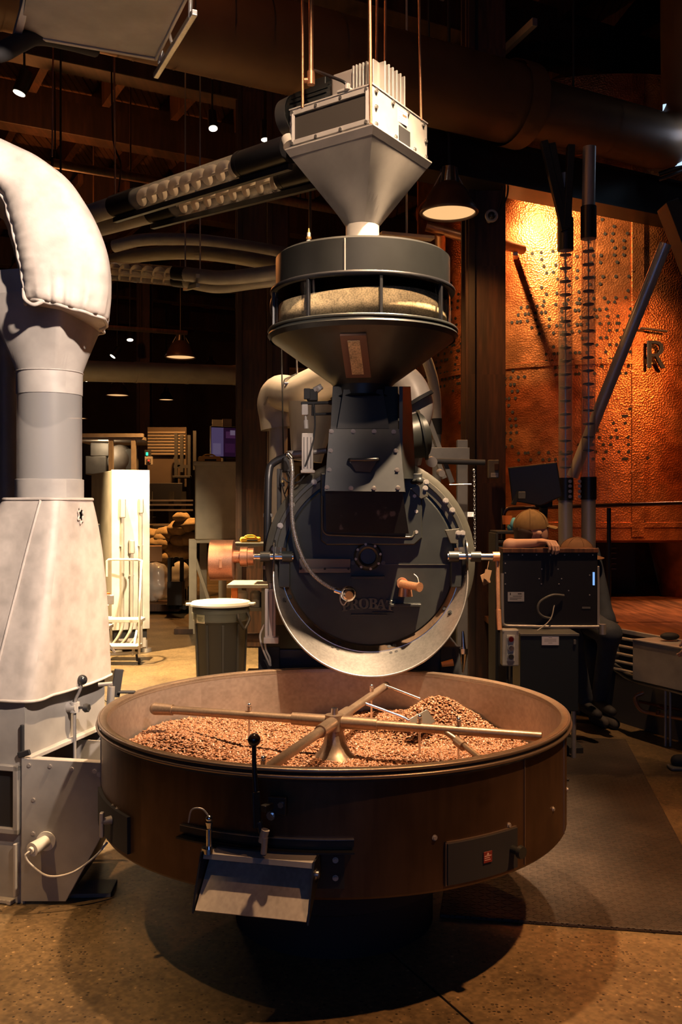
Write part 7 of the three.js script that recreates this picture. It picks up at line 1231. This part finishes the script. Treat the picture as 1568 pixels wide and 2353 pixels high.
{ // rubbish bin
  const t = thing('waste_bin', 'round black waste bin with grey lid and plastic liner', 'waste bin'), c = W(508, 1385, 7.5);
  const prof = [[0.175, 0], [0.182, 0.02], [0.205, 0.60], [0.212, 0.61], [0.212, 0.66], [0.222, 0.665], [0.222, 0.70], [0.2, 0.70], [0.2, 0.6]];
  part('bin_body', lathe(prof, c.x, 0, c.z, 40), M.bin, t);
  for (let i = 0; i < 10; i++) { const a = i / 10 * 6.283 + 0.2; part('bin_rib', bar(V(c.x + Math.sin(a) * 0.185, 0.03, c.z + Math.cos(a) * 0.185), V(c.x + Math.sin(a) * 0.206, 0.58, c.z + Math.cos(a) * 0.206), 0.02, 0.012), M.bin, t); }
  part('bin_lid', lathe([[0, 0.752], [0.16, 0.75], [0.175, 0.742], [0.19, 0.75], [0.225, 0.745], [0.24, 0.728], [0.24, 0.715], [0.22, 0.712], [0, 0.712]], c.x, 0, c.z, 44), M.lidGrey, t);
  part('lid_tab', [box(0.07, 0.018, 0.09, c.x - 0.235, 0.725, c.z + 0.03, 0.1, 0.006), box(0.07, 0.018, 0.09, c.x + 0.235, 0.728, c.z + 0.03, -0.1, 0.006)], M.lidGrey, t);
  part('liner', lathe([[0.226, 0.71], [0.228, 0.67], [0.221, 0.625], [0.218, 0.6]], c.x, 0, c.z, 60), M.liner, t, 'translucent plastic liner hanging over the rim');
  part('handle', [tube([V(c.x + 0.15, 0.66, c.z + 0.165), V(c.x + 0.16, 0.63, c.z + 0.2), V(c.x + 0.20, 0.55, c.z + 0.17), V(c.x + 0.235, 0.62, c.z + 0.11), V(c.x + 0.215, 0.67, c.z + 0.1)], 0.011, 30, 8, 0.3)], M.bin, t);
  plate('bin_label', 0.085, 0.065, V(c.x - 0.135, 0.625, c.z + 0.168), -0.65, 0, labelTex(96, 72, (x) => { x.fillStyle = '#cfc3a6'; x.fillRect(0, 0, 96, 72); x.fillStyle = '#6b624e'; for (let i = 0; i < 4; i++) x.fillRect(10 + (i % 2) * 5, 20 + i * 9, 68 - i * 7, 4); }), t, 'cream paper label');
}
{ // grey-brown tank on a stand
  const t = thing('storage_tank', 'large grey-brown square tank on a steel stand behind the bin', 'tank'), Z = 11.2, X = (p) => (p - CX) / FOC * Z, Y = (p) => EYE - (p - CY) / FOC * Z;
  part('vessel', box(X(680) - X(440), Y(1068) - Y(1240), 0.9, X(560), Y(1154), -Z - 0.4, 0.12, 0.02), M.beige, t);
  part('rim', box(X(684) - X(437), 0.05, 0.95, X(560), Y(1066), -Z - 0.4, 0.12, 0.008), M.beige, t);
  part('round_port', ball(0.16, V(X(590), Y(1165), -Z + 0.1), 1.1, 0.85, 0.5), M.beige, t);
  for (const [px, dz] of [[445, 0.05], [512, 0.02], [445, -0.8], [660, -0.8], [660, 0]]) part('leg', box(0.09, Y(1240), 0.09, X(px), Y(1240) / 2, -Z + dz, 0.1, 0.004), M.beige, t);
  part('brace', [bar(W(441, 1260, 11.15), W(482, 1385, 11.15), 0.05, 0.04), bar(W(435, 1243, 11.15), W(545, 1243, 11.15), 0.07, 0.05)], M.beige, t);
  part('pad', box(0.22, 0.06, 0.2, W(425, 1447, 11.2).x, 0.03, -11.2), M.woodDark, t);
  for (const [px, py, z, w, lab] of [[482, 1056, 11.45, 0.27, 'yellow tool case on top of the grey-brown tank'], [576, 1240, 8.6, 0.19, 'yellow tool case behind the copper counterweight']]) {
    const d = thing('tool_case', lab, 'tool case'); const p = W(px, py, z);
    part('case', box(w, w * 0.26, w * 0.5, p.x, p.y, p.z, 0.1, 0.02), M.yellow, d); part('grip', tube([p.clone().add(V(-w * 0.3, w * 0.1, w * 0.2)), p.clone().add(V(-w * 0.15, w * 0.2, w * 0.2)), p.clone().add(V(w * 0.15, w * 0.2, w * 0.2)), p.clone().add(V(w * 0.3, w * 0.1, w * 0.2))], w * 0.035, 16, 8), M.yellow, d); part('band', box(w * 0.5, w * 0.07, 0.01, p.x + 0.02, p.y - w * 0.03, p.z + w * 0.26, 0.1, 0.002), M.blackMatt, d);
  }
}
{ // workbench with orange post behind the roaster, left
  const t = thing('work_table', 'cluttered work table with an orange leg behind the bin', 'table'), Z = 8.6;
  part('top', box(0.42, 0.03, 0.5, ...W(583, 1342, Z).toArray(), 0, 0.004), M.greyLight, t);
  part('orange_leg', box(0.055, 0.8, 0.05, W(545, 0, Z).x, 0.4, -Z + 0.2), M.orange, t, 'orange leg'); part('leg', box(0.05, 0.8, 0.05, W(612, 0, Z).x, 0.4, -Z + 0.2), M.greyDark, t); part('upper_shelf', box(0.36, 0.03, 0.3, ...W(585, 1250, Z).toArray()), M.greyDark, t); part('back_post', box(0.05, 1.2, 0.04, W(612, 0, Z).x, 0.6, -Z - 0.2), M.greyDark, t);
  part('shelf', box(0.4, 0.03, 0.4, ...W(585, 1395, Z).toArray()), M.greyDark, t); part('shelf', box(0.4, 0.03, 0.4, ...W(585, 1465, Z).toArray()), M.wood, t);
  [[0.05, -0.1, M.white, 'white'], [0.05, 0.02, M.greyPaint, 'grey'], [0.06, 0.12, M.blackMatt, 'black']].forEach(([r, dx, m, c]) => single('storage_jar', lathe([[0, 0], [r, 0], [r, 0.12], [r * 0.7, 0.14], [0, 0.14]], W(585, 0, Z).x + dx, W(0, 1395, Z).y + 0.016, -Z + 0.1, 18), m, c + ' storage jar on the lower shelf of the work table', 'jar'));
}
{ // shelving with burlap sacks, box, wrapped bundle, pallet truck
  const t = thing('storage_rack', 'black storage rack with burlap sacks past the white cabinet', 'rack'), Z = 14.4, X = (p) => (p - CX) / FOC * Z, Y = (p) => EYE - (p - CY) / FOC * Z;
  for (const px of [345, 394, 423]) part('upright', box(0.07, 1.7, 0.07, X(px), 0.85, -Z, 0, 0), M.blackMatt, t);
  for (const py of [1150, 1160, 1172, 1205]) part('rail', box(X(445) - X(340), 0.025, 0.06, X(392), Y(py), -Z + 0.02, 0, 0), M.steelDull, t);
  part('shelf', box(X(445) - X(340), 0.05, 0.9, X(392), Y(1265), -Z - 0.4, 0, 0), M.blackMatt, t); part('upper_shelf', box(X(445) - X(340), 0.04, 0.9, X(392), Y(1212), -Z - 0.4, 0, 0), M.blackMatt, t);
  const spots = [[352, 1230, 1.0], [372, 1238, 0.9], [360, 1250, 1], [385, 1226, 1.1], [408, 1214, 1.1], [430, 1206, 1], [412, 1243, 1.1], [432, 1238, 1], [418, 1190, 0.8], [383, 1262, 1.1], [412, 1270, 1.1], [374, 1280, 0.9]];
  const bags = displace(ball(0.17, V(0, 0, 0), 1.15, 0.55, 0.8, 22), (p) => 0.03 * n3(p.x * 11, p.y * 11, p.z * 11, 3) + 0.018 * n3(p.x * 26, p.y * 26, p.z * 26, 5));
  spots.forEach(([px, py, s], i) => { const g = boxUV(bags.clone()); const o = new THREE.Mesh(g, M.burlap); o.name = numbered('burlap_sack'); o.castShadow = o.receiveShadow = true; o.position.copy(W(px, py, Z - 0.12 - (i % 3) * 0.06)); o.scale.setScalar(s); o.rotation.set(0, i * 1.3, 0.1 * (i % 3 - 1)); o.userData = { label: i === 8 ? 'small burlap sack on the very top of the sack pile' : i === 5 ? 'burlap sack directly under the topmost small one' : i >= 9 ? 'bulging burlap sack in the bottom row of the pile' : 'bulging tan burlap sack stacked on the black storage rack', category: 'sack', group: 'burlap sacks on the rack' }; scene.add(o); });
  single('carton', box(0.2, 0.22, 0.2, ...W(356, 1272, 13.6).toArray(), 0.2, 0.004), M.cardboard, 'brown carton beside the white cabinet', 'carton');
  single('wrapped_bundle', displace(ball(0.26, W(362, 1338, 13.4), 0.75, 1.05, 0.8, 40), (p) => 0.05 * n3(p.x * 8, p.y * 8, p.z * 8, 3) + 0.03 * n3(p.x * 20, p.y * 20, p.z * 20, 5)), M.plasticBag, 'bundle wrapped in crumpled clear plastic by the cabinet', 'bundle');
  single('wrapped_bundle', displace(ball(0.2, W(413, 1325, 13.9), 0.8, 1.1, 0.8, 32), (p) => 0.04 * n3(p.x * 8, p.y * 8, p.z * 8, 13)), M.white, 'white wrapped bundle behind the pallet truck', 'bundle');
  single('pallet', box(0.7, 0.1, 0.6, W(362, 0, 13.4).x, 0.09, -13.4), M.wood, 'low wooden pallet under the plastic-wrapped bundle', 'pallet');
  const p = thing('pallet_truck', 'black pallet truck parked beside the plastic bundle', 'pallet truck'), Zp = 13.0, w = (a, b, c = 0) => W(a, b, Zp).add(V(0, 0, c));
  part('mast', [bar(w(390, 1282), w(390, 1385), 0.05, 0.05), bar(w(418, 1285), w(418, 1385), 0.05, 0.05), bar(w(388, 1284), w(421, 1284), 0.05, 0.04)], M.blackMatt, p);
  part('handle', tube([w(402, 1300, 0.1), w(401, 1288, 0.12), w(408, 1280, 0.12), w(416, 1284, 0.1)], 0.015, 24, 8), M.blackMatt, p); part('motor_case', box(0.2, 0.32, 0.25, ...w(405, 1362).toArray()), M.black, p); part('wheel', [rod(w(384, 1394), w(389, 1394), 0.05, 0.05, 16), rod(w(414, 1392), w(419, 1392), 0.05, 0.05, 16)], M.blackMatt, p); part('fork', [box(0.12, 0.05, 0.9, w(392, 0).x, 0.1, -Zp - 0.5), box(0.12, 0.05, 0.9, w(416, 0).x, 0.1, -Zp - 0.5)], M.blackMatt, p);
}
{ // control room with glass, displays, television, steel stair
  const t = thing('packing_machine', 'grey packing machine with glass guard above the white cabinet', 'machine'), Z = 15.5, X = (p) => (p - CX) / FOC * Z, Y = (p) => EYE - (p - CY) / FOC * Z;
  part('top_frame', [box(X(345) - X(180), 0.06, 0.1, X(262), Y(1006), -Z + 0.5), box(X(345) - X(180), 0.05, 1.4, X(262), Y(1012), -Z - 0.2)], M.greyLight, t);
  part('lamp_panel', box(0.9, 0.02, 0.16, X(250), Y(1014), -Z + 0.3, 0, 0), new THREE.MeshStandardMaterial({ color: 0x000000, emissive: new THREE.Color(1, 0.85, 0.62), emissiveIntensity: 0.5 }), t, 'lit strip under the top frame');
  for (const px of [190, 272, 322]) part('post', box(0.07, Y(1008), 0.07, X(px), Y(1008) / 2, -Z + 0.48), M.greyPaint, t);
  part('glass_guard', box(X(340) - X(190), 0.75, 0.01, X(265), Y(1060), -Z + 0.45, 0, 0), M.glass, t);
  part('round_head', displace(ball(0.22, V(X(276), Y(1056), -Z), 1, 1.1, 0.7), (p) => 0.01 * n3(p.x * 9, p.y * 9, p.z * 9, 1)), M.greyPaint, t); part('hopper_block', [box(0.3, 0.22, 0.3, X(232), Y(1034), -Z, 0.1, 0.02), box(0.34, 0.3, 0.3, X(225), Y(1070), -Z, 0, 0.02), box(0.2, 0.4, 0.2, X(305), Y(1060), -Z, 0, 0.02)], M.greyDark, t); part('table', box(X(345) - X(190), 0.8, 0.8, X(268), 0.9, -Z - 0.1), M.greyDark, t);
  pointLight(0xffdcb0, 0.8, [X(250), Y(1022), -Z + 0.35], 5);
  const d = thing('green_timer', 'small green lit digit display beside the far post', 'display'); part('housing', box(0.1, 0.12, 0.03, ...W(340, 1043, 14.8).toArray()), M.blackMatt, d); part('lit_digit', box(0.035, 0.05, 0.006, ...W(338, 1043, 14.77).toArray()), M.ledGreen, d);
  const e = thing('wall_control', 'small pale control box with a red light beside the green display', 'control box'); part('case', box(0.12, 0.13, 0.06, ...W(342, 1059, 14.8).toArray(), 0, 0.008), M.greyPaint, e); part('face', box(0.07, 0.07, 0.01, ...W(342, 1059, 14.765).toArray()), M.greyDark, e); part('red_light', ball(0.016, W(342, 1058, 14.75)), M.ledRed, e);
  const s = thing('television', 'wall screen with a purple picture beyond the grey-brown tank', 'television'), p = W(514, 1016, 14.0);
  part('case', box(0.42, 0.46, 0.05, p.x, p.y, p.z - 0.03, 0.5, 0.006), M.blackPlastic, s);
  plate('screen', 0.39, 0.42, V(p.x + 0.005, p.y, p.z + 0.003), 0.5, 0, labelTex(128, 128, (x) => { x.fillStyle = '#3c1c3e'; x.fillRect(0, 0, 128, 128); x.fillStyle = '#7f6a9c'; x.fillRect(0, 0, 62, 128); x.fillStyle = '#9a86b0'; x.fillRect(8, 70, 40, 50); x.fillStyle = '#6a3a66'; x.fillRect(74, 16, 48, 30); x.fillStyle = '#a98fae'; x.fillRect(96, 10, 26, 22); x.fillStyle = '#522650'; x.fillRect(70, 70, 50, 40); }), s, 'purple picture', 0.26);
  part('stand_post', rod(V(p.x, 0, p.z - 0.08), p.clone().add(V(0, 0.05, -0.08)), 0.03), M.blackMatt, s); part('stand_foot', box(0.5, 0.03, 0.4, p.x, 0.015, p.z - 0.1), M.blackMatt, s);
  single('pinned_papers', [box(0.16, 0.1, 0.01, ...W(500, 972, 14.4).toArray(), 0.3, 0), box(0.14, 0.12, 0.01, ...W(522, 972, 14.4).toArray(), 0.3, 0), box(0.06, 2.75, 0.06, W(512, 0, 14.45).x, 1.375, -14.45)], M.greyDark, 'pale papers above the purple screen', 'papers');
  const st = thing('steel_stair', 'black steel stair frame between the far post and the tank', 'stair'); for (const [a, b, c2, d2] of [[405, 995, 405, 1377], [418, 1000, 418, 1085], [435, 1000, 435, 1377], [448, 990, 448, 1080], [400, 1096, 440, 1096], [400, 1072, 438, 1072], [402, 1050, 412, 1072]]) part('bar', bar(W(a, b, 14.9), W(c2, d2, 14.9), 0.05, 0.05, 0), M.blackMatt, st);
  part('tread', box(0.27, 0.03, 0.2, ...W(419, 1096, 14.8).toArray()), M.blackMatt, st);
  const sh = thing('louvre_door', 'dull ribbed roller shutter behind the steel stair', 'shutter'); for (let i = 0; i < 8; i++) part('slat', box(0.6, 0.034, 0.03, W(383, 0, 15.2).x, W(0, 994 + i * 7, 15.2).y, -15.2, 0, 0.004), M.wallRear, sh); part('panel', box(0.62, 0.95, 0.04, W(383, 0, 15.2).x, W(0, 1050, 15.2).y, -15.25), M.wall, sh);
  single('dark_screen', box(0.5, 0.33, 0.05, ...W(382, 1135, 14.6).toArray(), 0, 0.008), M.blackPlastic, 'large switched-off black screen above the sacks', 'screen');
}
rebase();
scene.traverse(o => { if (o.isMesh) { o.castShadow = true; o.receiveShadow = true; } });
renderer.render(scene, camera);
